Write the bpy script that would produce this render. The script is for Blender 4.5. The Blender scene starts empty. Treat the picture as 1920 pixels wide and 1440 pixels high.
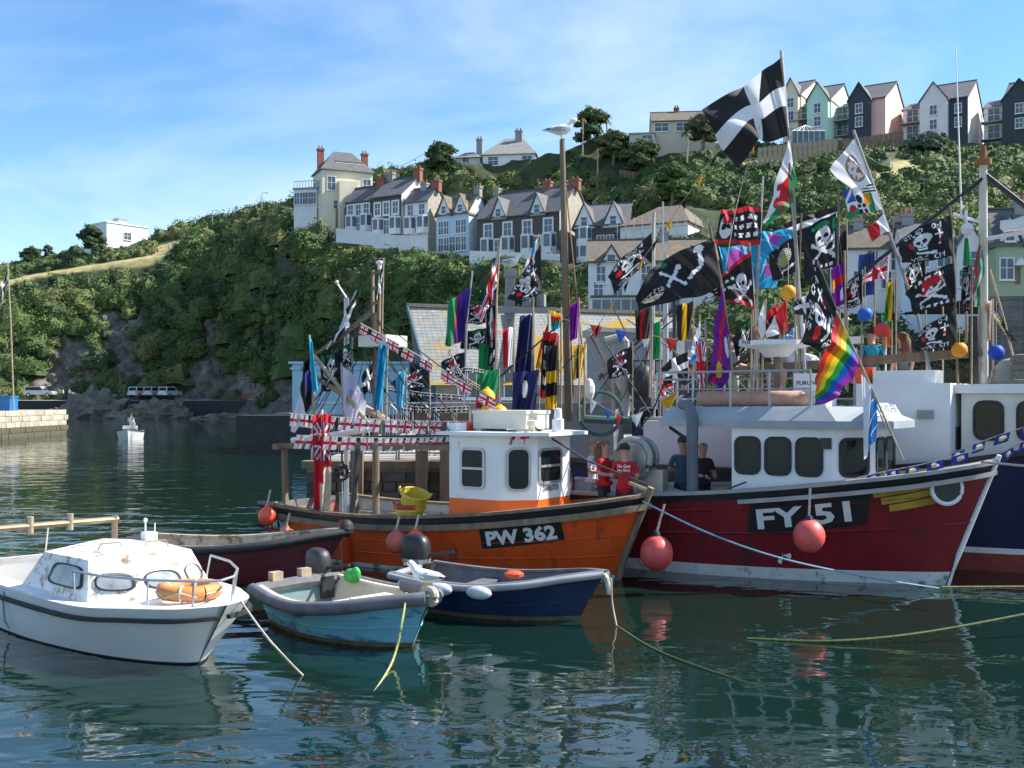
import bpy, math, random
import numpy as np
from mathutils import Vector, Matrix
R = math.radians
rnd = random.Random(7)
scn = bpy.context.scene
COL = scn.collection
# ------------------------------------------------------------------ camera, sky, sun
F, HZ, CH = 2000.0, 748.0, 3.0          # focal length in photo pixels, horizon row, eye height (m)
cam = bpy.data.cameras.new('Camera'); camo = bpy.data.objects.new('Camera', cam); COL.objects.link(camo)
camo.location = (0, 0, CH); camo.rotation_euler = (R(90), 0, 0)
cam.sensor_fit = 'HORIZONTAL'; cam.sensor_width = 36; cam.lens = 36 * F / 1920
cam.shift_y = (HZ - 720) / 1920
cam.clip_end = 3000; cam.clip_start = 0.1
scn.camera = camo
SUN_AZ, SUN_EL = 80.0, 44.0              # azimuth clockwise from +Y
wd = bpy.data.worlds.new('World'); scn.world = wd; wd.use_nodes = True
nt = wd.node_tree; nt.nodes.clear()
def N(nt, t, **kw):
    n = nt.nodes.new(t)
    for k, v in kw.items():
        if k in n.inputs: n.inputs[k].default_value = v
        else: setattr(n, k, v)
    return n
sky = N(nt, 'ShaderNodeTexSky', sky_type='NISHITA', sun_disc=False, sun_elevation=R(SUN_EL), sun_rotation=R(SUN_AZ), altitude=0, air_density=1.0, dust_density=0.25, ozone_density=3.5)
tc = N(nt, 'ShaderNodeTexCoord'); mp = N(nt, 'ShaderNodeMapping')
mp.inputs['Scale'].default_value = (1.3, 1.3, 3.6); mp.inputs['Rotation'].default_value = (0.25, 0.5, 0.3)
nz = N(nt, 'ShaderNodeTexNoise', Scale=1.7, Detail=9.0, Roughness=0.56, Distortion=0.5)
cr = N(nt, 'ShaderNodeValToRGB'); cr.color_ramp.elements[0].position = 0.40; cr.color_ramp.elements[1].position = 0.80
cr.color_ramp.elements[1].color = (0.62, 0.62, 0.62, 1)
mx = N(nt, 'ShaderNodeMix', data_type='RGBA'); mx.inputs[7].default_value = (4.9, 5.3, 5.9, 1)
bg = N(nt, 'ShaderNodeBackground', Strength=0.116); wo = N(nt, 'ShaderNodeOutputWorld')
L = nt.links.new
L(tc.outputs['Generated'], mp.inputs[0]); L(mp.outputs[0], nz.inputs['Vector']); L(nz.outputs[0], cr.inputs[0])
L(cr.outputs[0], mx.inputs[0]); hs = N(nt, 'ShaderNodeHueSaturation', Saturation=1.18, Value=0.93); L(sky.outputs[0], hs.inputs['Color']); L(hs.outputs[0], mx.inputs[6]); L(mx.outputs[2], bg.inputs[0]); L(bg.outputs[0], wo.inputs[0])
sl = bpy.data.lights.new('Sun', 'SUN'); sl.energy = 4.3; sl.angle = R(0.5); sl.color = (1, 0.95, 0.87)
so = bpy.data.objects.new('Sun', sl); COL.objects.link(so)
sd = Vector((math.sin(R(SUN_AZ)) * math.cos(R(SUN_EL)), math.cos(R(SUN_AZ)) * math.cos(R(SUN_EL)), math.sin(R(SUN_EL))))
so.rotation_euler = sd.to_track_quat('Z', 'Y').to_euler(); so.location = (30, 5, 40)
scn.view_settings.view_transform = 'Standard'; scn.view_settings.look = 'None'
scn.view_settings.exposure = 1.08; scn.view_settings.gamma = 1.0
scn.render.engine = 'CYCLES'
# ------------------------------------------------------------------ helpers
def P(px, py, Y): return Vector(((px - 960) / F * Y, Y, CH + (HZ - py) / F * Y))
def lin(c):
    c = c / 255.0
    return c / 12.92 if c <= 0.04045 else ((c + 0.055) / 1.055) ** 2.4
def S(r, g, b): return (lin(r), lin(g), lin(b))
_M = {}
def mat(name, rgb, rough=0.6, var=0.18, scale=3.0, metal=0.0, stain=None, sth=0.62, ssc=1.5, bump=0.0, bsc=20.0, coat=0.0, attr=None, transl=0.0, emis=None, stretch=(1, 1, 1)):
    if name in _M: return _M[name]
    m = bpy.data.materials.new(name); m.use_nodes = True; t = m.node_tree; b = t.nodes['Principled BSDF']; l = t.links.new
    b.inputs['Roughness'].default_value = rough; b.inputs['Metallic'].default_value = metal; b.inputs['Coat Weight'].default_value = coat
    c = N(t, 'ShaderNodeTexCoord'); mpn = N(t, 'ShaderNodeMapping'); mpn.inputs['Scale'].default_value = stretch
    l(c.outputs['Object'], mpn.inputs[0])
    n = N(t, 'ShaderNodeTexNoise', Scale=scale, Detail=5.0, Roughness=0.6); l(mpn.outputs[0], n.inputs['Vector'])
    mr = N(t, 'ShaderNodeMapRange'); mr.inputs[1].default_value = 0.3; mr.inputs[2].default_value = 0.7
    mr.inputs[3].default_value = 1 - var; mr.inputs[4].default_value = 1 + var; l(n.outputs[0], mr.inputs[0])
    mul = N(t, 'ShaderNodeMix', data_type='RGBA', blend_type='MULTIPLY'); mul.inputs[0].default_value = 1
    if attr:
        a = N(t, 'ShaderNodeAttribute', attribute_name=attr); l(a.outputs['Color'], mul.inputs[6])
    else: mul.inputs[6].default_value = (*rgb, 1)
    l(mr.outputs[0], mul.inputs[7]); out = mul.outputs[2]
    if stain:
        n2 = N(t, 'ShaderNodeTexNoise', Scale=ssc, Detail=8.0, Roughness=0.68); l(mpn.outputs[0], n2.inputs['Vector'])
        r2 = N(t, 'ShaderNodeMapRange'); r2.inputs[1].default_value = sth; r2.inputs[2].default_value = sth + 0.1
        l(n2.outputs[0], r2.inputs[0])
        ms = N(t, 'ShaderNodeMix', data_type='RGBA'); ms.inputs[7].default_value = (*stain, 1)
        l(r2.outputs[0], ms.inputs[0]); l(out, ms.inputs[6]); out = ms.outputs[2]
    l(out, b.inputs['Base Color'])
    if bump:
        n3 = N(t, 'ShaderNodeTexNoise', Scale=bsc, Detail=4.0); l(mpn.outputs[0], n3.inputs['Vector'])
        bp = N(t, 'ShaderNodeBump', Strength=bump, Distance=0.05); l(n3.outputs[0], bp.inputs['Height']); l(bp.outputs[0], b.inputs['Normal'])
    if emis: b.inputs['Emission Color'].default_value = (*emis, 1); b.inputs['Emission Strength'].default_value = 1
    if transl:
        tr = N(t, 'ShaderNodeBsdfTranslucent'); l(out, tr.inputs[0]); ad = N(t, 'ShaderNodeMixShader'); ad.inputs[0].default_value = transl
        l(b.outputs[0], ad.inputs[1]); l(tr.outputs[0], ad.inputs[2]); l(ad.outputs[0], t.nodes['Material Output'].inputs[0])
    _M[name] = m
    return m
def brickmat(name, c1, c2, mortar, scale=4.0, bw=0.5, rh=0.25, ms=0.02, rough=0.8, stain=None, sth=0.6, ssc=0.4):
    if name in _M: return _M[name]
    m = mat(name, c1, rough, 0.2, 2.0); t = m.node_tree; b = t.nodes['Principled BSDF']; l = t.links.new
    g = N(t, 'ShaderNodeTexCoord'); br = N(t, 'ShaderNodeTexBrick', Scale=scale)
    br.inputs['Color1'].default_value = (*c1, 1); br.inputs['Color2'].default_value = (*c2, 1); br.inputs['Mortar'].default_value = (*mortar, 1)
    br.inputs['Mortar Size'].default_value = ms; br.inputs['Brick Width'].default_value = bw; br.inputs['Row Height'].default_value = rh
    # wall-plane coordinates: horizontal run, height
    sx = N(t, 'ShaderNodeSeparateXYZ'); l(g.outputs['Object'], sx.inputs[0]); ad = N(t, 'ShaderNodeMath', operation='ADD'); l(sx.outputs[0], ad.inputs[0]); l(sx.outputs[1], ad.inputs[1])
    cx = N(t, 'ShaderNodeCombineXYZ'); l(ad.outputs[0], cx.inputs[0]); l(sx.outputs[2], cx.inputs[1]); l(cx.outputs[0], br.inputs['Vector'])
    mul = [n for n in t.nodes if n.bl_idname == 'ShaderNodeMix'][0]; l(br.outputs['Color'], mul.inputs[6])
    if stain:
        n2 = N(t, 'ShaderNodeTexNoise', Scale=ssc, Detail=8.0, Roughness=0.7); l(g.outputs['Object'], n2.inputs['Vector'])
        r2 = N(t, 'ShaderNodeMapRange'); r2.inputs[1].default_value = sth; r2.inputs[2].default_value = sth + 0.08; l(n2.outputs[0], r2.inputs[0])
        ms_ = N(t, 'ShaderNodeMix', data_type='RGBA'); ms_.inputs[7].default_value = (*stain, 1); l(r2.outputs[0], ms_.inputs[0]); l(mul.outputs[2], ms_.inputs[6]); l(ms_.outputs[2], b.inputs['Base Color'])
    bp = N(t, 'ShaderNodeBump', Strength=0.5, Distance=0.03); l(br.outputs['Fac'], bp.inputs['Height']); bp.invert = True; l(bp.outputs[0], b.inputs['Normal'])
    return m
def tag(o, label=None, cat=None, group=None, kind=None):
    for k, v in (('label', label), ('category', cat), ('group', group), ('kind', kind)):
        if v: o[k] = v
    return o
def thing(name, label, cat, loc=(0, 0, 0), rz=0.0, group=None):
    o = bpy.data.objects.new(name, None); COL.objects.link(o); o.location = loc; o.rotation_euler = (0, 0, rz); o.empty_display_size = 0.2
    return tag(o, label, cat, group)
def wloc(o):
    v = Vector((0, 0, 0))
    while o: v += o.location; o = o.parent
    return v
class MB:
    def __init__(s): s.v = []; s.f = []; s.m = []
    def add(s, vs, fs, mi=0):
        k = len(s.v); s.v += [tuple(v) for v in vs]; s.f += [tuple(i + k for i in f) for f in fs]; s.m += [mi] * len(fs); return s
    def box(s, c, d, rz=0.0, mi=0, rot=None):
        M = rot if rot is not None else Matrix.Rotation(rz, 3, 'Z'); c = Vector(c)
        vs = [c + M @ Vector((x * d[0] / 2, y * d[1] / 2, z * d[2] / 2)) for z in (-1, 1) for y in (-1, 1) for x in (-1, 1)]
        return s.add(vs, [(0, 2, 3, 1), (4, 5, 7, 6), (0, 1, 5, 4), (2, 6, 7, 3), (0, 4, 6, 2), (1, 3, 7, 5)], mi)
    def b6(s, x0, x1, y0, y1, z0, z1, mi=0): return s.box(((x0 + x1) / 2, (y0 + y1) / 2, (z0 + z1) / 2), (x1 - x0, y1 - y0, z1 - z0), 0, mi)
    def tube(s, pts, r, n=6, mi=0, cap=True):
        pts = [Vector(p) for p in pts]; rs = r if isinstance(r, (list, tuple)) else [r] * len(pts); k = len(s.v); up = Vector((0, 0, 1))
        for i, p in enumerate(pts):
            d = (pts[min(i + 1, len(pts) - 1)] - pts[max(i - 1, 0)])
            d = d.normalized() if d.length > 1e-9 else Vector((0, 0, 1))
            a = d.cross(up if abs(d.z) < 0.95 else Vector((1, 0, 0))).normalized(); b = d.cross(a)
            for j in range(n):
                t = 2 * math.pi * j / n; s.v.append(tuple(p + (a * math.cos(t) + b * math.sin(t)) * rs[i]))
        for i in range(len(pts) - 1):
            for j in range(n):
                q = (j + 1) % n; s.f.append((k + i * n + j, k + (i + 1) * n + j, k + (i + 1) * n + q, k + i * n + q)); s.m.append(mi)
        if cap: s.f += [tuple(k + j for j in range(n)), tuple(k + (len(pts) - 1) * n + j for j in reversed(range(n)))]; s.m += [mi, mi]
        return s
    def bar(s, p, q, r, n=8, mi=0, r2=None): return s.tube([p, q], [r, r if r2 is None else r2], n, mi)
    def beam(s, p, q, w, h, mi=0):
        p = Vector(p); q = Vector(q); d = q - p; L_ = d.length; d.normalize()
        a = d.cross(Vector((0, 0, 1)) if abs(d.z) < 0.98 else Vector((0, 1, 0))).normalized(); b = a.cross(d)
        M = Matrix((d, a, b)).transposed(); return s.box((p + q) / 2, (L_, w, h), 0, mi, M)
    def lathe(s, prof, n=14, c=(0, 0, 0), mi=0):
        c = Vector(c); k = len(s.v)
        for r, z in prof:
            for j in range(n): t = 2 * math.pi * j / n; s.v.append(tuple(c + Vector((r * math.cos(t), r * math.sin(t), z))))
        for i in range(len(prof) - 1):
            for j in range(n):
                q = (j + 1) % n; s.f.append((k + i * n + j, k + i * n + q, k + (i + 1) * n + q, k + (i + 1) * n + j)); s.m.append(mi)
        return s
    def sph(s, c, r, n=12, mi=0, sc=(1, 1, 1), rz=0):
        c = Vector(c); M = Matrix.Rotation(rz, 3, 'Z'); k = len(s.v); h = n // 2
        for i in range(h + 1):
            a = math.pi * i / h
            for j in range(n):
                t = 2 * math.pi * j / n; s.v.append(tuple(c + M @ Vector((r * sc[0] * math.sin(a) * math.cos(t), r * sc[1] * math.sin(a) * math.sin(t), -r * sc[2] * math.cos(a)))))
        for i in range(h):
            for j in range(n):
                q = (j + 1) % n; s.f.append((k + i * n + j, k + i * n + q, k + (i + 1) * n + q, k + (i + 1) * n + j)); s.m.append(mi)
        return s
    def prism(s, poly, vec, mi=0):
        vec = Vector(vec); n = len(poly); a = [Vector(p) for p in poly]; vs = a + [p + vec for p in a]
        return s.add(vs, [tuple(range(n - 1, -1, -1)), tuple(range(n, 2 * n))] + [(i, (i + 1) % n, n + (i + 1) % n, n + i) for i in range(n)], mi)
    def torus(s, c, Rr, r, n=20, k=8, mi=0, rot=None):
        c = Vector(c); M = rot if rot is not None else Matrix.Identity(3)
        pts = [c + M @ Vector((Rr * math.cos(2 * math.pi * i / n), Rr * math.sin(2 * math.pi * i / n), 0)) for i in range(n + 1)]
        return s.tube(pts, r, k, mi, False)
    def build(s, name, mats, parent=None, local=False, smooth=False):
        me = bpy.data.meshes.new(name); vs = s.v
        if parent is not None and not local:
            o0 = wloc(parent); vs = [(v[0] - o0.x, v[1] - o0.y, v[2] - o0.z) for v in vs]
        me.from_pydata(vs, [], s.f); mats = mats if isinstance(mats, (list, tuple)) else [mats]
        for m in mats: me.materials.append(m)
        if len(mats) > 1: me.polygons.foreach_set('material_index', s.m)
        if smooth: me.polygons.foreach_set('use_smooth', [True] * len(s.f))
        me.update(); o = bpy.data.objects.new(name, me); COL.objects.link(o)
        if parent is not None: o.parent = parent
        return o
def smooth_angle(o, a=40):
    me = o.data; me.polygons.foreach_set('use_smooth', [True] * len(me.polygons)); me.set_sharp_from_angle(angle=R(a)); return o
_tx = {}
def text2d(body, bold=0.0, sx=1.0):
    """flat triangles of a lettering, height of capitals scaled to 1, left edge at 0"""
    k = (body, bold, sx)
    if k in _tx: return _tx[k]
    cu = bpy.data.curves.new('lettering', 'FONT'); cu.body = body; cu.size = 1.0; cu.offset = bold; cu.resolution_u = 2
    o = bpy.data.objects.new('lettering', cu); COL.objects.link(o); dg = bpy.context.evaluated_depsgraph_get(); dg.update()
    me = o.evaluated_get(dg).to_mesh(); vs = [Vector(v.co) for v in me.vertices]; fs = [tuple(p.vertices) for p in me.polygons]
    o.evaluated_get(dg).to_mesh_clear(); bpy.data.objects.remove(o); bpy.data.curves.remove(cu)
    x0 = min(v.x for v in vs); y0 = min(v.y for v in vs); h = max(v.y for v in vs) - y0
    vs = [Vector(((v.x - x0) / h * sx, (v.y - y0) / h, 0)) for v in vs]; _tx[k] = (vs, fs); return _tx[k]
def text_on(name, body, O, ux, uy, height, m, parent, bold=0.02, sx=0.9, local=False, width=None):
    vs, fs = text2d(body, bold, sx); W = max(v.x for v in vs)
    if width: kx = width / W
    else: kx = height
    O = Vector(O); ux = Vector(ux).normalized(); uy = Vector(uy).normalized()
    return MB().add([O + ux * v.x * kx + uy * v.y * height for v in vs], fs).build(name, m, parent, local)
# ------------------------------------------------------------------ materials
white_gel = mat('white_gelcoat', (0.78, 0.78, 0.76), 0.35, 0.05, 2, stain=(0.5, 0.42, 0.3), sth=0.72, ssc=3)
white_paint = mat('white_paint', (0.78, 0.78, 0.77), 0.5, 0.06, 1.5, stain=(0.45, 0.33, 0.22), sth=0.75, ssc=2.5)
render_white = mat('white_render', (0.74, 0.74, 0.73), 0.8, 0.08, 0.6)
black_rub = mat('black_rubber', (0.025, 0.025, 0.028), 0.7, 0.4, 9, stain=(0.22, 0.21, 0.2), sth=0.66, ssc=9)
dark = mat('dark_metal', (0.03, 0.032, 0.035), 0.5, 0.3)
galv = mat('galvanised_steel', (0.42, 0.43, 0.44), 0.45, 0.15, 6, metal=0.6)
greyp = mat('grey_paint', (0.27, 0.28, 0.27), 0.55, 0.15, 3, stain=(0.25, 0.13, 0.07), sth=0.7, ssc=4)
wood = mat('weathered_wood', (0.20, 0.145, 0.095), 0.8, 0.35, 6, stretch=(1, 1, 0.15))
palewood = mat('pale_wood', (0.36, 0.29, 0.2), 0.8, 0.3, 6)
rope_m = mat('pale_rope', (0.48, 0.43, 0.33), 0.9, 0.25, 30)
blue_rope = mat('blue_rope', (0.2, 0.33, 0.42), 0.9, 0.25, 30)
green_rope = mat('weedy_rope', (0.12, 0.15, 0.05), 0.9, 0.4, 20)
orange_buoy = mat('orange_buoy_plastic', (0.86, 0.11, 0.04), 0.4, 0.12, 4, stain=(0.5, 0.12, 0.06), sth=0.66)
yellow_buoy = mat('yellow_buoy_plastic', (0.86, 0.46, 0.02), 0.4, 0.1, 4)
glass = mat('window_glass', (0.012, 0.015, 0.018), 0.05, 0.5, 2.0); glass.node_tree.nodes['Principled BSDF'].inputs['Specular IOR Level'].default_value = 0.22
housepane = mat('house_glass', (0.10, 0.13, 0.16), 0.08, 0.4, 0.6)
wframe = mat('window_frame_white', (0.76, 0.76, 0.75), 0.5, 0.05)
black_paint = mat('black_paint', (0.02, 0.02, 0.022), 0.45, 0.3, 5)
letter_white = mat('white_lettering', (0.75, 0.75, 0.74), 0.5, 0.06)
letter_black = mat('black_lettering', (0.02, 0.02, 0.02), 0.5, 0.06)
skin = mat('skin', (0.50, 0.27, 0.19), 0.55, 0.08, 6)
# ------------------------------------------------------------------ water
def water_mat():
    m = bpy.data.materials.new('harbour_water'); m.use_nodes = True; t = m.node_tree; b = t.nodes['Principled BSDF']; l = t.links.new
    b.inputs['Base Color'].default_value = (0.005, 0.020, 0.0145, 1); b.inputs['Roughness'].default_value = 0.015; b.inputs['IOR'].default_value = 1.5
    c = N(t, 'ShaderNodeTexCoord')
    def nz_(sc, rot, s, det, dist=0.0):
        mp_ = N(t, 'ShaderNodeMapping'); mp_.inputs['Scale'].default_value = sc; mp_.inputs['Rotation'].default_value = (0, 0, rot); l(c.outputs['Object'], mp_.inputs[0])
        n = N(t, 'ShaderNodeTexNoise', Scale=s, Detail=det, Roughness=0.5, Distortion=dist); l(mp_.outputs[0], n.inputs['Vector']); return n.outputs[0]
    a = nz_((0.75, 1.25, 1), 0.25, 0.85, 2.2, 0.6); d = nz_((0.8, 1.2, 1), -0.4, 4.2, 2.0, 0.3); big = nz_((1, 1, 1), 0.6, 0.11, 2.0)
    mr = N(t, 'ShaderNodeMapRange'); mr.inputs[1].default_value = 0.38; mr.inputs[2].default_value = 0.62; mr.inputs[3].default_value = 0.35; mr.inputs[4].default_value = 1.0; l(big, mr.inputs[0])
    ml = N(t, 'ShaderNodeMath', operation='MULTIPLY'); l(d, ml.inputs[0]); ml.inputs[1].default_value = 0.09
    ad = N(t, 'ShaderNodeMath', operation='ADD'); l(a, ad.inputs[0]); l(ml.outputs[0], ad.inputs[1])
    m2 = N(t, 'ShaderNodeMath', operation='MULTIPLY'); l(ad.outputs[0], m2.inputs[0]); l(mr.outputs[0], m2.inputs[1])
    bp = N(t, 'ShaderNodeBump', Strength=1.0, Distance=0.06); l(m2.outputs[0], bp.inputs['Height']); l(bp.outputs[0], b.inputs['Normal'])
    return m
w = MB().add([(-500, -60, 0), (500, -60, 0), (500, 500, 0), (-500, 500, 0)], [(0, 1, 2, 3)]).build('water', water_mat()); tag(w, kind='structure')
sb = MB().add([(-900, -100, -3), (900, -100, -3), (900, 1500, -3), (-900, 1500, -3)], [(0, 1, 2, 3)]).build('sea_bed', mat('sea_bed', (0.05, 0.06, 0.04), 0.9)); tag(sb, kind='structure')
# ------------------------------------------------------------------ hill
COLS = [(-420, [(175, 785), (180, 750), (190, 650), (205, 560), (225, 535), (245, 525)]),
        (0, [(172, 776), (178, 746), (184, 640), (197, 531), (214, 517), (228, 507)]),
        (150, [(172, 776), (178, 746), (185, 620), (199, 503), (212, 489), (224, 472)]),
        (300, [(171, 776), (177, 745), (185, 600), (197, 482), (208, 463), (222, 442)]),
        (430, [(169, 776), (175, 746), (182, 590), (191, 458), (201, 437), (213, 420)]),
        (560, [(146, 778), (148, 752), (150, 570), (152, 450), (162, 420), (182, 388)]),
        (700, [(133, 778), (136, 752), (139, 550), (143, 467), (157, 457), (170, 335)]),
        (850, [(124, 778), (127, 752), (131, 545), (135, 478), (153, 497), (164, 310)]),
        (1000, [(111, 778), (114, 752), (121, 570), (128, 488), (149, 506), (163, 300)]),
        (1120, [(95, 778), (98, 745), (107, 585), (119, 498), (141, 521), (163, 260)]),
        (1260, [(84, 778), (87, 730), (98, 590), (116, 482), (138, 372), (166, 262)]),
        (1420, [(77, 778), (80, 722), (92, 585), (110, 468), (132, 372), (158, 272)]),
        (1580, [(73, 778), (77, 715), (88, 580), (105, 450), (126, 352), (150, 268)]),
        (1760, [(70, 778), (74, 712), (86, 575), (102, 432), (120, 340), (150, 268)]),
        (2000, [(68, 778), (72, 712), (84, 570), (100, 430), (120, 345), (150, 268)]),
        (2400, [(68, 778), (72, 712), (84, 570), (100, 440), (120, 355), (152, 280)])]
def smoothstep(t): return t * t * (3 - 2 * t)
def hill_pt(px, v):
    for i in range(len(COLS) - 1):
        if px <= COLS[i + 1][0] or i == len(COLS) - 2: break
    a, b = COLS[i], COLS[i + 1]; t = max(0, min(1, (px - a[0]) / (b[0] - a[0])))
    k = max(0, min(4, int(v))); fv = min(1, v - k)
    def ev(c): return (c[1][k][0] + (c[1][k + 1][0] - c[1][k][0]) * fv, c[1][k][1] + (c[1][k + 1][1] - c[1][k][1]) * fv)
    A, B = ev(a), ev(b); return A[0] + (B[0] - A[0]) * t, A[1] + (B[1] - A[1]) * t
def inpoly(x, y, poly):
    r = False; j = len(poly) - 1
    for i in range(len(poly)):
        (xi, yi), (xj, yj) = poly[i], poly[j]
        if (yi > y) != (yj > y) and x < (xj - xi) * (y - yi) / (yj - yi) + xi: r = not r
        j = i
    return r
GRASS = [[(-60, 545), (70, 512), (315, 474), (318, 496), (90, 516), (-60, 556)], [(286, 457), (380, 440), (445, 432), (437, 446), (362, 452), (312, 480), (290, 478)],
         [(1640, 300), (1700, 300), (1760, 330), (1640, 345)], [(1380, 300), (1470, 290), (1475, 312), (1385, 318)]]
ROCK = [[(65, 742), (75, 655), (118, 622), (168, 645), (195, 742)], [(184, 650), (196, 590), (264, 590), (270, 700), (225, 715)], [(325, 752), (350, 690), (405, 672), (490, 712), (500, 752)],
        [(375, 640), (395, 570), (415, 570), (400, 650)], [(500, 752), (520, 715), (560, 712), (600, 752)]]
def jit(x, y, s): return math.sin(x * 1.7 + y * 0.9 + s) * math.cos(x * 0.63 - y * 1.3 + 2 * s) + 0.5 * math.sin(x * 3.9 + s) * math.sin(y * 4.3 - s)
NU, NV = 460, 110
V = []; C = []
for i in range(NU + 1):
    px = -420 + 2820 * i / NU
    for j in range(NV + 1):
        v = 5.0 * j / NV; Y, py = hill_pt(px, v); p = P(px, py, Y)
        rock = any(inpoly(px, py, q) for q in ROCK); grs = any(inpoly(px, py, q) for q in GRASS)
        amp = 0 if (grs or v < 0.15) else (1.0 if rock else 0.6)
        p.y += amp * jit(p.x * 0.35, p.z * 0.4, 1.0) * 1.1; p.z += amp * 0.5 * jit(p.x * 0.5, p.y * 0.5, 3.0)
        if rock: p.y += 1.1 * abs(jit(p.x * 1.3, p.z * .45, 5.0)) + .5 * jit(p.x * 3.1, p.z * 1.4, 2.0); p.x += .4 * jit(p.z * 1.7, p.x, 4.)
        V.append(p)
        h = rnd.random() * .6 + .5 * abs(jit(p.x * 1.1, p.z * .5, 9.0))
        C.append((0.10 + .13 * h, 0.09 + .11 * h, 0.075 + .09 * h) if rock else ((0.36 + .06 * h, 0.30 + .05 * h, 0.14) if grs else ((0.12, 0.11, 0.09) if v < 0.9 else (0.035 + .02 * h, 0.05 + .02 * h, 0.02))))
    for dy, dz in ((45, -3), (260, -40)): V.append(V[-1] + Vector((0, dy, dz)) if dy == 45 else V[-2] + Vector((0, dy, dz))); C.append((0.05, 0.07, 0.03))
n1 = NV + 3
Fc = [(i * n1 + j, (i + 1) * n1 + j, (i + 1) * n1 + j + 1, i * n1 + j + 1) for i in range(NU) for j in range(n1 - 1)]
hill = MB().add(V, Fc).build('hill', mat('hill_ground', (1, 1, 1), 0.95, 0.35, 0.6, attr='ground', bump=0.8, bsc=1.2), smooth=True)
ca = hill.data.color_attributes.new('ground', 'FLOAT_COLOR', 'POINT'); ca.data.foreach_set('color', np.array([c + (1,) for c in C], 'f').ravel()); tag(hill, kind='structure')
# far road and its wall
rd = MB(); pts = [(-420, 173), (0, 170), (300, 169), (430, 167), (545, 165)]
for (a, ya), (b, yb) in zip(pts[:-1], pts[1:]):
    A, B = P(a, 748, ya), P(b, 748, yb)
    rd.add([(A.x, A.y, 2.75), (B.x, B.y, 2.75), (B.x, B.y + 9, 2.9), (A.x, A.y + 9, 2.9), (A.x, A.y - .5, -2.9), (B.x, B.y - .5, -2.9)], [(0, 1, 2, 3)], 0)
    rd.add([(A.x, A.y, 2.75), (B.x, B.y, 2.75), (B.x, B.y - .5, -2.9), (A.x, A.y - .5, -2.9)], [(3, 2, 1, 0)], 1)
o = rd.build('quayside_road', [mat('pale_concrete', (0.42, 0.4, 0.36), 0.9, 0.15), brickmat('dark_harbour_stone', (0.05, 0.05, 0.045), (0.035, 0.035, 0.03), (0.02, 0.02, 0.02), 2.0)]); tag(o, kind='structure')
FOOT = []   # circles kept free of scrub
# ------------------------------------------------------------------ houses
slate = brickmat('grey_slate', (0.15, 0.15, 0.155), (0.11, 0.11, 0.115), (0.07, 0.07, 0.07), 2.5, 0.5, 0.28, 0.03, 0.7, (0.2, 0.2, 0.19), 0.62)
slate_br = brickmat('lichened_slate', (0.2, 0.16, 0.11), (0.15, 0.125, 0.1), (0.08, 0.07, 0.06), 2.5, 0.5, 0.28, 0.03, 0.8, (0.30, 0.2, 0.07), 0.55)
slate_pale = brickmat('pale_slate', (0.3, 0.3, 0.27), (0.25, 0.25, 0.23), (0.14, 0.14, 0.13), 2.5, 0.5, 0.28, 0.03, 0.7)
stone_dk = brickmat('dark_rubble_stone', (0.10, 0.085, 0.075), (0.065, 0.058, 0.052), (0.16, 0.15, 0.13), 3.0, 0.6, 0.3, 0.03)
stone_pl = brickmat('pale_rubble_stone', (0.44, 0.39, 0.31), (0.36, 0.32, 0.26), (0.5, 0.46, 0.38), 3.0, 0.6, 0.3, 0.03)
brick_r = mat('red_brick', (0.30, 0.11, 0.07), 0.8, 0.25, 4)
pastel = lambda n, c: mat(n + '_render', c, 0.8, 0.06, 0.5, stain=tuple(x * 0.8 for x in c), sth=0.66, ssc=0.5)
cream = pastel('cream', (0.74, 0.67, 0.50)); mint = pastel('mint', (0.50, 0.72, 0.60)); pink = pastel('pink', (0.80, 0.50, 0.43)); navyw = pastel('charcoal', (0.045, 0.055, 0.07))
pblue = pastel('pale_blue', (0.45, 0.62, 0.78)); beige = pastel('beige', (0.55, 0.50, 0.40)); green_w = pastel('sage', (0.36, 0.42, 0.28))
_wm = {}
def win_mesh(w, h, st):
    k = (round(w, 2), round(h, 2), st)
    if k in _wm: return _wm[k]
    b = MB(); t = 0.22 if st == 'q' else 0.09; d = 0.07
    for x in (-w / 2 - t / 2, w / 2 + t / 2): b.box((x, -d / 2, h / 2), (t, d, h + 2 * t))
    for z in (-t / 2, h + t / 2): b.box((0, -d / 2, z), (w, d, t))
    b.box((0, -0.09, -t - 0.04), (w + 2 * t + .1, 0.18, 0.07))
    if w > 0.7: b.box((0, -0.02, h / 2), (0.06, 0.04, h))
    if h > 0.9: b.box((0, -0.022, h * 0.55), (w, 0.04, 0.06))
    me = b.build('window', wframe).data; bpy.data.objects.remove(bpy.data.objects[-1] if False else [o for o in COL.objects if o.data == me][0])
    pm = MB().add([(-w / 2, -0.012, 0), (w / 2, -0.012, 0), (w / 2, -0.012, h), (-w / 2, -0.012, h)], [(0, 1, 2, 3)]).build('pane', housepane).data
    bpy.data.objects.remove([o for o in COL.objects if o.data == pm][0]); _wm[k] = (me, pm); return _wm[k]
def window(par, loc, rz, w, h, st=''):
    me, pm = win_mesh(w, h, st); o = bpy.data.objects.new('window', me); COL.objects.link(o); o.parent = par; o.location = loc; o.rotation_euler = (0, 0, rz)
    q = bpy.data.objects.new('pane', pm); COL.objects.link(q); q.parent = o; return o
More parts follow.
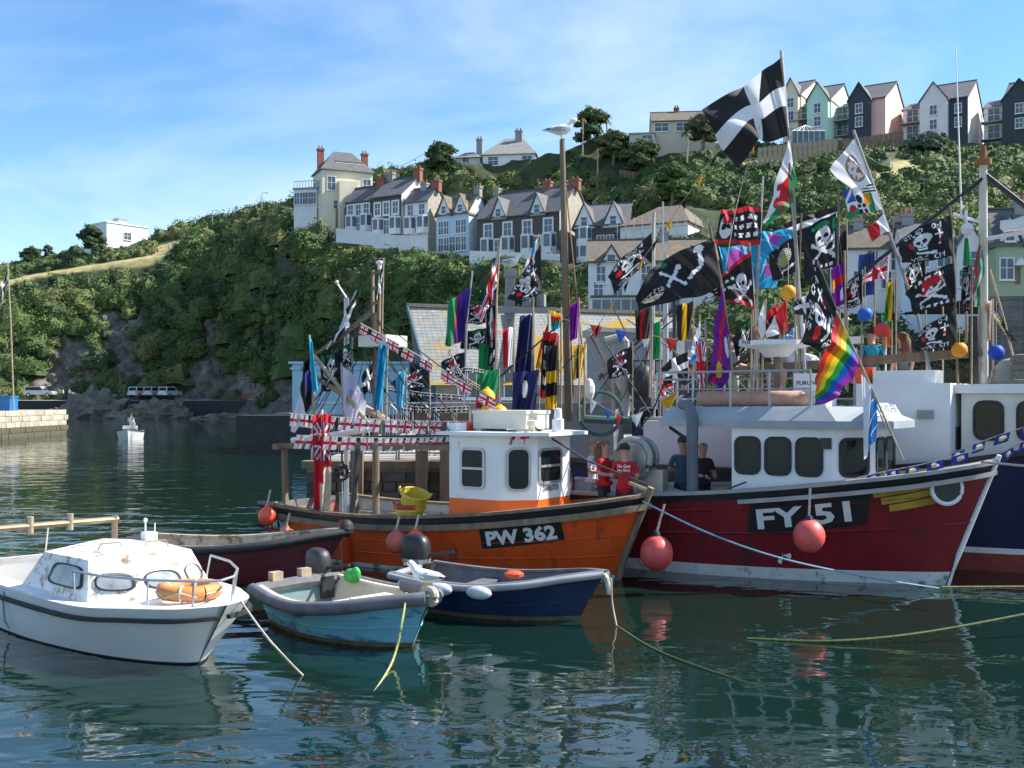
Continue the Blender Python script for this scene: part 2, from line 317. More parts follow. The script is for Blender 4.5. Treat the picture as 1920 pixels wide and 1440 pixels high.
def house(name, label, pl, pc, pr, yb, ye, yp, Y, a, front, side, roof, kind='gable', wins=(), chim=(), dorm=(), bays=(), blocks=(), cat='house', down=5.0, group=None):
    a = R(a); ca, sa = math.cos(a), math.sin(a); Cn = P(pc, yb, Y); k = (pl - 960) / F; w = (Cn.x - k * Y) / (ca + k * sa); k2 = (pr - 960) / F
    d = (k2 * Y - Cn.x) / (sa - k2 * ca) if abs(sa - k2 * ca) > 1e-3 else 8.0
    if d < 3.5 or d > 14: d = max(3.5, min(14, abs(d)))
    he = (yb - ye) / F * Y; Ym = Y + d / 2 * ca; hp = CH + (HZ - yp) / F * Ym - Cn.z; hp = max(hp, he + 0.3)
    t = thing(name, label, cat, (Cn.x - w * ca, Cn.y + w * sa, Cn.z), -a, group)
    FOOT.append((Cn.x - w / 2 * ca + d / 2 * sa, Cn.y + w / 2 * sa + d / 2 * ca, max(w, d) * 0.5 + 0.6))
    FOOT.append((Cn.x - w * .15 * ca + d / 2 * sa, Cn.y + w * .15 * sa + d / 2 * ca, d * 0.55 + 0.6)); FOOT.append((Cn.x - w * .85 * ca + d / 2 * sa, Cn.y + w * .85 * sa + d / 2 * ca, d * 0.55 + 0.6))
    b = MB(); ov = 0.28
    if kind == 'gable':
        b.add([(0, 0, -down), (w, 0, -down), (w, 0, he), (0, 0, he)], [(0, 1, 2, 3)], 0); b.add([(0, d, -down), (w, d, -down), (w, d, he), (0, d, he)], [(3, 2, 1, 0)], 0)
        for x, fl in ((0, 1), (w, 0)): b.add([(x, 0, -down), (x, d, -down), (x, d, he), (x, d / 2, hp - .05), (x, 0, he)], [(4, 3, 2, 1, 0) if fl else (0, 1, 2, 3, 4)], 1)
        sl_ = (hp - he) / (d / 2); r = MB().prism([(-.15, -ov, he - sl_ * ov + .04), (-.15, d / 2, hp + .04), (-.15, d + ov, he - sl_ * ov + .04), (-.15, d + ov, he - sl_ * ov + .2), (-.15, d / 2, hp + .22), (-.15, -ov, he - sl_ * ov + .2)], (w + .3, 0, 0))
        r.beam((-.16, d / 2, hp + .24), (w + .16, d / 2, hp + .24), .25, .12)
    elif kind == 'hip':
        b.b6(0, w, 0, d, -down, he); q = min(d / 2, w * 0.32)
        vs = [(-ov, -ov, he), (w + ov, -ov, he), (w + ov, d + ov, he), (-ov, d + ov, he), (q, d / 2, hp), (w - q, d / 2, hp)]
        vs2 = [(x, y, he + .12) for x, y, z in vs[:4]]; r = MB().add(vs[:4] + vs2 + vs[4:], [(3, 2, 1, 0), (0, 1, 5, 4), (1, 2, 6, 5), (2, 3, 7, 6), (3, 0, 4, 7), (4, 5, 9, 8), (5, 6, 9), (6, 7, 8, 9), (7, 4, 8)])
    elif kind == 'fgable':
        b.add([(0, 0, -down), (w, 0, -down), (w, 0, he), (w / 2, 0, hp - .05), (0, 0, he)], [(0, 1, 2, 3, 4)], 0); b.add([(0, d, -down), (w, d, -down), (w, d, he), (w / 2, d, hp - .05), (0, d, he)], [(4, 3, 2, 1, 0)], 0)
        b.add([(w, 0, -down), (w, d, -down), (w, d, he), (w, 0, he)], [(0, 1, 2, 3)], 1); b.add([(0, 0, -down), (0, d, -down), (0, d, he), (0, 0, he)], [(3, 2, 1, 0)], 1)
        sl_ = (hp - he) / (w / 2); r = MB().prism([(-ov, -.15, he - sl_ * ov + .04), (w / 2, -.15, hp + .04), (w + ov, -.15, he - sl_ * ov + .04), (w + ov, -.15, he - sl_ * ov + .2), (w / 2, -.15, hp + .22), (-ov, -.15, he - sl_ * ov + .2)], (0, d + .3, 0))
    else:
        b.b6(0, w, 0, d, -down, he); r = MB().b6(-.15, w + .15, -.15, d + .15, he, he + .25)
    b.build('wall', [front, side], t, True); ro = r.build('roof', roof, t, True)
    for (u, y, hh, cw) in chim:     # u along the front, y fraction of depth
        z0 = he - .2 if kind == 'hip' else hp - abs(y - .5) * 2 * (hp - he) - .6; cx, cy = u * w, y * d
        c = MB().b6(cx - cw / 2, cx + cw / 2, cy - .35, cy + .35, z0, hp + hh).b6(cx - cw / 2 - .08, cx + cw / 2 + .08, cy - .43, cy + .43, hp + hh - .25, hp + hh)
        c.build('chimney', brick_r if rnd.random() < .5 else greyp, ro, True)
        for s in (-1, 1): MB().bar((cx + s * cw * .25, cy, hp + hh - .05), (cx + s * cw * .25, cy, hp + hh + .45), .13, 8, 0, .1).build('chimney_pot', brick_r, ro, True)
    for (fc, us, z, ww, wh, st) in wins:
        for u in us:
            if fc == 'f': window(t, (u * w, -.01, z * he), 0, ww, wh, st)
            elif fc == 's': window(t, (w + .01, u * d, z * he), R(90), ww, wh, st)
            elif fc == 'l': window(t, (-.01, u * d, z * he), R(-90), ww, wh, st)
    for (u, dw, dh) in dorm:
        x = u * w; dep = d / 2 * min(1, dh / max(.5, hp - he)) + .1
        MB().prism([(x - dw / 2, -.12, he - .3), (x + dw / 2, -.12, he - .3), (x, -.12, he + dh)], (0, dep, 0)).build('dormer', side if side in (white_paint, render_white) else wframe, t, True)
        rr = MB()
        for s in (-1, 1): rr.prism([(x + s * (dw / 2 + .15), -.3, he - .42), (x, -.3, he + dh + .08), (x, -.3, he + dh + .22), (x + s * (dw / 2 + .3), -.3, he - .40)][::s], (0, dep + .3, 0))
        rr.build('dormer_roof', roof, t, True); window(t, (x, -.13, he + .05), 0, min(.7, dw * .35), min(1.0, dh * .4))
    for (u, z, bw, bh) in bays:
        x = u * w; z0 = z * he; poly = [(x - bw / 2, 0.02), (x - bw / 2 + .45, -.7), (x + bw / 2 - .45, -.7), (x + bw / 2, 0.02)]
        bo = MB().prism([(X, y_, z0) for X, y_ in poly], (0, 0, bh)).build('bay_window', wframe, t, True); pn = MB()
        for (A, B_) in zip(poly[:-1], poly[1:]):
            A = Vector((*A, 0)); B_ = Vector((*B_, 0)); nn = (B_ - A).cross(Vector((0, 0, 1))).normalized() * .02; e = (B_ - A)
            p0, p1 = A + e * .14 + nn, A + e * .86 + nn
            pn.add([(p0.x, p0.y, z0 + bh * .33), (p1.x, p1.y, z0 + bh * .33), (p1.x, p1.y, z0 + bh * .9), (p0.x, p0.y, z0 + bh * .9)], [(0, 1, 2, 3)])
        pn.build('pane', housepane, bo, True)
    for (x0, x1, y0, y1, z0, z1, m, nm) in blocks: MB().b6(x0 * w, x1 * w, y0, y1, z0 * he, z1 * he).build(nm, m, t, True)
    t['w'] = 0; del t['w']; return t, w, d, he, hp
W2 = [('f', (.2, .5, .8), .58, .9, 1.5, 'q'), ('f', (.2, .8), .1, .9, 1.6, 'q')]
house('block_house', 'white flat roofed block house standing alone on the grassy headland', 158, 200, 277, 472, 417, 405, 214, 38, render_white, render_white, wframe, 'flat', [('s', (.5,), .5, 1.6, 1.4, ''), ('s', (.5,), .1, 1.2, 1.0, ''), ('f', (.4,), .55, 1.6, 1.6, '')], down=4,
      blocks=[(.25, .45, 5.5, 7.2, 1.04, 1.30, render_white, 'roof_lantern'), (.22, .48, 5.3, 7.4, 1.30, 1.35, greyp, 'lantern_cap')])
t, w_, d_, he_, hp_ = house('cream_villa', 'cream villa with hipped grey roof and wide dormer above the stone terrace', 604, 699, 720, 398, 326, 290, 158, -24, cream, cream, slate, 'hip', [('f', (.18, .88), .5, 1.1, 1.9, ''), ('f', (.5,), .42, 1.0, 1.3, ''), ('f', (.3,), .02, 1.2, 1.2, ''), ('l', (.3, .7), .5, 1.0, 1.6, '')], [(.06, .5, .2, .9), (.94, .5, .1, .9)])
MB().b6(w_ * .3, w_ * .86, .9, 3.5, he_, he_ + 1.7).build('dormer', slate, t, True)
for u in (.38, .58, .78): window(t, (w_ * u, .88, he_ + .35), 0, 1.2, 1.0)
MB().b6(w_ * .3, w_ * .66, -1.1, 0.05, -3, he_ * .72).build('porch', cream, t, True)
t, w_, d_, he_, hp_ = house('sunroom_block', 'white three storey block with glazed sunroom on top beside the cream villa', 551, 594, 606, 428, 354, 350, 157, 12, render_white, render_white, greyp, 'flat', [('f', (.14, .38, .62, .86), .62, .75, 1.7, ''), ('s', (.3, .7), .62, 1.0, 1.7, '')], cat='building')
vw = MB(); A, B = P(590, 392, 157.2), P(702, 388, 153); vw.add([A, B, B - Vector((0, 0, 6)), A - Vector((0, 0, 6)), A + Vector((0, 2.5, 0)), B + Vector((0, 2.5, 0))], [(3, 2, 1, 0), (0, 1, 5, 4)])
tag(vw.build('villa_garden_wall', brickmat('grey_garden_stone', (.24, .22, .19), (.17, .16, .14), (.11, .10, .09), 2.5, .6, .3, .03)), 'grey rubble stone wall holding up the villa garden', 'wall')
rl = MB()
for i in range(9): rl.bar((w_ * i / 8, .1, he_ + .2), (w_ * i / 8, .1, he_ + 1.25), .035, 5)
rl.bar((0, .1, he_ + 1.25), (w_, .1, he_ + 1.25), .04, 5).build('balcony_railing', dark, t, True)
QB = [(.22, .02, 2.0, 2.5), (.78, .02, 2.0, 2.5)]
house('stone_house', 'dark stone terrace house with white quoined windows next to the garden wall', 648, 697, 735, 434, 374, 350, 151, 30, stone_dk, stone_dk, slate, 'gable', [('f', (.2, .5, .8), .55, .9, 1.5, 'q'), ('f', (.5,), .06, .9, 1.9, 'q')], [(.98, .5, 1.2, 1.4)], bays=QB)
house('stone_house', 'dark stone terrace house with roof skylights and a tall white gable', 697, 753, 815, 440, 364, 333, 147, 32, stone_dk, render_white, slate, 'gable', [('f', (.2, .5, .8), .55, .9, 1.6, 'q'), ('f', (.5,), .06, .9, 1.9, 'q')], [(.98, .5, 1.3, 1.2), (.02, .5, 1.2, 1.6)], bays=QB)
house('cream_stone_house', 'small white fronted house with pale block gable between stone and blue houses', 759, 802, 837, 438, 375, 352, 145, 32, render_white, stone_pl, slate, 'gable', [('f', (.25, .75), .55, .9, 1.6, ''), ('f', (.5,), .06, .9, 1.9, 'q')], [(.97, .5, 1.0, 1.3), (.5, .45, .8, 1.0)], bays=QB)
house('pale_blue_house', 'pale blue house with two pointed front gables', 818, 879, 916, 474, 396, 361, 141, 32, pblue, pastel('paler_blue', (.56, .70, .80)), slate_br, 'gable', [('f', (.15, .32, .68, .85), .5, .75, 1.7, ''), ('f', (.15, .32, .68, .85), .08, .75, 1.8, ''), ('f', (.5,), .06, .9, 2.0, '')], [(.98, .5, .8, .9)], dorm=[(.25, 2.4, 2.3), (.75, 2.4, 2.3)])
house('long_stone_terrace', 'long dark stone terrace with white bays and two pointed dormers and pale gable', 895, 1049, 1109, 476, 395, 349, 134, 31, stone_dk, stone_pl, slate, 'gable', [('f', (.14, .38, .62, .87), .52, 1.1, 1.7, 'q'), ('f', (.26, .74), .06, .9, 2.1, 'q')], [(.99, .5, .9, 1.4), (.02, .5, .9, .9), (.66, .5, 1.0, 1.2)], dorm=[(.27, 2.3, 2.4), (.74, 2.3, 2.4)], bays=[(.12, .02, 2.1, 2.7), (.38, .02, 2.1, 2.7), (.62, .02, 2.1, 2.7), (.88, .02, 2.1, 2.7)], cat='terrace')
house('gabled_stone_house', 'dark stone house with two white pointed gables and tall bay windows', 1078, 1166, 1200, 492, 421, 384, 127, 16, stone_dk, stone_dk, slate, 'gable', [('f', (.55, .75), .35, .8, 1.7, '')], dorm=[(.2, 2.6, 2.7), (.82, 2.6, 2.7)], bays=[(.2, .5, 1.9, 2.2), (.2, .02, 1.9, 2.2)])
t, w_, d_, he_, hp_ = house('scaffolded_house', 'hip roofed house wrapped in white sheeting and scaffolding', 1163, 1290, 1345, 478, 416, 381, 120, 28, render_white, render_white, slate_br, 'hip', [('f', (.3, .7), .3, 1.2, 1.2, '')])
sc = MB()
for i in range(9): sc.bar((w_ * i / 8, -.9, -3), (w_ * i / 8, -.9, he_ + .9), .035, 5)
for z in (.2, 1.2, 2.2, 3.2): sc.bar((-.3, -.92, z), (w_ + .3, -.92, z), .03, 5)
for i in range(6):
    sc.bar((w_ + .9, d_ * i / 5, -3), (w_ + .9, d_ * i / 5, he_ + .9), .035, 5)
for z in (.2, 1.2, 2.2): sc.bar((w_ + .92, 0, z), (w_ + .92, d_, z), .03, 5)
sc.build('scaffold', galv, t, True); MB().b6(-.3, w_ + .3, -1.0, -.1, -.1, 0).build('scaffold_deck', wood, t, True)
t, w_, d_, he_, hp_ = house('harbour_cottage', 'long white cottage with brown lichened roof and glazed ground floor', 1103, 1345, 1362, 578, 488, 452, 97, 5, render_white, render_white, slate_br, 'gable', [('f', (.1, .23, .45, .72, .88), .55, .8, 1.5, ''), ('f', (.08, .23, .45), .27, .8, 1.3, '')], [(.6, .5, .9, .9)], dorm=[(.18, 2.0, 1.4), (.45, 1.8, 1.2), (.8, 1.8, 1.2)], down=8)
MB().b6(.2, w_ * .7, -1.6, .02, .95, 1.12).build('awning', slate, t, True)
MB().b6(.2, w_ * .7, -1.3, -.0, -1, .93).build('shopfront', wframe, t, True)
pn = MB()
for i in range(9): pn.b6(.4 + i * w_ * .075, .4 + i * w_ * .075 + w_ * .066, -1.33, -1.31, -.6, .75)
pn.build('pane', housepane, t, True)
# uphill bungalow and beige house
house('hip_bungalow', 'white bungalow with pale green hipped roof and tall white chimney on the ridge', 905, 1003, 1018, 312, 289, 258, 163, 8, render_white, render_white, slate_pale, 'hip', [('f', (.2, .85), .2, 1.5, 1.3, '')], [(.62, .4, .9, 1.1)], cat='bungalow')
house('garage_wing', 'low pale roofed wing with dark chimney beside the white bungalow', 856, 900, 906, 306, 296, 285, 166, 8, render_white, render_white, slate_pale, 'hip', [('f', (.4,), .2, .9, .8, '')], [(.9, .5, 2.0, .9)], cat='building')
house('beige_house', 'beige two storey house with brown roof high on the ridge', 1222, 1340, 1352, 262, 225, 211, 158, 6, beige, beige, slate_br, 'gable', [('f', (.16, .5, .82), .5, 2.0, 1.2, ''), ('f', (.7,), .1, 2.0, 1.2, '')], [(.42, .5, .8, .7)])
house('flat_annexe', 'small flat roofed annexe with glazed door beside the beige house', 1180, 1228, 1234, 272, 251, 249, 157, 8, beige, beige, greyp, 'flat', [('f', (.7,), .05, 1.5, 1.4, '')], cat='building')
# pastel row
def pastel_house(label, pl, pm, pc, pr, yb, ye, yp, Y, fc, mc, sc_, bal=False):
    t, w, d, he, hp = house('pastel_house', label, pl, pc, pr, yb, ye, yp, Y, 32, mc, sc_, slate, 'gable', [('s', (.5,), .05, .9, 1.3, '')], down=6, group='row of tall houses on the ridge')
    pw = w * (pm - pl) / (pc - pl); q = 1.0
    b = MB().add([(0, -q, -6), (pw, -q, -6), (pw, -q, he * .97), (pw / 2, -q, he + (hp - he) * .62), (0, -q, he * .97), (0, d * .4, -6), (pw, d * .4, -6), (pw, d * .4, he * .97), (pw / 2, d * .4, he + (hp - he) * .62), (0, d * .4, he * .97)], [(0, 1, 2, 3, 4), (1, 6, 7, 2), (5, 0, 4, 9)])
    b.build('front_wing', fc, t, True); rr = MB(); zp = he + (hp - he) * .62
    for s in (0, 1):
        x = -.2 if s == 0 else pw + .2; pl_ = [(x, -q - .2, he * .97 - .15), (pw / 2, -q - .2, zp + .02), (pw / 2, -q - .2, zp + .2), (x, -q - .2, he * .97 + .05)]
        rr.prism(pl_ if s == 0 else pl_[::-1], (0, d * .4 + q, 0))
    rr.build('wing_roof', slate, t, True)
    for z in (.66, .34): window(t, (pw * .5, -q - .01, z * he), 0, .9, 1.3)
    if (w - pw) > 2:
        for z in (.68, .37): window(t, (pw + (w - pw) * .5, -.01, z * he), 0, .8, 1.2)
    if bal:
        MB().b6(-2.6, -.02, .8, d * .8, -6, he * .92).build('balcony_wing', render_white, t, True); MB().prism([(-2.9, .5, he * .92), (-2.9, d * .85, he * .92), (-2.9, d * .5, he + (hp - he) * .5)], (2.9, 0, 0)).build('wing_roof', slate, t, True)
        for z in (.58, .2):
            o = MB().b6(-2.8, 0, -.7, .8, z * he - .15, z * he).build('balcony', greyp, t, True); g = MB()
            g.tube([(-2.75, .7, z * he + 1.0), (-2.75, -.65, z * he + 1.0), (-.05, -.65, z * he + 1.0)], .03, 5)
            for i in range(7): g.bar((-2.75 + i * .45, -.65, z * he), (-2.75 + i * .45, -.65, z * he + 1), .015, 4)
            g.bar((-2.75, -.65, -6 if z < .3 else z * he - 2.6), (-2.75, -.65, z * he + 1), .05, 5).build('balcony_railing', dark, o, True); window(t, (-1.3, .79, z * he + .05), 0, 1.5, 2.0)
    return t
pastel_house('tall cream rendered house nearest the conservatory in the ridge row', 1472, 1500, 1502, 1560, 252, 176, 153, 156, cream, cream, cream)
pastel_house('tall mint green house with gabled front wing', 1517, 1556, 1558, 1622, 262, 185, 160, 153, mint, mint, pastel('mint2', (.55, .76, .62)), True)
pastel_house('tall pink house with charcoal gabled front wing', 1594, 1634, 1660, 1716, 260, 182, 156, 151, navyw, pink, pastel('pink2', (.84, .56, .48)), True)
pastel_house('tall white house with charcoal centre bay and balconies', 1727, 1779, 1815, 1857, 266, 181, 153, 149, render_white, navyw, render_white, True)
pastel_house('tall charcoal house with glass balconies at the end of the row', 1881, 1945, 1950, 2010, 268, 180, 150, 147, navyw, render_white, render_white, True)
cs = thing('conservatory', 'glazed white conservatory in front of the mint green house', 'conservatory', P(1485, 268, 150)); c0 = P(1485, 268, 150)
b = MB(); g = MB()
for i in range(7):
    x = c0.x + i * .78; b.bar((x, c0.y, c0.z - 3), (x, c0.y, c0.z + 1.7), .05, 5); b.bar((x, c0.y, c0.z + 1.7), (c0.x + 2.3, c0.y + 1.5, c0.z + 2.9), .04, 5)
b.bar((c0.x, c0.y, c0.z + 1.7), (c0.x + 4.7, c0.y, c0.z + 1.7), .06, 5); b.build('frame', wframe, cs)
g.add([(c0.x, c0.y + .03, c0.z - 3), (c0.x + 4.7, c0.y + .03, c0.z - 3), (c0.x + 4.7, c0.y + .03, c0.z + 1.7), (c0.x, c0.y + .03, c0.z + 1.7), (c0.x + 2.3, c0.y + 1.6, c0.z + 2.85)], [(0, 1, 2, 3), (3, 2, 4)]); g.build('pane', housepane, cs)
# lower right houses
house('white_cottage', 'white cottage with brown mossy roof below the gardens', 1572, 1700, 1712, 560, 462, 428, 86, 6, render_white, render_white, slate_br, 'gable', [('f', (.5, .85), .55, .8, 1.6, ''), ('f', (.3, .7), .2, .8, 1.4, '')], [(.35, .5, .8, .8), (.95, .5, .9, .9)], down=8)
house('pale_blue_cottage', 'pale blue walled cottage beside the white cottage', 1690, 1790, 1815, 575, 452, 420, 82, 12, pastel('ice', (.56, .66, .74)), render_white, slate, 'gable', [('f', (.4, .8), .62, .9, 1.3, ''), ('f', (.4, .8), .3, .9, 1.2, '')], [(.2, .5, .9, .9)], down=8)
house('white_gabled_house', 'white gable fronted house with grey slate roof behind the rusty mast', 1794, 1846, 1868, 560, 462, 428, 80, 14, render_white, render_white, slate, 'fgable', [('f', (.5,), .6, .9, 1.2, ''), ('f', (.3, .7), .25, .8, 1.2, '')], down=8)
t, w_, d_, he_, hp_ = house('sage_house', 'sage green house with dark slate mansard dormer and white porch', 1868, 1990, 2010, 532, 452, 396, 78, 4, green_w, green_w, slate, 'gable', [('f', (.16, .6), .12, .9, 1.5, '')], [(.5, .5, .8, .9)], dorm=[(.2, 1.7, 1.9)], down=8)
MB().prism([(w_ * .24, -.7, he_ * .42), (w_ * .42, -.7, he_ * .42), (w_ * .33, -.7, he_ * .6)], (0, .7, 0)).build('porch', wframe, t, True); MB().b6(w_ * .29, w_ * .37, -.05, .02, 0, he_ * .4).build('door', wood, t, True)
ws = MB(); A, B = P(1835, 556, 66), P(2100, 552, 60)
ws.add([(A.x, A.y, -1), (B.x, B.y, -1), B, A, (A.x, A.y + 14, A.z), (B.x, B.y + 14, B.z)], [(0, 1, 2, 3), (3, 2, 5, 4)])
tag(ws.build('retaining_wall', brickmat('grey_wall_stone', (.17, .165, .155), (.11, .11, .105), (.07, .07, .065), 2.2, .6, .28, .03)), 'grey rubble stone retaining wall behind the rusty mast', 'wall')
# slate roofed warehouse and aquarium
wh = thing('slate_warehouse', 'long warehouse with lichened pale slate roof and dark blue gable', 'warehouse', P(790, 745, 58)); FOOT.append((2, 62, 9))
A = P(766, 575, 62); B = P(1300, 592, 62); Ea = P(806, 722, 57); Eb = P(1320, 722, 57)
roof_y = brickmat('lichened_pale_slate', (.36, .36, .33), (.30, .30, .28), (.17, .17, .16), 1.7, .5, .32, .035, .7, (.42, .26, .03), .50, .32)
MB().add([A, B, Eb, Ea], [(0, 3, 2, 1)]).add([A + Vector((0, 0, .02)), B + Vector((0, 0, .02)), (B.x, 67, 4), (A.x, 67, 4)], [(0, 1, 2, 3)]).build('roof', roof_y, wh)
MB().beam(A + Vector((-.1, 0, .1)), B + Vector((0, 0, .1)), .3, .2).build('ridge', palewood, wh)
MB().add([(Ea.x + .3, 57.3, -1), (Eb.x, 57.3, -1), (Eb.x, 57.3, Eb.z), (Ea.x + .3, 57.3, Ea.z)], [(0, 1, 2, 3)]).add([(Ea.x + .3, 57.3, -1), (A.x + .3, 66, -1), (A.x + .3, 66, 4.2), (A.x + .3, 62, A.z - .1), (Ea.x + .3, 57.3, Ea.z)], [(4, 3, 2, 1, 0)], 1).build('wall', [brickmat('warehouse_stone', (.30, .27, .22), (.24, .22, .18), (.15, .14, .12), 2.0), pastel('slate_blue', (.07, .13, .17))], wh)
for x in (875, 945, 1215): window(wh, Vector((P(x, 0, 56).x, 57.25, 3.1)) - wh.location, 0, .9, 1.3)
MB().beam(A + Vector((-.05, -.05, -.08)), Ea + Vector((-.05, -.05, -.08)), .1, .3).build('bargeboard', pastel('slate_blue', (.07, .13, .17)), wh)
tag(MB().b6(-15, -4.4, 58, 72, -2.9, 2.1).build('aquarium_quay', brickmat('dark_harbour_stone', (0.05, 0.05, 0.045), (0.035, 0.035, 0.03), (0.02, 0.02, 0.02), 2.0)), kind='structure')
aq = thing('aquarium_building', 'low sky blue harbour building lettered AQUARIUM', 'building', P(652, 760, 61)); A = P(548, 682, 61); B = P(768, 678, 61)
MB().b6(A.x, B.x, 61, 66, -1, A.z).b6(A.x - .1, B.x, 60.9, 66.1, A.z - .35, A.z - .2).build('wall', pastel('sky', (.36, .56, .66)), aq); MB().b6(A.x - .2, B.x, 60.8, 66.2, A.z, A.z + .12).build('roof', pastel('sky2', (.42, .6, .7)), aq)
q = P(633, 740, 60.98); text_on('lettering', 'AQUARIUM', q, (1, 0, 0), (0, 0, 1), .42, letter_black, aq, .02, 1, width=P(725, 740, 60.98).x - q.x)
# ------------------------------------------------------------------ scrub and trees
rng = np.random.default_rng(5)
leaf_m = mat('leaves', (1, 1, 1), 0.75, 0.3, 0.35, attr='leafcol', transl=0.15)
def leafcloud(name, B, leaf, parent=None, local=False, core=False):
    """B rows: x,y,z,rx,rz,n,r,g,b -> one mesh of leaf-sized quads"""
    P0 = []; CC = []; up = np.array([0, 0, 1.0])
    U, W = np.meshgrid(np.arange(9) / 8 * 2 * np.pi, np.array([-.35, .15, .6, 1.05, 1.57]), indexing='ij')
    D = np.stack([np.cos(U) * np.cos(W), np.sin(U) * np.cos(W), np.sin(W)], -1)
    def lumpf(d, x, y, z): return .86 + 0.20 * np.sin(d[..., 0] * 5 + x) * np.sin(d[..., 1] * 5 + y) + 0.16 * np.sin(d[..., 2] * 7 + z + d[..., 0] * 4)
    for x, y, z, rx, rz, n, r, g, b in B:
        n = int(n); S_ = np.array([rx, rx, rz]); O_ = np.array([x, y, z])
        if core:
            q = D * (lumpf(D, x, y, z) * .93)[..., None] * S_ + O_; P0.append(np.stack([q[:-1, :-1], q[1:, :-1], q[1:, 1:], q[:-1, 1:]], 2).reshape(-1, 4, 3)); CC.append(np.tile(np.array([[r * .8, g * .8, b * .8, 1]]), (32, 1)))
        d = rng.normal(size=(n, 3)); d[:, 2] = np.abs(d[:, 2]) * 1.0 - 0.25; d /= np.linalg.norm(d, axis=1)[:, None]
        rad = (.93 + .14 * rng.random(n) if core else rng.random(n) ** .35) * lumpf(d, x, y, z); c = d * rad[:, None] * S_ + O_
        nn = d + rng.normal(size=(n, 3)) * 0.4; nn /= np.linalg.norm(nn, axis=1)[:, None]
        a = np.cross(nn, rng.normal(size=(n, 3))); a /= np.linalg.norm(a, axis=1)[:, None] + 1e-9; bb = np.cross(nn, a)
        s = (leaf * (0.6 + 0.8 * rng.random(n)))[:, None]
        P0.append(np.stack([c - a * s * .6 , c - bb * s * .35, c + a * s * .6, c + bb * s * .35], 1)); k = 0.75 + 0.5 * rng.random((n, 1))
        CC.append(np.hstack([np.array([[r, g, b]]) * k, np.ones((n, 1))]))
    Vv = np.concatenate(P0).reshape(-1, 3); Cc = np.concatenate(CC); nf = len(Cc)
    if parent is not None and not local: Vv = Vv - np.array(wloc(parent))
    me = bpy.data.meshes.new(name); me.vertices.add(nf * 4); me.vertices.foreach_set('co', Vv.astype('f').ravel()); me.loops.add(nf * 4); me.loops.foreach_set('vertex_index', np.arange(nf * 4, dtype='i'))
    me.polygons.add(nf); me.polygons.foreach_set('loop_start', np.arange(0, nf * 4, 4, dtype='i')); me.polygons.foreach_set('loop_total', np.full(nf, 4, 'i')); me.update(calc_edges=True)
    at = me.color_attributes.new('leafcol', 'FLOAT_COLOR', 'CORNER'); at.data.foreach_set('color', np.repeat(Cc, 4, 0).astype('f').ravel()); me.materials.append(leaf_m)
    o = bpy.data.objects.new(name, me); COL.objects.link(o)
    if parent is not None: o.parent = parent
    return o
GREENS = [(.035, .07, .02), (.085, .145, .03), (.05, .095, .024), (.14, .18, .045), (.09, .155, .035), (.17, .18, .055), (.075, .125, .03), (.16, .16, .055)]
BUSH = []
def free(x, y, r=0):
    for fx, fy, fr in FOOT:
        if (x - fx) ** 2 + (y - fy) ** 2 < (fr + r) ** 2: return False
    return True
tot = 0
for k in range(11400):
    px = rng.uniform(-330, 2150); v = rng.uniform(0.75, 5.15)
    if k > 9400: px = rng.uniform(640, 1480); v = rng.uniform(4.05, 5.0)
    Y, py = hill_pt(px, min(v, 5))
    if v > 5: Y += (v - 5) * 40
    if any(inpoly(px, py, q) for q in GRASS): continue
    if any(inpoly(px + ax, py + ay, q) for q in ROCK for ax, ay in ((0, 4), (-9, 0), (9, 0), (0, -10), (0, 14))) and rng.random() < .96: continue
    if px > 1500 and 2.2 < v and rng.random() < .15: continue
    p = P(px, py, Y); upper = px > 650 and v > 3.0
    r = (rng.uniform(.8, 2.2) if rng.random() < .8 else rng.uniform(2.2, 3.6)) * (0.7 if upper else 1.0)
    if px > 1350 and py < 310: r = min(r, .9)
    if px < 330 and v > 3: r *= .6
    if rng.random() < .05 and not upper: r *= 1.5
    if not free(p.x, p.y, r * .85): continue
    if tot > 1250000: break
    lf = jit(p.x * .09, p.z * .13, 2.0) * 2.2 + 3.2 + rng.normal() * 1.1; g = GREENS[int(min(6, max(0, lf)))] if not (v < 1.2 and rng.random() < .5) else (.13, .12, .05)
    n = int(58 * r * r * (.9 if Y > 120 else 1.4)); sink = .95 if (590 < px < 1130 and 2.55 < v < 4.1) else (.75 if px < 450 and 2.6 < v < 3.3 else .1); BUSH.append((p.x, p.y, p.z - sink * r, r, r * rng.uniform(.7, 1.15), n, *g)); tot += n
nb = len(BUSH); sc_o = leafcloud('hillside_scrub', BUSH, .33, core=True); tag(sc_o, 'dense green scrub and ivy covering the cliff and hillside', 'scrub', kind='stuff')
def tree(label, px, py, Y, h, r, col, group=None, name='broadleaf_tree'):
    b = P(px, py, Y); t = thing(name, label, 'tree', b, 0, group); m = MB(); m.tube([b + Vector((0, 0, -1)), b + Vector((.1, 0, h * .35)), b + Vector((0, .1, h * .75))], [.28, .2, .08], 7)
    L_ = []
    for i in range(7):
        a = i * 2.4; q = b + Vector((math.cos(a) * r * .5, math.sin(a) * r * .5, h * (.14 + .105 * i))); m.tube([b + Vector((0, 0, h * (.25 + .05 * i))), q], [.1, .04], 5)
        rr = r * rng.uniform(.36, .56); L_.append((q.x, q.y, q.z, rr, rr * .85, int(330 * rr * rr) + 60, *col))
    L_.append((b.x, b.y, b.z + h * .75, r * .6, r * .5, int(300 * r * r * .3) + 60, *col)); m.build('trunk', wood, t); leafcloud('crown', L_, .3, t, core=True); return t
tree('dark rounded tree growing against the white block house', 172, 476, 207, 5.8, 2.8, (.055, .095, .032))
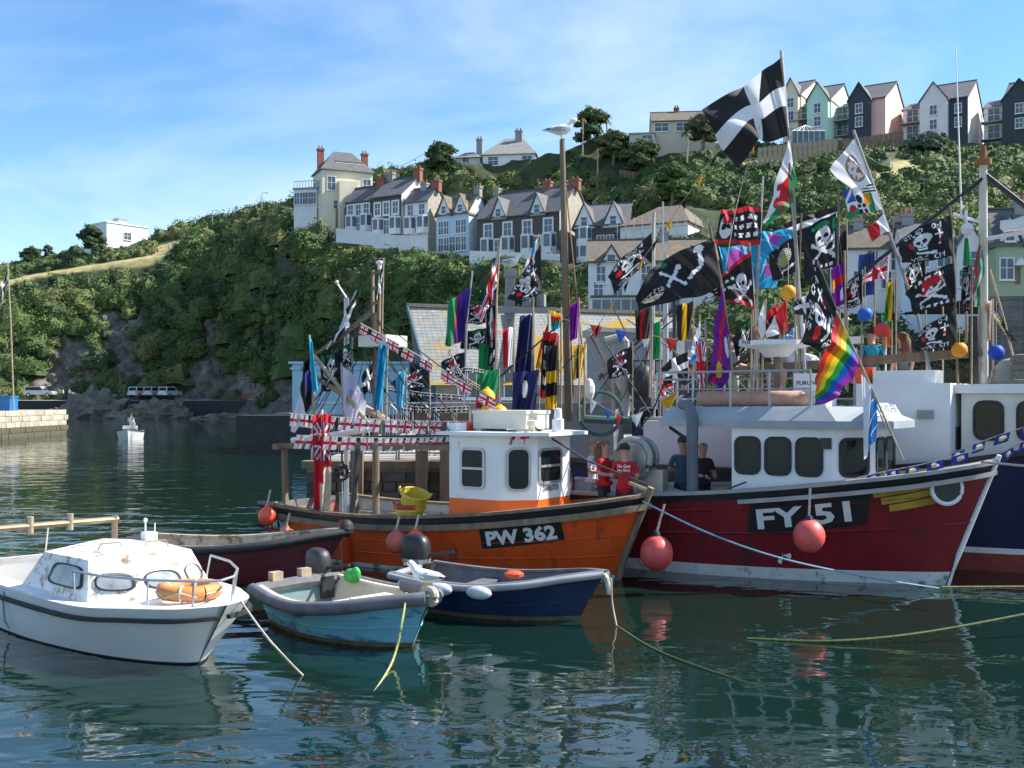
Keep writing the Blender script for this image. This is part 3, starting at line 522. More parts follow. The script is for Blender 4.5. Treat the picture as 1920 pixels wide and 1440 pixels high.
tree('dark windswept tree on the skyline left of the headland path', 60, 500, 222, 4.0, 2.6, (.06, .09, .03)); tree('small pale tree on the headland skyline', 90, 488, 224, 3.5, 1.3, (.08, .09, .04))
tree('dark domed tree beside the telegraph pole', 826, 322, 164, 4.5, 2.8, (.055, .095, .03))
tree('broad green tree behind the wooden mast top', 1105, 275, 163, 6.0, 3.0, (.075, .125, .035)); tree('round garden tree left of the beige house', 1150, 300, 159, 4.5, 2.6, (.1, .15, .045))
tree('grey leaved bushy tree in front of the beige house', 1318, 268, 152, 4.2, 2.4, (.11, .12, .06)); tree('dark garden tree below the flat annexe', 1200, 330, 155, 5.0, 3.0, (.075, .12, .035))
tree('leafy tree above the picket fence', 1260, 378, 136, 5.0, 2.4, (.085, .15, .035)); tree('blue green hydrangea hedge tree below the white ridge house', 1740, 292, 143, 2.6, 2.6, (.08, .13, .08))
def palm(label, px, py, Y, h):
    b = P(px, py, Y); t = thing('cabbage_palm', label, 'palm tree', b, 0, 'cabbage palms on the skyline'); MB().tube([b + Vector((0, 0, -1)), b + Vector((.1, 0, h * .5)), b + Vector((0, 0, h))], [.16, .13, .12], 6).build('trunk', palewood, t); m = MB()
    for i in range(46):
        a = i * 2.4; e = math.sin(i * 1.3) * 1.0 + .25; d = Vector((math.cos(a) * math.cos(e), math.sin(a) * math.cos(e), math.sin(e))); c = b + Vector((0, 0, h)); s = d.cross(Vector((0, 0, 1))).normalized() * .09; q = c + d * 1.3 - Vector((0, 0, .35))
        m.add([c - s, c + d * .7 - s, q, c + d * .7 + s, c + s], [(0, 1, 2, 3, 4)])
    m.build('crown', mat('palm_leaf', (.10, .12, .05), .6), t)
palm('tall cabbage palm beside the broad skyline tree', 1092, 285, 160, 5.2); palm('cabbage palm left of the flat annexe', 1137, 272, 163, 4.0); palm('bushy cabbage palm below the beige house', 1288, 292, 149, 3.4)
# grey steps, fences, poles on the hill
def fence(label, pts, h, m, step=.25, name='garden_fence'):
    t = thing(name, label, 'fence', P(*pts[0]))
    for (a, b) in zip(pts[:-1], pts[1:]):
        A, B = P(*a), P(*b); n = max(2, int((B - A).length / step)); me = None
        for i in range(n + 1):
            p = A + (B - A) * i / n
            if me is None: o = MB().b6(-step * .42, step * .42, -.03, .03, -.5, h).build('board', m, t, True); me = o.data
            else: o = bpy.data.objects.new('board', me); COL.objects.link(o); o.parent = t
            o.location = p - t.location
        MB().beam(A + Vector((0, .05, h * .8)), B + Vector((0, .05, h * .8)), .06, .1).beam(A + Vector((0, .05, h * .3)), B + Vector((0, .05, h * .3)), .06, .1).build('rail', m, t)
fence('pale picket fence climbing beside the gabled stone house', [(1192, 376, 150), (1242, 352, 151)], 1.9, palewood, .45); fence('brown board fence along the upper garden', [(1165, 340, 155), (1240, 352, 152)], 1.7, wood, .6)
fence('wooden garden fence below the conservatory', [(1425, 303, 143), (1575, 285, 145)], 1.9, palewood, .7); fence('brown panel fence below the pink house', [(1575, 285, 145), (1690, 268, 146)], 1.6, wood, .7)
st = thing('garden_steps', 'white handrailed steps climbing the bank right of the terrace', 'steps', P(1115, 385, 151)); m = MB(); a = [P(1112, 386, 151), P(1135, 366, 153), P(1145, 366, 153), P(1163, 347, 155)]
m.tube(a, .08, 5).tube([p + Vector((0, 0, .5)) for p in a], .06, 5)
for p in a: m.bar(p - Vector((0, 0, .8)), p + Vector((0, 0, .5)), .06, 5)
m.build('handrail', wframe, st)
def pole(name, label, cat, px, y0, y1, Y, r, m, arm=0, group=None):
    b = P(px, y0, Y); t = thing(name, label, cat, b, 0, group); e = P(px, y1, Y); mb = MB().tube([b - Vector((0, 0, 1.5)), e], [r, r * .7], 7)
    if arm: mb.tube([e, e + Vector((arm * .6, 0, .1)), e + Vector((arm, 0, .05))], r * .5, 5)
    mb.build('shaft', m, t)
    if arm: MB().box(e + Vector((arm, 0, .0)), (.5, .2, .1)).build('lamp_head', galv, t)
    return t
pole('street_lamp', 'thin street lamp on the skyline above the gorse bank', 'street lamp', 398, 428, 395, 210, .09, galv, .9, 'skyline lamps'); pole('street_lamp', 'taller thin street lamp left of the villa', 'street lamp', 491, 405, 362, 190, .09, galv, .9, 'skyline lamps')
pole('telegraph_pole', 'wooden telegraph pole on the ridge with wires', 'pole', 807, 336, 281, 165, .16, wood); pole('telegraph_pole', 'grey telegraph pole in the garden below the skyline trees', 'pole', 1120, 352, 278, 154, .13, wood)
pole('street_lamp', 'thin lamp post before the white retaining wall', 'street lamp', 770, 463, 404, 138, .08, galv, .6); pole('lamp_post', 'slim dark post at the foot of the cliff by the rocks', 'post', 219, 745, 650, 171, .11, dark); pole('telegraph_pole', 'wooden pole on the far road by the red barrier', 'pole', 476, 748, 646, 168, .14, palewood)
wr = MB()
for q in (P(702, 322, 159), P(895, 290, 163)):
    e = P(807, 283, 165); wr.tube([e, (e + q) / 2 - Vector((0, 0, .6)), q], .03, 4)
tag(wr.build('telegraph_wires', dark), 'thin wires strung from the ridge telegraph pole', 'wires')
tw = MB()
for (a, b, y0, y1, Y) in ((630, 700, 428, 446, 146), (700, 802, 438, 462, 142), (880, 1050, 470, 486, 132)):
    A, B = P(a, y0, Y), P(b, y0 + 6, Y - 4); tw.add([A, B, B - Vector((0, 0, 1.9)), A - Vector((0, 0, 1.9)), A + Vector((0, .4, 0)), B + Vector((0, .4, 0))], [(3, 2, 1, 0), (0, 1, 5, 4)])
tag(tw.build('garden_wall', render_white), 'white retaining wall along the front of the hillside terraces', 'wall')
# ------------------------------------------------------------------ rocks on the shore
rockm = mat('shore_rock', (.19, .165, .13), .9, .4, 1.2, stain=(.28, .2, .07), sth=.58, ssc=.5, bump=1.0, bsc=2.0)
def rock(label, px, Y, w, h, seed):
    c = P(px, 780, Y); c.z = 0; b = MB(); r_ = random.Random(seed); n, k = 22, 12; vs = []
    for i in range(k + 1):
        a = math.pi / 2 * i / k
        for j in range(n):
            t = 2 * math.pi * j / n; d = Vector((math.cos(t) * math.cos(a) * w, math.sin(t) * math.cos(a) * w * .6, math.sin(a) * h)); f = 1 + .22 * jit(d.x * 1.1 + seed, d.y * 1.3 + d.z * 1.5, seed) + .1 * (r_.random() - .5); vs.append(c + Vector((d.x * f, d.y * f, d.z * f - .6)))
    tag(b.add(vs, [(i * n + j, i * n + (j + 1) % n, (i + 1) * n + (j + 1) % n, (i + 1) * n + j) for i in range(k) for j in range(n)]).build('shore_rock', rockm), label, 'rock')
rock('large lichened shore rock beside the parked pickup', 180, 166, 5.2, 4.8, 1); rock('broad low shore rock below the parked cars', 300, 164, 5.0, 3.2, 2); rock('flat dark rock at the water by the far road', 250, 163, 4.0, 1.9, 3); rock('low rocks under the far road wall', 430, 162, 6.5, 1.3, 4); rock('small rock at the left end of the rock group', 120, 167, 3.0, 2.4, 5)
# ------------------------------------------------------------------ quay, pier end
qstone = [mat('quay_stone_%d' % i, c, .9, .3, 4, stain=(.03, .035, .02), sth=.6) for i, c in enumerate(((.10, .09, .075), (.075, .07, .06), (.13, .115, .09)))]
conc = mat('quay_concrete', (.34, .31, .26), .9, .2, 1.5); QZ, QY = 1.64, 23.3
q = MB(); q.b6(-4.5, -.3, QY + .12, 62, -2.9, QZ - .06).b6(-.31, 24, 33, 63, -2.9, QZ - .061); quay = tag(q.build('quay', conc), kind='structure')
MB().b6(-4.6, -.2, QY - .05, QY + .5, QZ - .16, QZ).build('timber_edge', wood, quay)
def stones(par, x0, x1, y, z0, z1, sw, sh, mats, face=-1):
    z = z0; rw = 0; me = {}
    while z < z1 - .05:
        x = x0 - (sw * .5 if rw % 2 else 0)
        while x < x1:
            w2 = sw * rnd.choice((.7, 1, 1.25)); k = (round(w2, 2), rnd.randrange(3))
            if k not in me:
                b = MB().box((0, 0, 0), (w2 - .03, .22, sh - .03)); o = b.build('stone', mats[k[1]]); me[k] = o.data; bpy.data.objects.remove(o)
            if x + w2 > x0:
                o = bpy.data.objects.new('stone', me[k]); COL.objects.link(o); o.parent = par; o.location = Vector((min(max(x + w2 / 2, x0 + w2 / 2), x1), y + rnd.uniform(-.025, .025), z + sh / 2)) - par.location
            x += w2
        z += sh; rw += 1
stones(quay, -4.5, -.3, QY + .1, -.1, QZ - .2, .42, .215, qstone)
pier = MB().b6(-62, -37.72, 70, 90, -2.9, 2.1).build('pier', conc); tag(pier, kind='structure')
ps_m = [mat('pale_pier_stone_%d' % i, c, .9, .25, 2) for i, c in enumerate(((.42, .37, .28), (.36, .32, .25), (.48, .43, .34)))]; sm = [MB().box((0, 0, 0), (.2, w2, .4)).build('stone', m_) for m_ in ps_m for w2 in (.75, 1.05)]; sd_m = [o.data for o in sm]
sm2 = [MB().box((0, 0, 0), (.2, w2, .4)).build('stone', mat('weedy_stone', (.09, .085, .05), .9, .35, 3)) for w2 in (.75, 1.05)]; sd_w = [o.data for o in sm2]
for o in sm + sm2: bpy.data.objects.remove(o)
for rw in range(6):
    y = 70.2 + .4 * (rw % 2)
    while y < 89.8:
        k = rnd.randrange(6); w2 = (.75, 1.05)[k % 2]; o = bpy.data.objects.new('stone', sd_m[k] if rw > 2 else sd_w[k % 2]); COL.objects.link(o); o.parent = pier; o.location = (-37.68 + rnd.uniform(-.03, .03), y + w2 / 2, -.25 + rw * .43); y += w2 + .03
for px, l in ((668, 'below the rope block'), (790, 'beside the slanting steel prop'), (836, 'behind the fish baskets'), (868, 'at the wheelhouse end of the quay wall')):
    x = P(px, 0, 23).x; tag(MB().box((x, QY - .18, .6), (.26, .24, 4.2)).build('fender_pile', wood), 'square timber fender pile ' + l, 'pile', 'timber piles along the quay')
def barrier(x, y, rz=0, w=1.9, h=1.32):
    t = thing('crowd_barrier', 'galvanised steel crowd barrier standing along the quay edge', 'barrier', (x, y, QZ - .06), rz, 'crowd barriers on the quay'); m = MB().tube([(-w / 2, 0, 0), (-w / 2, 0, h - .15), (-w / 2 + .15, 0, h), (w / 2 - .15, 0, h), (w / 2, 0, h - .15), (w / 2, 0, 0)], .024, 6).bar((-w / 2, 0, .2), (w / 2, 0, .2), .02, 6)
    m.build('frame', galv, t, True); me = None
    for i in range(1, 19):
        if me is None: o = MB().bar((0, 0, .2), (0, 0, h), .008, 4).build('bar', galv, t, True); me = o.data
        else: o = bpy.data.objects.new('bar', me); COL.objects.link(o); o.parent = t
        o.location.x = -w / 2 + i * w / 19
    for s in (-1, 1): MB().b6(s * w * .38 - .03, s * w * .38 + .03, -.3, .3, 0, .04).build('foot', galv, t, True)
    return t
for x, y, l in ((-3.55, 24.0, 'steel crowd barrier at the quay edge behind the stern gallows'), (-1.6, 24.05, 'steel crowd barrier at the quay edge behind the wheelhouse'), (-3.0, 26.5, 'steel crowd barrier set back on the quay towards the blue building'), (-1.2, 26.8, 'steel crowd barrier set back on the quay near the gantry')): barrier(x, y)['label'] = l
# ------------------------------------------------------------------ boats
class Hull:
    """stations stern to bow: (x at waterline, x at sheer, half beam waterline, half beam sheer, sheer z, keel z); local x forward, y to port"""
    def __init__(s, st, pw=1.0): s.st = st; s.n = len(st) - 1; s.pw = pw
    def par(s, u):
        u = max(0, min(s.n, u)); i = min(int(u), s.n - 1); t = u - i; g = lambda k: s.st[max(0, min(s.n, k))]
        p0, p1, p2, p3 = g(i - 1), g(i), g(i + 1), g(i + 2)
        return [max(.5 * (2 * b + (c - a) * t + (2 * a - 5 * b + 4 * c - d) * t * t + (3 * b - a - 3 * c + d) * t ** 3), -99) for a, b, c, d in zip(p0, p1, p2, p3)]
    def pt(s, u, z, side=-1, off=0.0):
        xw, xs, bw, bs, zs, zk = s.par(u); bw = max(bw, 0.0); bs = max(bs, 0.0)
        if z >= 0: t = min(1.2, z / zs); x = xw + (xs - xw) * t; y = bw + (bs - bw) * t ** s.pw
        else: t = min(1, z / zk); x = xw; y = bw * math.sqrt(max(0, 1 - t * t))
        return Vector((x, side * max(0.0, y + off), z))
    def sheer(s, u): return s.par(u)[4]
    def skin(s, rows, mats, name, parent, nu=36, off=0.0, transom=True, smooth=True):
        b = MB(); us = [s.n * i / nu for i in range(nu + 1)]; k = len(rows)
        for side in (-1, 1):
            vs = []
            for u in us:
                zs = s.sheer(u); zk = s.par(u)[5]
                for r in rows: vs.append(s.pt(u, r(zs, zk), side, off))
            for i in range(nu):
                for j in range(k - 1):
                    f = (i * k + j, (i + 1) * k + j, (i + 1) * k + j + 1, i * k + j + 1); b.add([], [], 0); b.f.append(tuple(q + (len(b.v)) for q in (f if side < 0 else f[::-1]))); b.m.append(min(j, len(mats) - 1) if len(mats) > 1 else 0)
            b.v += [tuple(v) for v in vs]
        if transom:
            zs = s.sheer(0); zk = s.par(0)[5]; vs = [s.pt(0, r(zs, zk), sd, off) for sd in (-1, 1) for r in rows]; fs = [(j, j + 1, k + j + 1, k + j) for j in range(k - 1)]; q = len(b.v); b.v += [tuple(v) for v in vs]; b.f += [tuple(i + q for i in f) for f in fs]; b.m += [min(j, len(mats) - 1) if len(mats) > 1 else 0 for j in range(k - 1)]
        o = b.build(name, mats, parent, True); return smooth_angle(o, 35) if smooth else o
    def deck(s, name, m, parent, zf, inset=.06, nu=30, u0=0.02, u1=None):
        b = MB(); u1 = s.n - .05 if u1 is None else u1; vs = []
        for i in range(nu + 1):
            u = u0 + (u1 - u0) * i / nu; z = zf(s.sheer(u))
            for sd in (-1, 1): vs.append(s.pt(u, z, sd, -inset))
        return b.add(vs, [(2 * i, 2 * i + 2, 2 * i + 3, 2 * i + 1) for i in range(nu)]).build(name, m, parent, True)
    def rail(s, name, m, parent, w, h, dz=0.0, off=0.0, nu=40, u0=0.0, u1=None, round_=False, both=True, sides=(-1, 1)):
        b = MB(); u1 = s.n if u1 is None else u1
        for sd in sides:
            pts = []
            for i in range(nu + 1): u = u0 + (u1 - u0) * i / nu; z = s.sheer(u); p = s.pt(u, z, sd, off); pts.append(p + Vector((0, 0, dz)))
            if round_: b.tube(pts, w, 8)
            else:
                vs = []
                for i, p in enumerate(pts):
                    d = (pts[min(i + 1, nu)] - pts[max(i - 1, 0)]).normalized(); o_ = Vector((d.y, -d.x, 0)).normalized() * (1 if sd < 0 else -1)
                    vs += [p + o_ * w / 2 - Vector((0, 0, h / 2)), p + o_ * w / 2 + Vector((0, 0, h / 2)), p - o_ * w / 2 + Vector((0, 0, h / 2)), p - o_ * w / 2 - Vector((0, 0, h / 2))]
                b.add(vs, [tuple(q if sd < 0 else q for q in (4 * i + j, 4 * i + (j + 1) % 4, 4 * i + 4 + (j + 1) % 4, 4 * i + 4 + j)) for i in range(nu) for j in range(4)] + [(0, 1, 2, 3), (4 * nu + 3, 4 * nu + 2, 4 * nu + 1, 4 * nu)])
        o = b.build(name, m, parent, True); return smooth_angle(o, 50)
    def strip(s, name, m, parent, fz, r=.011, off=.004, nu=30, u0=0.0):
        b = MB()
        for sd in (-1, 1): b.tube([s.pt(u0 + (s.n - u0) * i / nu, s.sheer(u0 + (s.n - u0) * i / nu) * fz, sd, off) for i in range(nu + 1)], r, 5)
        return b.build(name, m, parent, True)
    def u_at(s, x, z):
        a, b = 0.0, float(s.n)
        for _ in range(30):
            c = (a + b) / 2
            if s.pt(c, z).x < x: a = c
            else: b = c
        return (a + b) / 2
    def patch(s, name, m, parent, x0, x1, zf0, zf1, off, side=-1, n=14, k=5, skew=0):
        b = MB(); vs = []
        for i in range(n + 1):
            for j in range(k + 1):
                f = j / k; x = x0 + (x1 - x0) * i / n + skew * f; u = s.u_at(x, .6); zs = s.sheer(u); z = zf0(zs) + (zf1(zs) - zf0(zs)) * f; q = s.pt(s.u_at(x, z), z, side, off); vs.append(q)
        return b.add(vs, [(i * (k + 1) + j, (i + 1) * (k + 1) + j, (i + 1) * (k + 1) + j + 1, i * (k + 1) + j + 1) for i in range(n) for j in range(k)]).build(name, m, parent, True)
    def text(s, body, m, parent, x0, zf, h, off, side=-1, bold=.03, sx=.8, width=None, slant=0):
        vs, fs = text2d(body, bold, sx); W = max(v.x for v in vs); kx = (width / W) if width else h; out = []
        for v in vs:
            x = x0 + v.x * kx + slant * v.y * h; u = s.u_at(x, .6); z = zf(s.sheer(u)) + v.y * h; out.append(s.pt(s.u_at(x, z), z, side, off))
        return MB().add(out, fs).build('lettering', m, parent, True)
def boat(name, label, bowpx, bowY, ang, L, cat='boat'):
    """Empty on the water at amidships; bow waterline at the given pixel column"""
    a = R(ang); bx = (bowpx - 960) / F * bowY; d = Vector((math.cos(a), -math.sin(a), 0)); c = Vector((bx, bowY, 0)) - d * L
    return thing(name, label, cat, c, -a)
def buoy(label, px, py, Y, r, m, group='round fender buoys', rope_to=None, name='fender_buoy', cap=None):
    c = P(px, py, Y); t = thing(name, label, 'buoy', c, 0, group); MB().sph(c, r, 20, 0, (1, 1, 1.08)).build('ball', m, t, smooth=True)
    MB().tube([c + Vector((0, 0, r * .95)), c + Vector((0, 0, r * 1.3))], [r * .32, r * .2], 8).build('neck', cap or m, t)
    if rope_to: MB().tube([c + Vector((0, 0, r * 1.25)), P(rope_to[0], rope_to[1], Y + .05)], .02, 5).build('rope', rope_m, t)
    return t
def rounded_win(w, h, r, n=4):
    pts = []
    for cx, cz, a0 in ((w / 2 - r, h / 2 - r, 0), (-w / 2 + r, h / 2 - r, 90), (-w / 2 + r, -h / 2 + r, 180), (w / 2 - r, -h / 2 + r, 270)):
        for i in range(n + 1): a = R(a0 + 90 * i / n); pts.append((cx + r * math.cos(a), cz + r * math.sin(a)))
    return pts
def cabwin(par, O, ux, w, h, r=.08, frame=None, bar=0, fw=.045, name='window'):
    """window on a cabin wall: O centre, ux horizontal direction on the wall (outward normal is ux x up)"""
    O = Vector(O); ux = Vector(ux).normalized(); up = Vector((0, 0, 1)); n = ux.cross(up).normalized(); o_, i_ = rounded_win(w + 2 * fw, h + 2 * fw, r + fw), rounded_win(w, h, r); k = len(o_)
    f = MB().add([O + ux * x + up * z + n * .025 for x, z in o_] + [O + ux * x + up * z + n * .025 for x, z in i_] + [O + ux * x + up * z for x, z in o_], [(j, (j + 1) % k, k + (j + 1) % k, k + j) for j in range(k)] + [(2 * k + j, 2 * k + (j + 1) % k, (j + 1) % k, j) for j in range(k)])
    if bar: f.beam(O + ux * -w / 2 + n * .015, O + ux * w / 2 + n * .015, .03, .04)
    fo = f.build(name, frame or black_rub, par, True); MB().add([O + ux * x + up * z + n * .008 for x, z in i_], [tuple(range(k))]).build('pane', glass, fo, True); return fo
def cabin(plan, z0, z1, taper=0.0, cx=0, split=None):
    """closed walls from a plan polygon (counter-clockwise), optional second material below z=split"""
    b = MB(); n = len(plan); zs = [z0, split, z1] if split else [z0, z1]
    for q in range(len(zs) - 1):
        a, c = zs[q], zs[q + 1]; f = lambda p, z: (cx + (p[0] - cx) * (1 - taper * (z - z0) / (z1 - z0)), p[1] * (1 - taper * (z - z0) / (z1 - z0)), z)
        for i in range(n): p, r_ = plan[i], plan[(i + 1) % n]; b.add([f(p, a), f(r_, a), f(r_, c), f(p, c)], [(0, 1, 2, 3)], 1 if (split and q == 0) else 0)
    return b
def outboard(par, x, z, m, scale=1.0, y=0.0):
    cw = MB(); prof = [(.70, .0), (.86, .05), (.95, .16), (1.0, .28), (.96, .40), (.80, .48), (.45, .52), (.0, .53)]; n = 16; vs = []
    for r, h in prof:
        for q in range(n):
            t = 2 * math.pi * q / n; ct, st = math.cos(t), math.sin(t); f = .2 * scale * r; vs.append((x - .13 * scale + f * 1.15 * math.copysign(abs(ct) ** .6, ct) - .06 * scale * h, y + f * .72 * math.copysign(abs(st) ** .6, st), z + h * scale))
    cw.add(vs, [(a * n + q, a * n + (q + 1) % n, (a + 1) * n + (q + 1) % n, (a + 1) * n + q) for a in range(len(prof) - 1) for q in range(n)]); o = cw.build('outboard_motor', m, par, True); smooth_angle(o, 40)
    MB().add([(v[0] + (v[0] - x + .13 * scale) * .02, y + (v[1] - y) * 1.025, v[2]) for v in vs[n:3 * n]], [(q, (q + 1) % n, n + (q + 1) % n, n + q) for q in range(n)]).build('cowl_band', galv, o, True)
    MB().b6(x - .22 * scale, x - .04 * scale, y - .06, y + .06, -.35, z + .05).build('motor_leg', dark, o, True); MB().b6(x - .02, x + .12, y - .1, y + .1, z - .2, z + .1).build('motor_clamp', dark, o, True); MB().bar((x, y, z + .2), (x + .45, y + .12, z + .28), .025, 6).build('tiller', dark, o, True); return o
up1 = lambda zs, zk: zs
# --- white cabin cruiser
bt = boat('cabin_cruiser', 'weathered white cabin cruiser with an orange lifebuoy on its foredeck', 372, 12.1, 45, 5.6, 'boat')
H = Hull([(0.0, -.05, .80, .95, .62, -.35), (1.6, 1.6, .90, 1.05, .62, -.4), (3.0, 3.2, .88, 1.06, .63, -.4), (4.2, 4.6, .68, .99, .65, -.35), (5.0, 5.35, .42, .74, .69, -.28), (5.45, 5.92, .16, .45, .72, -.2), (5.6, 6.15, .0, .05, .73, -.08)], .7)
H.skin([lambda a, b: b, lambda a, b: b * .5, lambda a, b: 0.02, lambda a, b: a * .45, lambda a, b: a - .16, lambda a, b: a - .12, up1], [black_rub, black_rub, white_gel, white_gel, white_gel, white_gel], 'hull', bt)
H.rail('rubbing_strake', black_rub, bt, .05, .045, -.13, .012)
fd = H.deck('foredeck', white_gel, bt, lambda z: z + .0, .0, u0=1.6, u1=6)
H.skin([lambda a, b: .1, lambda a, b: a - .01], [white_gel], 'cockpit_lining', bt, off=-.1); H.deck('cockpit_floor', palewood, bt, lambda z: .11, .06, u0=.05, u1=2.0)
H.rail('side_deck', white_gel, bt, .26, .03, .012, -.12, u1=2.2)
cz0, cz1 = .63, 1.09; pl = [(2.7, -.88), (4.5, -.80), (4.98, -.28), (4.98, .28), (4.5, .80), (2.7, .88)]
top = [(3.1, -.74), (4.2, -.66), (4.5, -.24), (4.5, .24), (4.2, .66), (3.1, .74)]; cb = MB(); n = 6
cb.add([(x, y, cz0) for x, y in pl] + [(x, y, cz1) for x, y in top], [(i, (i + 1) % n, n + (i + 1) % n, n + i) for i in range(n)])
cb.add([(x, y, cz1) for x, y in top] + [(3.12, 0, cz1 + .1), (4.3, 0, cz1 + .09)], [(0, 1, 7, 6), (1, 2, 7), (2, 3, 7), (3, 4, 7), (4, 5, 6, 7), (5, 0, 6)])
cabn = cb.build('cabin', mat('weathered_cabin_white', (.78, .78, .75), .4, .06, 2, stain=(.36, .24, .13), sth=.53, ssc=5.5), bt, True)
def wallwin(i, f0, f1, h0, h1, r, nm='window'):
    A, B, Cc, D = Vector((*pl[i], cz0)), Vector((*pl[i + 1], cz0)), Vector((*top[i + 1], cz1)), Vector((*top[i], cz1)); E = lambda s, t: (A * (1 - s) + B * s) * (1 - t) + (D * (1 - s) + Cc * s) * t
    nn = (B - A).cross(D - A).normalized(); w = rounded_win(1, 1, r); k = len(w); o_ = [E((f0 + f1) / 2 + x * (f1 - f0), (h0 + h1) / 2 + z * (h1 - h0)) for x, z in w]; c = sum(o_, Vector()) / k
    i_ = [c + (p - c) * .88 for p in o_]; fo = MB().add([p + nn * .014 for p in o_] + [p + nn * .018 for p in i_] + o_, [(j, (j + 1) % k, k + (j + 1) % k, k + j) for j in range(k)] + [(2 * k + j, 2 * k + (j + 1) % k, (j + 1) % k, j) for j in range(k)]).build(nm, black_rub, bt, True)
    MB().add([p + nn * .008 for p in i_], [tuple(range(k))]).build('pane', mat('hazy_acrylic', (.30, .33, .34), .12, .35, 5), fo, True)
wallwin(0, .34, .92, .26, .82, .24); wallwin(1, .12, .88, .28, .68, .38); wallwin(2, .06, .94, .28, .68, .38); wallwin(3, .12, .88, .28, .68, .38); wallwin(4, .08, .66, .26, .82, .24)
for x, y in ((3.75, -.35), (3.95, .15)): MB().tube([(x, y, cz1 + .03), (x + .02, y + .03, cz1 + .12), (x + .1, y + .24, cz1 + .13), (x + .12, y + .27, cz1 + .05)], .012, 6).build('grab_handle', palewood, bt, True)
MB().b6(3.15, 3.3, .5, .66, cz1 + .0, cz1 + .14).bar((3.2, .54, cz1 + .1), (3.2, .54, cz1 + .28), .012, 6).bar((3.26, .64, cz1 + .1), (3.27, .64, cz1 + .26), .008, 6).sph((3.2, .54, cz1 + .3), .03, 8).build('roof_light', white_paint, bt, True)
pr = MB(); rp = [(4.3, -.88), (4.9, -.8), (5.5, -.56), (5.95, -.25), (6.1, 0), (5.95, .25), (5.5, .56), (4.9, .8), (4.3, .88)]
pr.tube([Vector((x, y, 1.0)) for x, y in rp], .015, 6)
for x, y in (rp[0], rp[2], rp[3], rp[5], rp[6], rp[8]): pr.bar((x - .05, y * .95, .66), (x, y, 1.0), .013, 6)
pr.build('pulpit_rail', galv, bt, True)
gal = MB().tube([(1.6, .85, .55), (1.6, .85, 1.3)], .045, 8).tube([(1.6, .9, 1.25), (1.6, -.98, 1.25)], .045, 8).bar((1.6, -.9, .55), (1.6, -.9, 1.25), .045, 8).build('stern_gantry', mat('bronze_tube', (.36, .27, .17), .35, .2, 3, metal=.5), bt, True)
for y in (-.35, .2): MB().bar((1.6, y, 1.15), (1.6, y, 1.38), .05, 8).build('rod_holder', palewood, gal, True)
MB().tube([(1.6, -.1, 1.25), (1.75, -.2, .9), (1.9, -.3, .6)], .012, 5).build('gantry_line', rope_m, gal, True)
MB().tube([(2.6, -1.03, .64), (2.65, -1.08, .5), (2.63, -1.05, .2), (2.65, -1.0, .1)], .014, 5).build('hanging_line', blue_rope, bt, True)
lb = thing('lifebuoy', 'faded orange lifebuoy lying on the white foredeck', 'lifebuoy', bt.matrix_basis @ Vector((5.4, 0, .78)), bt.rotation_euler.z)
MB().torus((0, 0, .03), .29, .085, 28, 10).build('ring', mat('faded_orange', (.62, .24, .07), .6, .15, 6), lb, True, True)
for k in range(4): a = R(45 + 90 * k); MB().torus((.29 * math.cos(a), .29 * math.sin(a), .03), .09, .012, 12, 5, 0, Matrix.Rotation(a, 3, 'Z') @ Matrix.Rotation(R(90), 3, 'X')).build('band', letter_white, lb, True)
MB().tube([(.38 * math.cos(t * .5), .38 * math.sin(t * .5), .03 + .03 * math.sin(t * 3)) for t in range(13)], .011, 5).build('grab_line', rope_m, lb, True)
# --- small open boats
def openboat(name, label, bowpx, Y, ang, L, b, zs, hullm, inm, railm, railr, thwarts=(.3, .62), boot=None, z_in=.12, bowrise=.22):
    t = boat(name, label, bowpx, Y, ang, L)
    H = Hull([(0, -.08, b * .62, b * .84, zs + .05, -.2), (L * .25, L * .24, b * .78, b * .97, zs, -.24), (L * .5, L * .5, b * .8, b, zs, -.25), (L * .75, L * .78, b * .58, b * .86, zs + bowrise * .35, -.22), (L * .92, L * .98, b * .24, b * .48, zs + bowrise * .75, -.18), (L, L * 1.15, .0, .03, zs + bowrise, -.08)])
    H.skin([lambda a, q: q, lambda a, q: q * .5, lambda a, q: .06, lambda a, q: a * .35, lambda a, q: a * .6, lambda a, q: a * .82, up1], [boot or hullm, boot or hullm, hullm], 'hull', t)
    H.skin([lambda a, q: z_in, lambda a, q: a * .6, lambda a, q: a - .005], [inm], 'lining', t, off=-.05); H.deck('floor', palewood, t, lambda z: z_in + .01, .04, u1=4.6)
    H.rail('gunwale', inm, t, .1, .035, .0, -.03); r = H.rail('fender_rail', railm, t, railr, 0, -.04, railr * .55, round_=True)
    for fz in (.4, .62, .82): H.strip('plank_lap', hullm if railm is not black_rub else railm, t, fz)
    xt = -.08; MB().tube([(xt, -b * .84, zs), (xt, 0, zs + .02), (xt, b * .84, zs)], railr, 8).build('transom_fender', railm, t, True)
    for f in thwarts: u = f * 5; w = H.pt(u, zs * .72, -1, -.05).y; MB().b6(f * L - .13, f * L + .13, w, -w, zs * .72 - .03, zs * .72).build('thwart', inm, t, True)
    return t, H
blu = mat('scuffed_light_blue', (.16, .42, .52), .55, .15, 3, stain=(.03, .09, .22), sth=.55, ssc=3.2, stretch=(.5, .5, 1.5)); weed = mat('weedy_boot', (.12, .10, .055), .8, .4, 6)
cream_in = mat('cream_inside', (.66, .61, .48), .6, .1, 3, stain=(.3, .22, .12), sth=.68)
greyhose = mat('grey_hose', (.13, .135, .15), .7, .3, 5, stain=(.3, .29, .27), sth=.64, ssc=7)
t1, H1 = openboat('rowing_dinghy', 'scuffed light blue dinghy with grey hose fender and cream inside', 772, 12.9, 46, 2.4, .80, .46, blu, cream_in, greyhose, .085, (.36, .66), weed)
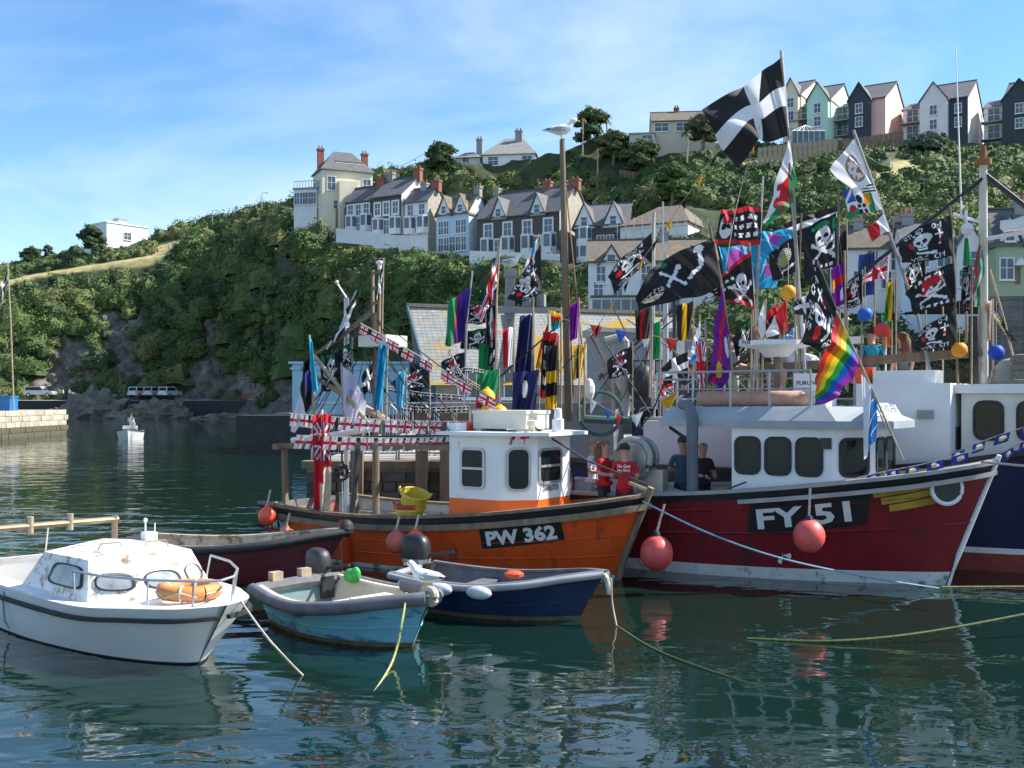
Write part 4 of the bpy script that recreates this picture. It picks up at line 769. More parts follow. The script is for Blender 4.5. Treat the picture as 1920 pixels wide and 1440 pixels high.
MB().b6(1.5, 2.3, -.28, .28, .48, .51).build('fore_locker', cream_in, t1, True); MB().bar((1.4, .70, .54), (2.15, .45, .6), .1, 10).build('rolled_mat', greyhose, t1, True)
for y in (-.35, .1): MB().b6(-.16, -.04, y - .08, y + .08, .4, .66).build('transom_pad', palewood, t1, True)
outboard(t1, -.1, .42, dark, .9, .42); MB().sph((.3, .62, .54), .13, 14, 0, (1.2, .8, .8)).sph((.42, .6, .58), .08, 10, 0, (1, .8, 1.3)).build('green_bag', mat('green_plastic', (.05, .45, .08), .4, bump=.8, bsc=14), t1, True, True)
MB().torus((2.76, 0, .66), .08, .05, 14, 8, 0, Matrix.Rotation(R(90), 3, 'X')).build('bow_rope_coil', rope_m, t1, True)
navyb = mat('navy_hull', (.012, .028, .075), .45, .25, 4, stain=(.05, .07, .1), sth=.64, ssc=4)
t2, H2 = openboat('workboat_dinghy', 'dark navy dinghy with pale fenders and black outboard beneath the orange boat', 1085, 14.5, 28, 2.6, .72, .47, navyb, greyhose, mat('grey_rail', (.3, .31, .32), .6, .2), .05, (.35, .62), weed)
ob = outboard(t2, -.08, .44, black_paint, 1.0, .3)
for x in (.35, .9, 1.5):
    p = H2.pt(H2.u_at(x, .4), .4, -1, .13); MB().sph(p, .1, 12, 0, (2.0, 1, .9)).build('fender', mat('pale_fender', (.55, .6, .62), .5), t2, True, True)
MB().tube([(2.95, 0, .68), (3.05, -.08, .6), (3.1, -.1, .4)], .04, 6).build('bow_rope', rope_m, t2, True); MB().sph((1.5, .2, .5), .12, 10, 0, (1.3, 1, .5)).build('fuel_can', orange_buoy, t2, True)
maroon = mat('maroon_hull', (.11, .012, .022), .5, .2, 4); dirty = mat('dirty_cream', (.5, .45, .34), .8, .25, 5, stain=(.2, .13, .05), sth=.52, ssc=4)
t3, H3 = openboat('open_punt', 'maroon open boat with thick black rope fender moored behind the white cruiser', 600, 17.75, 3, 3.1, .72, .62, maroon, dirty, black_rub, .07, (.4,), None)
MB().sph((3.55, 0, .85), .15, 12, 0, (.8, 1, 1)).build('bow_fender', black_rub, t3, True)
# --- orange fishing boat
orange = mat('orange_hull', (.66, .085, .010), .42, .14, 2.5, stain=(.20, .05, .02), sth=.56, ssc=3.2, stretch=(1, 1, .45), bump=.12, bsc=5); orange_c = mat('orange_cabin', (.85, .14, .012), .4, .06, 2)
ca_ = boat('fishing_boat', 'orange fishing boat with white wheelhouse lettered PW 362', 1152, 17.75, 33, 6.9, 'fishing boat')
HC = Hull([(0, -.2, .95, 1.18, .98, -.6), (1.5, 1.45, 1.2, 1.3, .90, -.7), (3.2, 3.2, 1.25, 1.36, .92, -.7), (4.8, 5.0, 1.0, 1.27, 1.06, -.65), (6.1, 6.5, .48, .86, 1.25, -.5), (6.65, 7.2, .17, .42, 1.36, -.35), (6.9, 7.5, .0, .03, 1.42, -.1)])
HC.skin([lambda a, q: q, lambda a, q: q * .5, lambda a, q: 0.0, lambda a, q: .07, lambda a, q: a * .45, lambda a, q: a - .3, lambda a, q: a - .16, lambda a, q: a], [black_paint, black_paint, mat('weedy_boot_top', (.62, .63, .60), .6, .12, 2, stain=(.13, .14, .07), sth=.56, ssc=3), orange, orange, orange, black_paint], 'hull', ca_)
HC.rail('rubbing_strake', wood, ca_, .09, .1, -.17, .03); HC.rail('bulwark_cap', wood, ca_, .16, .05, .02, -.04)
HC.skin([lambda a, q: .42, lambda a, q: a], [mat('bulwark_inside', (.55, .52, .45), .7, .2, 3)], 'bulwark_lining', ca_, off=-.08); HC.deck('deck', mat('grey_deck', (.33, .34, .34), .8, .25, 2), ca_, lambda z: .43, .05)
MB().tube([HC.pt(6, z, -1) + Vector((.03, 0, 0)) for z in (-.1, .4, .9, 1.56)], .06, 6).build('stem_post', wood, ca_, True)
x = HC.pt(2, .5).x; MB().tube([HC.pt(HC.u_at(2.15, z), z, -1, .05) for z in (-.05, .4, .82)], .085, 6).build('hull_skeg', orange, ca_, True)
HC.patch('number_panel', black_paint, ca_, 5.0, 6.35, lambda zs: zs - .58, lambda zs: zs - .24, .012); HC.text('PW 362', letter_white, ca_, 5.1, lambda zs: zs - .54, .26, .02, width=1.15, bold=.045)
HC.patch('number_panel', black_paint, ca_, .0, .62, lambda zs: zs - .48, lambda zs: zs - .2, .012, n=6); HC.text('PW 362', letter_white, ca_, .03, lambda zs: zs - .45, .2, .02, width=.56, bold=.045)
whp = [(3.3, -.98), (4.35, -.98), (4.85, -.62), (4.98, -.5), (4.98, .5), (4.85, .62), (4.35, .98), (3.3, .98)]
whp = [(4.2, -.96), (5.25, -.96), (5.73, -.55), (5.73, .55), (5.25, .96), (4.2, .96)]
wz0, wz1 = .43, 2.38; wb = cabin(whp, wz0, wz1, 0, 0, 1.30); wb.add([(x, y, wz1) for x, y in whp], [tuple(range(6))])
whl = wb.build('wheelhouse', [white_gel, orange_c], ca_, True); rfp = [(4.0, -1.08), (5.35, -1.08), (6.03, -.66), (6.03, .66), (5.35, 1.08), (4.0, 1.08)]
rf = MB().prism([(x, y, wz1) for x, y in rfp], (0, 0, .06)).build('wheelhouse_roof', white_gel, ca_, True)
cabwin(ca_, (4.7, -.965, 1.82), (1, 0, 0), .42, .62, .06, galv, 1); dch = Vector((.48, .41, 0)).normalized()
cabwin(ca_, (5.49, -.76, 1.82), dch, .34, .66, .1, galv); cabwin(ca_, (5.735, -.14, 1.86), (0, 1, 0), .68, .52, .08, galv, 1); cabwin(ca_, (5.49, .76, 1.82), Vector((-.48, .41, 0)), .34, .66, .1, galv)
cabwin(ca_, (4.7, .965, 1.82), (-1, 0, 0), .42, .62, .06, galv, 1); text_on('lettering', 'CHARLOTTA', (5.74, -.38, 1.43), (0, 1, 0), (0, 0, 1), .1, letter_black, ca_, .03, .7, True, .52)
MB().b6(4.3, 5.4, -.38, .38, wz1 + .1, wz1 + .36).b6(4.28, 5.42, -.4, .4, wz1 + .36, wz1 + .42).b6(4.35, 4.45, -.36, .36, wz1 + .05, wz1 + .1).b6(5.2, 5.3, -.36, .36, wz1 + .05, wz1 + .1).build('roof_locker', mat('ivory_plastic', (.7, .66, .54), .5, .06), ca_, True)
MB().lathe([(.0, .0), (.1, 0), (.1, .22), (.07, .24), (.06, .4), (.0, .42)], 12, (5.9, -.15, wz1 + .05)).build('nav_light', white_paint, ca_, True)
MB().lathe([(.0, .0), (.05, 0), (.05, .1), (.09, .12), (.09, .2), (0, .22)], 12, (5.6, -.5, wz1 + .05)).build('horn_light', mat('ivory', (.7, .64, .45), .5), ca_, True)
MB().bar((4.12, -.5, wz1 + .14), (4.12, .5, wz1 + .14), .09, 10).build('rolled_cover', orange_buoy, ca_, True)
for y in (-.82, .5): MB().b6(4.05, 4.25, y, y + .3, wz1 + .06, wz1 + .2).build('roof_box', white_paint, ca_, True)
for fz in (.3, .55): HC.strip('plank_seam', orange, ca_, fz, .012)
# stern gallows
ga = MB()
for x, y in ((.35, -1.0), (.35, 1.0)): ga.beam((x, y, .42), (x - .05, y, 2.05), .09, .09)
ga.beam((.3, -1.25, 2.09), (.3, 1.25, 2.09), .13, .1).beam((.3, -1.1, 2.11), (4.2, -.95, 2.16), .1, .09).beam((.3, 1.1, 2.1), (4.2, .95, 2.15), .1, .09); ga.build('gallows_frame', wood, ca_, True)
gb = MB().bar((.3, -.4, 2.2), (3.9, -.2, 2.32), .05, 8).bar((1.9, -.95, .42), (1.95, -.75, 2.1), .05, 8).bar((1.1, -1.05, .42), (1.2, -.95, 2.1), .045, 8).build('steel_props', dark, ca_, True)
MB().bar((.4, -.9, 2.2), (1.9, -.4, 2.42), .06, 10).build('derrick_tube', white_paint, ca_, True)
bk = MB().torus((1.5, -.7, 1.62), .12, .05, 14, 6, 0, Matrix.Rotation(R(60), 3, 'Z') @ Matrix.Rotation(R(90), 3, 'X')).tube([(1.5, -.7, 2.1), (1.5, -.7, 1.75)], .02, 5).build('rope_block', black_paint, ca_, True); MB().tube([(1.5, -.7, 1.5), (1.52, -.7, .5)], .014, 5).build('block_line', blue_rope, bk, True)
MB().b6(.5, 2.6, .9, 1.15, .44, .7).build('side_bench', palewood, ca_, True); MB().sph((3.5, -.6, .52), .35, 10, 0, (1.2, .9, .45)).build('tarpaulin', mat('navy_cloth', (.015, .025, .07), .8), ca_, True)
# mast on the orange boat
mm = MB().tube([(1.4, .4, .43), (1.4, .4, 4.7)], [.075, .065], 10).build('mast', wood, ca_, True); MB().beam((1.48, .4, 4.3), (1.5, .4, 5.55), .05, .05).beam((1.32, .4, 4.3), (1.32, .4, 5.55), .05, .05).beam((1.32, .4, 4.9), (1.5, .4, 4.9), .04, .04).beam((1.32, .4, 5.2), (1.5, .4, 5.2), .04, .04).beam((1.32, .4, 5.5), (1.5, .4, 5.5), .04, .04).build('mast_ladder', wood, mm, True)
MB().lathe([(0, 0), (.04, 0), (.04, .1), (.08, .12), (.08, .16), (0, .18)], 10, (1.5, .4, 5.55)).build('mast_light', white_paint, mm, True); MB().sph((1.52, .4, 5.25), .07, 10, 0, (1, 1, 1.3)).build('red_light', orange_buoy, mm, True)
MB().b6(1.25, 1.95, .05, .7, 4.02, 4.24).build('radar_dome', mat('ivory_plastic', (.7, .66, .54), .5, .06), mm, True); MB().tube([(.9, .1, .43), (.9, .1, 5.0)], .05, 8).tube([(.9, .1, 5.0), (.65, .1, 5.3)], .02, 5).sph((.64, .1, 5.32), .05, 8).build('aft_pole', galv, ca_, True)
MB().tube([(1.35, .3, 4.7), (.9, -.1, 4.2), (.5, -.4, 3.85)], [.06, .05, .03], 7).build('chain_boom', mat('rusty_chain', (.16, .12, .09), .8, .5, 20), mm, True); MB().tube([(.5, -.4, 3.85), (1.9, .0, 2.2)], .045, 8).tube([(.25, -.5, 3.6), (1.7, .4, 2.55)], [.035, .085], 8).build('wrapped_boom', palewood, mm, True)
rg = MB()
for e in ((4.2, -.9, 2.4), (5.4, .2, 2.5), (.3, 1.1, 2.1), (.1, -1.1, 2.1), (4.9, 0, 1.6)): rg.tube([(1.4, .4, 4.6), ((1.4 + e[0]) / 2, (.4 + e[1]) / 2, (4.6 + e[2]) / 2 - .15), e], .011, 4)
r_ = random.Random(4)
for k_ in range(16): a_ = Vector((1.4 + r_.uniform(-.6, .1), .4 + r_.uniform(-.3, .1), r_.uniform(3.6, 5.2))); e_ = Vector((r_.choice((.3, .35, 4.1, 4.1, 2.2)), r_.uniform(-1.1, 1.1), 2.15)); rg.tube([a_, (a_ + e_) / 2 - Vector((0, 0, r_.uniform(.05, .3))), e_], .009, 4)
rg.tube([HC.pt(6, 1.5) + Vector((0, 0, .1)), (6.4, 0, 1.95), (5.4, -.1, 2.5)], .018, 5).build('rigging', black_rub, ca_, True)
MB().bar(HC.pt(6, 1.5) + Vector((.02, 0, 0)), HC.pt(6, 1.5) + Vector((-.35, 0, .12)), .03, 6).build('stem_head', palewood, ca_, True)
basket_y = mat('yellow_plastic', (.66, .50, .05), .5, .15, 5)
def basket(label, loc, m, tilt=0, h=.34):
    t = thing('fish_basket', label, 'basket', ca_.matrix_basis @ Vector(loc)); t.rotation_euler = (tilt, tilt * .7, 0); MB().lathe([(.0, .01), (.2, .01), (.25, h), (.275, h), (.275, h + .03), (.235, h + .03), (.185, .04), (0, .04)], 18).build('tub', m, t, True)
    for s in (-1, 1): MB().tube([(s * .26, -.06, h), (s * .29, -.05, h + .07), (s * .29, .05, h + .07), (s * .26, .06, h)], .015, 5).build('handle', m, t, True)
basket('yellow fish basket at the bottom of the stack on the orange boat', (3.2, -.8, .66), basket_y); basket('red rimmed fish basket in the middle of the stack', (3.2, -.8, .75), mat('red_plastic', (.5, .06, .04), .5)); basket('tilted yellow fish basket on top of the stack', (3.21, -.75, .98), basket_y, .3)
for (px, py, Y, r, l, m) in ((501, 968, 20.1, .17, 'bright orange buoy hanging at the stern quarter of the orange boat', orange_buoy), (537, 1012, 19.2, .2, 'pale orange buoy below the stern number of the orange boat', mat('faded_buoy', (.75, .26, .12), .5)), (743, 1017, 17.95, .18, 'faded pink buoy beside the red one on the orange hull', mat('pink_buoy', (.55, .12, .08), .5, .2)), (779, 1015, 17.7, .17, 'red buoy hanging on the orange hull by the faded one', orange_buoy)):
    buoy(l, px, py, Y, r, m, None, (px + 6, py - 50))
for px, py, l in ((913, 745, 'yellow float uppermost in the pile behind the wheelhouse'), (917, 772, 'yellow float lower in the pile behind the wheelhouse'), (937, 776, 'yellow float lying at the right of the pile')): buoy(l, px, py, 21.2, .165, yellow_buoy, 'yellow floats')

# gear on the orange boat's deck
def coil(label, loc, r, m, n=3):
    t = thing('rope_coil', label, 'rope', loc); b = MB()
    for i in range(n): b.torus(Vector(loc) + Vector((.02 * i, .01 * i, .03 + .05 * i)), r * (1 - .08 * i), .028, 20, 6)
    b.build('coils', m, t, smooth=True)
M_ = ca_.matrix_basis
coil('blue rope coil on the aft deck of the orange boat', M_ @ Vector((2.2, -.5, .44)), .26, blue_rope); coil('pale rope coil beside the gallows post', M_ @ Vector((.8, -.4, .44)), .28, rope_m, 4)
cr_ = thing('fish_crate', 'grey fish crate under the stacked yellow baskets', 'crate', M_ @ Vector((3.2, -.8, .44)), R(-33)); MB().b6(-.4, .4, -.25, .25, 0, .04).b6(-.4, -.37, -.25, .25, .04, .28).b6(.37, .4, -.25, .25, .04, .28).b6(-.37, .37, -.25, -.22, .04, .28).b6(-.37, .37, .22, .25, .04, .28).build('tub', greyhose, cr_, True)
nh = thing('net_heap', 'dark green fishing net heaped on the aft deck', 'net', M_ @ Vector((2.7, .3, .44))); b = MB(); r_ = random.Random(3)
for i in range(26): c = Vector((r_.gauss(0, .25), r_.gauss(0, .25), 0)); b.tube([nh.location + c + Vector((r_.uniform(-.3, .3), r_.uniform(-.3, .3), r_.uniform(0, .35))) for k in range(5)], .02, 4)
b.build('mesh', mat('green_net', (.03, .09, .06), .9, .4, 20), nh)
# --- maroon fishing boat FY 51
red_h = mat('maroon_topsides', (.215, .011, .018), .42, .2, 2, stain=(.09, .022, .02), sth=.54, ssc=3, stretch=(1, 1, .4), bump=.1, bsc=5); greyrail = mat('grey_rail_steel', (.33, .32, .30), .6, .2, 3, stain=(.25, .14, .08), sth=.66)
fy = boat('fishing_boat', 'maroon fishing boat with white wheelhouse lettered FY 51 and PROVIDER', 1772, 17.2, 34.5, 7.6, 'fishing boat')
HF = Hull([(0, -.1, 1.1, 1.3, 1.3, -.8), (1.8, 1.8, 1.3, 1.45, 1.27, -.9), (3.6, 3.6, 1.3, 1.5, 1.36, -.9), (5.2, 5.4, .98, 1.42, 1.54, -.85), (6.6, 7.1, .46, 1.0, 1.76, -.7), (7.3, 8.0, .16, .50, 1.92, -.5), (7.6, 8.35, .0, .03, 2.0, -.1)], 1.15)
HF.skin([lambda a, q: q, lambda a, q: q * .5, lambda a, q: 0, lambda a, q: .12 + .05 * a, lambda a, q: a * .5, lambda a, q: a - .3, lambda a, q: a - .13, up1], [maroon, maroon, mat('weedy_boot_top', (.62, .63, .60), .6, .12, 2, stain=(.13, .14, .07), sth=.56, ssc=3), red_h, red_h, red_h, black_paint], 'hull', fy)
HF.rail('bulwark_cap', greyrail, fy, .16, .06, .02, -.03); HF.rail('rubbing_strake', greyrail, fy, .06, .07, -.16, .02, u0=2.6)
HF.skin([lambda a, q: .55, up1], [greyrail], 'bulwark_lining', fy, off=-.08); HF.deck('deck', mat('grey_deck', (.33, .34, .34), .8, .25, 2), fy, lambda z: .56, .05)
HF.strip('knuckle_line', red_h, fy, .52, .018); HF.strip('knuckle_line', red_h, fy, .8, .012)
MB().tube([HF.pt(6, z, -1) + Vector((.02, 0, 0)) for z in (-.1, .5, 1.2, 2.12)], .04, 6).build('stem_bar', white_paint, fy, True)
HF.patch('number_panel', black_paint, fy, 4.75, 6.6, lambda zs: zs - .74, lambda zs: zs - .22, .012, skew=.12); HF.text('FY 51', letter_white, fy, 4.95, lambda zs: zs - .66, .34, .022, width=1.45, bold=.03)
for i in range(3): HF.patch('gold_feather', mat('gold_paint', (.42, .27, .04), .4, .25, 3), fy, 6.75 + .1 * i, 7.62 - .02 * i, lambda zs, i=i: zs - .32 - .13 * i, lambda zs, i=i: zs - .21 - .13 * i, .014, n=6, k=1)
hw = HF.pt(HF.u_at(7.75, 1.6), 1.6, -1, .02); nd = (HF.pt(HF.u_at(7.9, 1.6), 1.6) - HF.pt(HF.u_at(7.6, 1.6), 1.6)).normalized(); rotm = Matrix((nd, Vector((0, 0, 1)), nd.cross(Vector((0, 0, 1))))).transposed()
MB().torus(hw, .24, .035, 22, 6, 0, rotm).build('bow_emblem_ring', white_paint, fy, True); k = len(rounded_win(1, 1, .5)); MB().add([hw + rotm @ Vector((x * .46, z * .46, .012)) for x, z in rounded_win(1, 1, .5)], [tuple(range(k))]).build('bow_emblem', black_paint, fy, True)
p = HF.pt(HF.u_at(5.3, .42), .42, -1, .012); dt = Vector((.9, -.2, 0)).normalized()
for k_ in range(3): a = R(120 * k_); MB().add([p + dt * (x * math.cos(a) - z * math.sin(a)) + Vector((0, 0, x * math.sin(a) + z * math.cos(a))) + Vector((0, -.006, 0)) for x, z in ((0, 0), (.14, -.05), (.16, .0), (.14, .05))], [(0, 1, 2, 3)]).build('load_mark', letter_white, fy, True)
stud = MB()
for i in range(26): x = 3.0 + (i % 7) * .2; z = .45 + (i // 7) * .17 + .02 * (i % 3); stud.sph(HF.pt(HF.u_at(x, z), z, -1, .0), .028, 6)
tag(stud.build('hull_studs', black_paint, fy, True), kind='stuff')
fp = [(4.4, -1.08), (6.1, -1.0), (6.65, -.55), (6.65, .55), (6.1, 1.0), (4.4, 1.08)]; z0, z1 = .56, 2.52
HF.deck('foredeck', mat('grey_deck', (.33, .34, .34), .8, .25, 2), fy, lambda z: z - .22, .05, u0=2.75); fb = cabin(fp, 1.22, z1); fb.add([(x, y, z1) for x, y in fp], [tuple(range(6))]); fb.build('wheelhouse', white_gel, fy, True)
rfp = [(3.1, -1.2), (6.2, -1.14), (6.97, -.66), (6.97, .66), (6.2, 1.14), (3.1, 1.2)]; gr = mat('grey_roof_paint', (.33, .37, .39), .55, .1, 3)
rb = MB().prism([(x, y, z1 + .002) for x, y in rfp], (0, 0, .12)).add([(rfp[0][0], rfp[0][1], z1 + .12), (rfp[1][0], rfp[1][1], z1 + .12), (rfp[2][0], rfp[2][1], z1 + .12), (rfp[3][0], rfp[3][1], z1 + .12), (rfp[4][0], rfp[4][1], z1 + .12), (rfp[5][0], rfp[5][1], z1 + .12), (3.2, -.95, z1 + .34), (5.95, -.9, z1 + .36), (6.45, -.5, z1 + .34), (6.45, .5, z1 + .34), (5.95, .9, z1 + .36), (3.2, .95, z1 + .34)], [(0, 1, 7, 6), (1, 2, 8, 7), (2, 3, 9, 8), (3, 4, 10, 9), (4, 5, 11, 10), (5, 0, 6, 11), (6, 7, 8, 9, 10, 11)]); rb.build('wheelhouse_roof', gr, fy, True)
for x in (4.68, 5.2, 5.72): cabwin(fy, (x, -1.085 + .047 * (x - 4.4), 2.05), Vector((1.7, .08, 0)), .37, .56, .09)
d1 = Vector((.55, .45, 0)); cabwin(fy, (6.375, -.78, 2.05), d1, .42, .56, .09); cabwin(fy, (6.655, -.28, 2.05), (0, 1, 0), .46, .56, .09); cabwin(fy, (6.655, .28, 2.05), (0, 1, 0), .46, .56, .09); cabwin(fy, (6.375, .78, 2.05), Vector((-.55, .45, 0)), .42, .56, .09)
MB().box((6.0, -1.03, 2.28), (.16, .08, .18)).build('side_light', black_paint, fy, True)
sg = MB().box((6.66, -.05, z1 + .30), (.04, 1.5, .24), 0, 0, Matrix.Rotation(R(-32), 3, 'Y')).build('name_board', mat('pale_name_board', (.62, .68, .66), .5, .04), fy, True); rr = Matrix.Rotation(R(-32), 3, 'Y'); text_on('lettering', 'PROVIDER', Vector((6.66, -.7, z1 + .30)) + rr @ Vector((.024, 0, -.07)), (0, 1, 0), rr @ Vector((0, 0, 1)), .15, letter_black, sg, .0, .9, True, 1.3)
for (x, z) in ((3.2, 1.0),): pass
fs = MB().tube([(3.75, -1.25, .56), (3.75, -1.25, 2.7), (3.68, -1.22, 2.88), (3.5, -1.15, 2.92)], .1, 10).build('exhaust_pipe', mat('blue_grey_pipe', (.11, .13, .16), .5, .15), fy, True)
hm = mat('hauler_steel', (.34, .34, .31), .45, .2, 3, metal=.4); R90 = Matrix.Rotation(R(90), 3, 'X')
hl = MB().b6(2.55, 3.2, -1.28, -1.06, .9, 1.75).build('hauler_body', hm, fy, True)
for y in (-1.34, -1.1): MB().torus((2.65, y, 1.95), .34, .06, 20, 7, 0, R90).build('hauler_wheel', hm, hl, True)
MB().bar((2.65, -1.40, 1.95), (2.65, -1.04, 1.95), .3, 18).bar((2.65, -1.44, 1.95), (2.65, -1.40, 1.95), .09, 12).build('hauler_drum', hm, hl, True); MB().b6(2.3, 3.1, -1.2, -1.1, .56, 1.2).build('hauler_foot', dark, hl, True)
MB().tube([(2.5, -1.1, 2.3), (2.9, -1.1, 2.75), (3.1, -1.0, 3.3)], .015, 5).build('hauler_stay', black_rub, fy, True)
MB().tube([(3.2, -1.0, 2.5), (3.6, -1.15, 2.3), (3.78, -1.2, 2.1), (3.75, -1.25, 1.8)], .03, 6).build('hose', black_rub, fy, True)
MB().sph((3.4, -1.2, 1.2), .3, 10, 0, (1.2, .5, .8)).build('draped_cloth', mat('grey_cloth', (.25, .25, .25), .9, .3, 8), fy, True)
rl = MB()
for x in (2.9, 3.6, 4.3, 5.0, 5.7): rl.bar((x, -.9, z1 + .3), (x, -.9, z1 + .95), .02, 6)
rl.bar((2.9, -.9, z1 + .95), (5.7, -.9, z1 + .95), .022, 6).bar((2.9, -.9, z1 + .65), (5.7, -.9, z1 + .65), .015, 6).build('roof_rail', galv, fy, True)
for x, y in ((4.0, -.45), (4.9, -.4)): MB().bar((x - .4, y, z1 + .48), (x + .45, y + .04, z1 + .48), .14, 12).sph((x - .4, y, z1 + .48), .14, 10).sph((x + .45, y + .04, z1 + .48), .14, 10).build('rolled_liferaft', mat('dusty_pink_canvas', (.46, .27, .19), .8, .2, 8), fy, True, True)
rd_ = MB().bar((4.75, .1, z1 + .3), (4.75, .1, z1 + 1.25), .06, 8).build('radar_post', wood, fy, True); MB().lathe([(0, 0), (.2, 0), (.34, .14), (.66, .2), (.66, .28), (.0, .3)], 18, (4.75, .1, z1 + 1.22)).build('radar_dish', white_gel, rd_, True)
a0 = fy.rotation_euler.z; text_on('lettering', 'FURUNO', (4.35, -.50, z1 + 1.43), (1, 0, 0), (0, 0, 1), .07, letter_black, rd_, .02, 1, True, .42)
bx_ = MB().b6(5.15, 5.75, -.15, .5, z1 + .62, z1 + .92).b6(5.2, 5.7, -.1, .45, z1 + .3, z1 + .62).build('radar_box', white_gel, fy, True); text_on('lettering', 'FURUNO', (5.2, -.155, z1 + .72), (1, 0, 0), (0, 0, 1), .07, letter_black, bx_, .02, 1, True, .42)
MB().torus(HF.pt(4.1, 1.5) + Vector((0, .1, .1)), .13, .03, 14, 6).tube([HF.pt(3.2, 1.3) + Vector((0, .1, 0)), HF.pt(3.6, 1.4) + Vector((0, -.03, .1)), HF.pt(4.1, 1.5) + Vector((0, .1, .06))], .025, 6).build('mooring_rope', rope_m, fy, True)
MB().beam((4.1, -1.45, 1.34), (4.75, -1.3, 1.62), .04, .03).build('wiper_pole', black_paint, fy, True)
pinkb = mat('coral_buoy', (.72, .10, .085), .45, .15, 4, stain=(.35, .06, .05), sth=.66); capb = mat('navy_cap', (.015, .02, .05), .6)
buoy('large coral red buoy hanging at the maroon hull near the orange bow', 1231, 1037, 17.35, .27, pinkb, None, (1246, 945), cap=capb); buoy('coral buoy hanging over the FY 51 number', 1517, 1005, 16.55, .245, pinkb, None, (1519, 915), cap=capb)
for px, py, l in ((1192, 845, 'orange buoy on the rack behind the women in red'), (1203, 870, 'lower orange buoy on the rack behind the women in red')): buoy(l, px, py, 19.9, .2, orange_buoy, None)
# --- big navy trawler alongside
nv = boat('trawler', 'large navy hulled trawler with white shelter deck and rust streaked mast', 2210, 15.2, 34.5, 12.2, 'trawler'); navy = mat('navy_topsides', (.014, .020, .07), .42, .25, 1.5, stain=(.05, .04, .04), sth=.64, ssc=2, stretch=(1, 1, .3))
off = Vector((0, 0, 0)); nv.location = Vector((8.15, 18.35, 0)) + Vector((.566, .824, 0)) * 2.0 - Vector((.824, -.566, 0)) * 8.2
HN = Hull([(0, -.2, 1.7, 2.0, 1.7, -1.2), (3, 3, 2.0, 2.1, 1.6, -1.3), (6.5, 6.5, 2.0, 2.1, 1.75, -1.3), (9, 9.3, 1.5, 2.0, 2.2, -1.2), (11, 11.7, .6, 1.3, 2.8, -1.0), (12, 13.0, .0, .05, 3.1, -.3)])
HN.skin([lambda a, q: q, lambda a, q: q * .5, lambda a, q: 0.0, lambda a, q: .32, lambda a, q: .42, lambda a, q: a * .6, lambda a, q: a - .15, up1], [maroon, maroon, mat('rusty_boot_top', (.26, .05, .035), .7, .3, 3, stain=(.08, .04, .03), sth=.55), white_paint, navy, navy, black_paint], 'hull', nv)
HN.rail('bulwark_cap', black_paint, nv, .2, .1, .0, .0); HN.deck('deck', greyp, nv, lambda z: 1.2, .05)
pkw = mat('pinkish_white_plate', (.66, .58, .57), .5, .08, 1, stain=(.40, .22, .14), sth=.74, ssc=1.5)
sd_ = MB().b6(1.6, 5.4, -1.98, 1.98, 1.2, 2.55).build('shelter_deck', pkw, nv, True); MB().b6(1.5, 7.3, -1.7, 1.98, 2.55, 2.62).build('upper_deck', greyp, nv, True)
MB().b6(5.41, 7.3, -1.72, 1.9, 1.2, 2.54).b6(5.95, 7.6, -1.9, -.2, 1.2, 3.28).build('deckhouse', white_paint, nv, True); MB().b6(7.05, 7.32, -1.96, -1.9, 2.65, 2.8).build('deckhouse_vent', greyp, nv, True); MB().b6(7.605, 7.63, -1.5, -1.2, 2.1, 2.5).build('deckhouse_port', black_paint, nv, True)
wl = cabin([(7.7, -1.5), (9.6, -1.45), (10.2, -.9), (10.2, .9), (9.6, 1.45), (7.7, 1.5)], 1.2, 3.1); wl.build('wheelhouse', mat('riveted_white', (.74, .70, .62), .5, .1, 2, stain=(.4, .22, .1), sth=.72), nv, True); MB().prism([(7.6, -1.62, 3.1), (9.7, -1.55, 3.1), (10.35, -1.0, 3.1), (10.35, 1.0, 3.1), (9.7, 1.55, 3.1), (7.6, 1.62, 3.1)], (0, 0, .16)).build('wheelhouse_roof', white_paint, nv, True)
for x in (8.15, 8.85, 9.4): cabwin(nv, (x, -1.51 + .026 * (x - 7.7), 2.62), (1, .026, 0), .42, .62, .12)
mr = mat('rusty_white_mast', (.62, .57, .48), .55, .15, 2, stain=(.36, .2, .08), sth=.56, ssc=3, stretch=(1, 1, .3)); MX = 7.95
ms = MB().tube([(MX, -.9, 2.5), (MX, -.9, 7.3)], [.095, .07], 12).build('mast', mr, nv, True); MB().lathe([(0, 0), (.15, 0), (.15, .1), (.06, .12), (.05, .35), (0, .36)], 12, (MX, -.9, 7.25)).build('mast_cap', mat('rust', (.3, .13, .05), .9, .3), ms, True)
MB().tube([(MX, -.9, 7.1), (MX + 2.6, -.4, 4.6)], .05, 8).tube([(MX, -.95, 7.0), (4.8, -1.3, 4.6), (2.0, -1.2, 2.9)], .035, 6).tube([(MX, -.85, 7.0), (4.8, -1.1, 4.7), (2.0, -1.0, 3.0)], .03, 6).build('mast_stays', dark, ms, True)
MB().tube([(MX - .35, -1.0, 6.3), (MX - .45, -1.0, 9.5)], [.02, .008], 5).bar((MX - .5, -1, 6.4), (MX, -.9, 6.2), .03, 6).sph((MX - .25, -1.0, 6.1), .12, 8).build('aerial', white_paint, ms, True); MB().bar((MX, -.9, 5.9), (MX + 1.2, -.8, 6.05), .04, 6).b6(MX + .3, MX + 1.3, -1.0, -.6, 6.05, 6.2).build('mast_platform', white_paint, ms, True)
MB().tube([(MX - .12, -1.05, 2.6), (MX - .14, -1.05, 4.5)], .08, 7).build('coiled_line', black_rub, ms, True)
MB().beam((3.4, -1.7, 3.55), (MX, -.95, 3.85), .16, .16).build('boom', wood, nv, True)
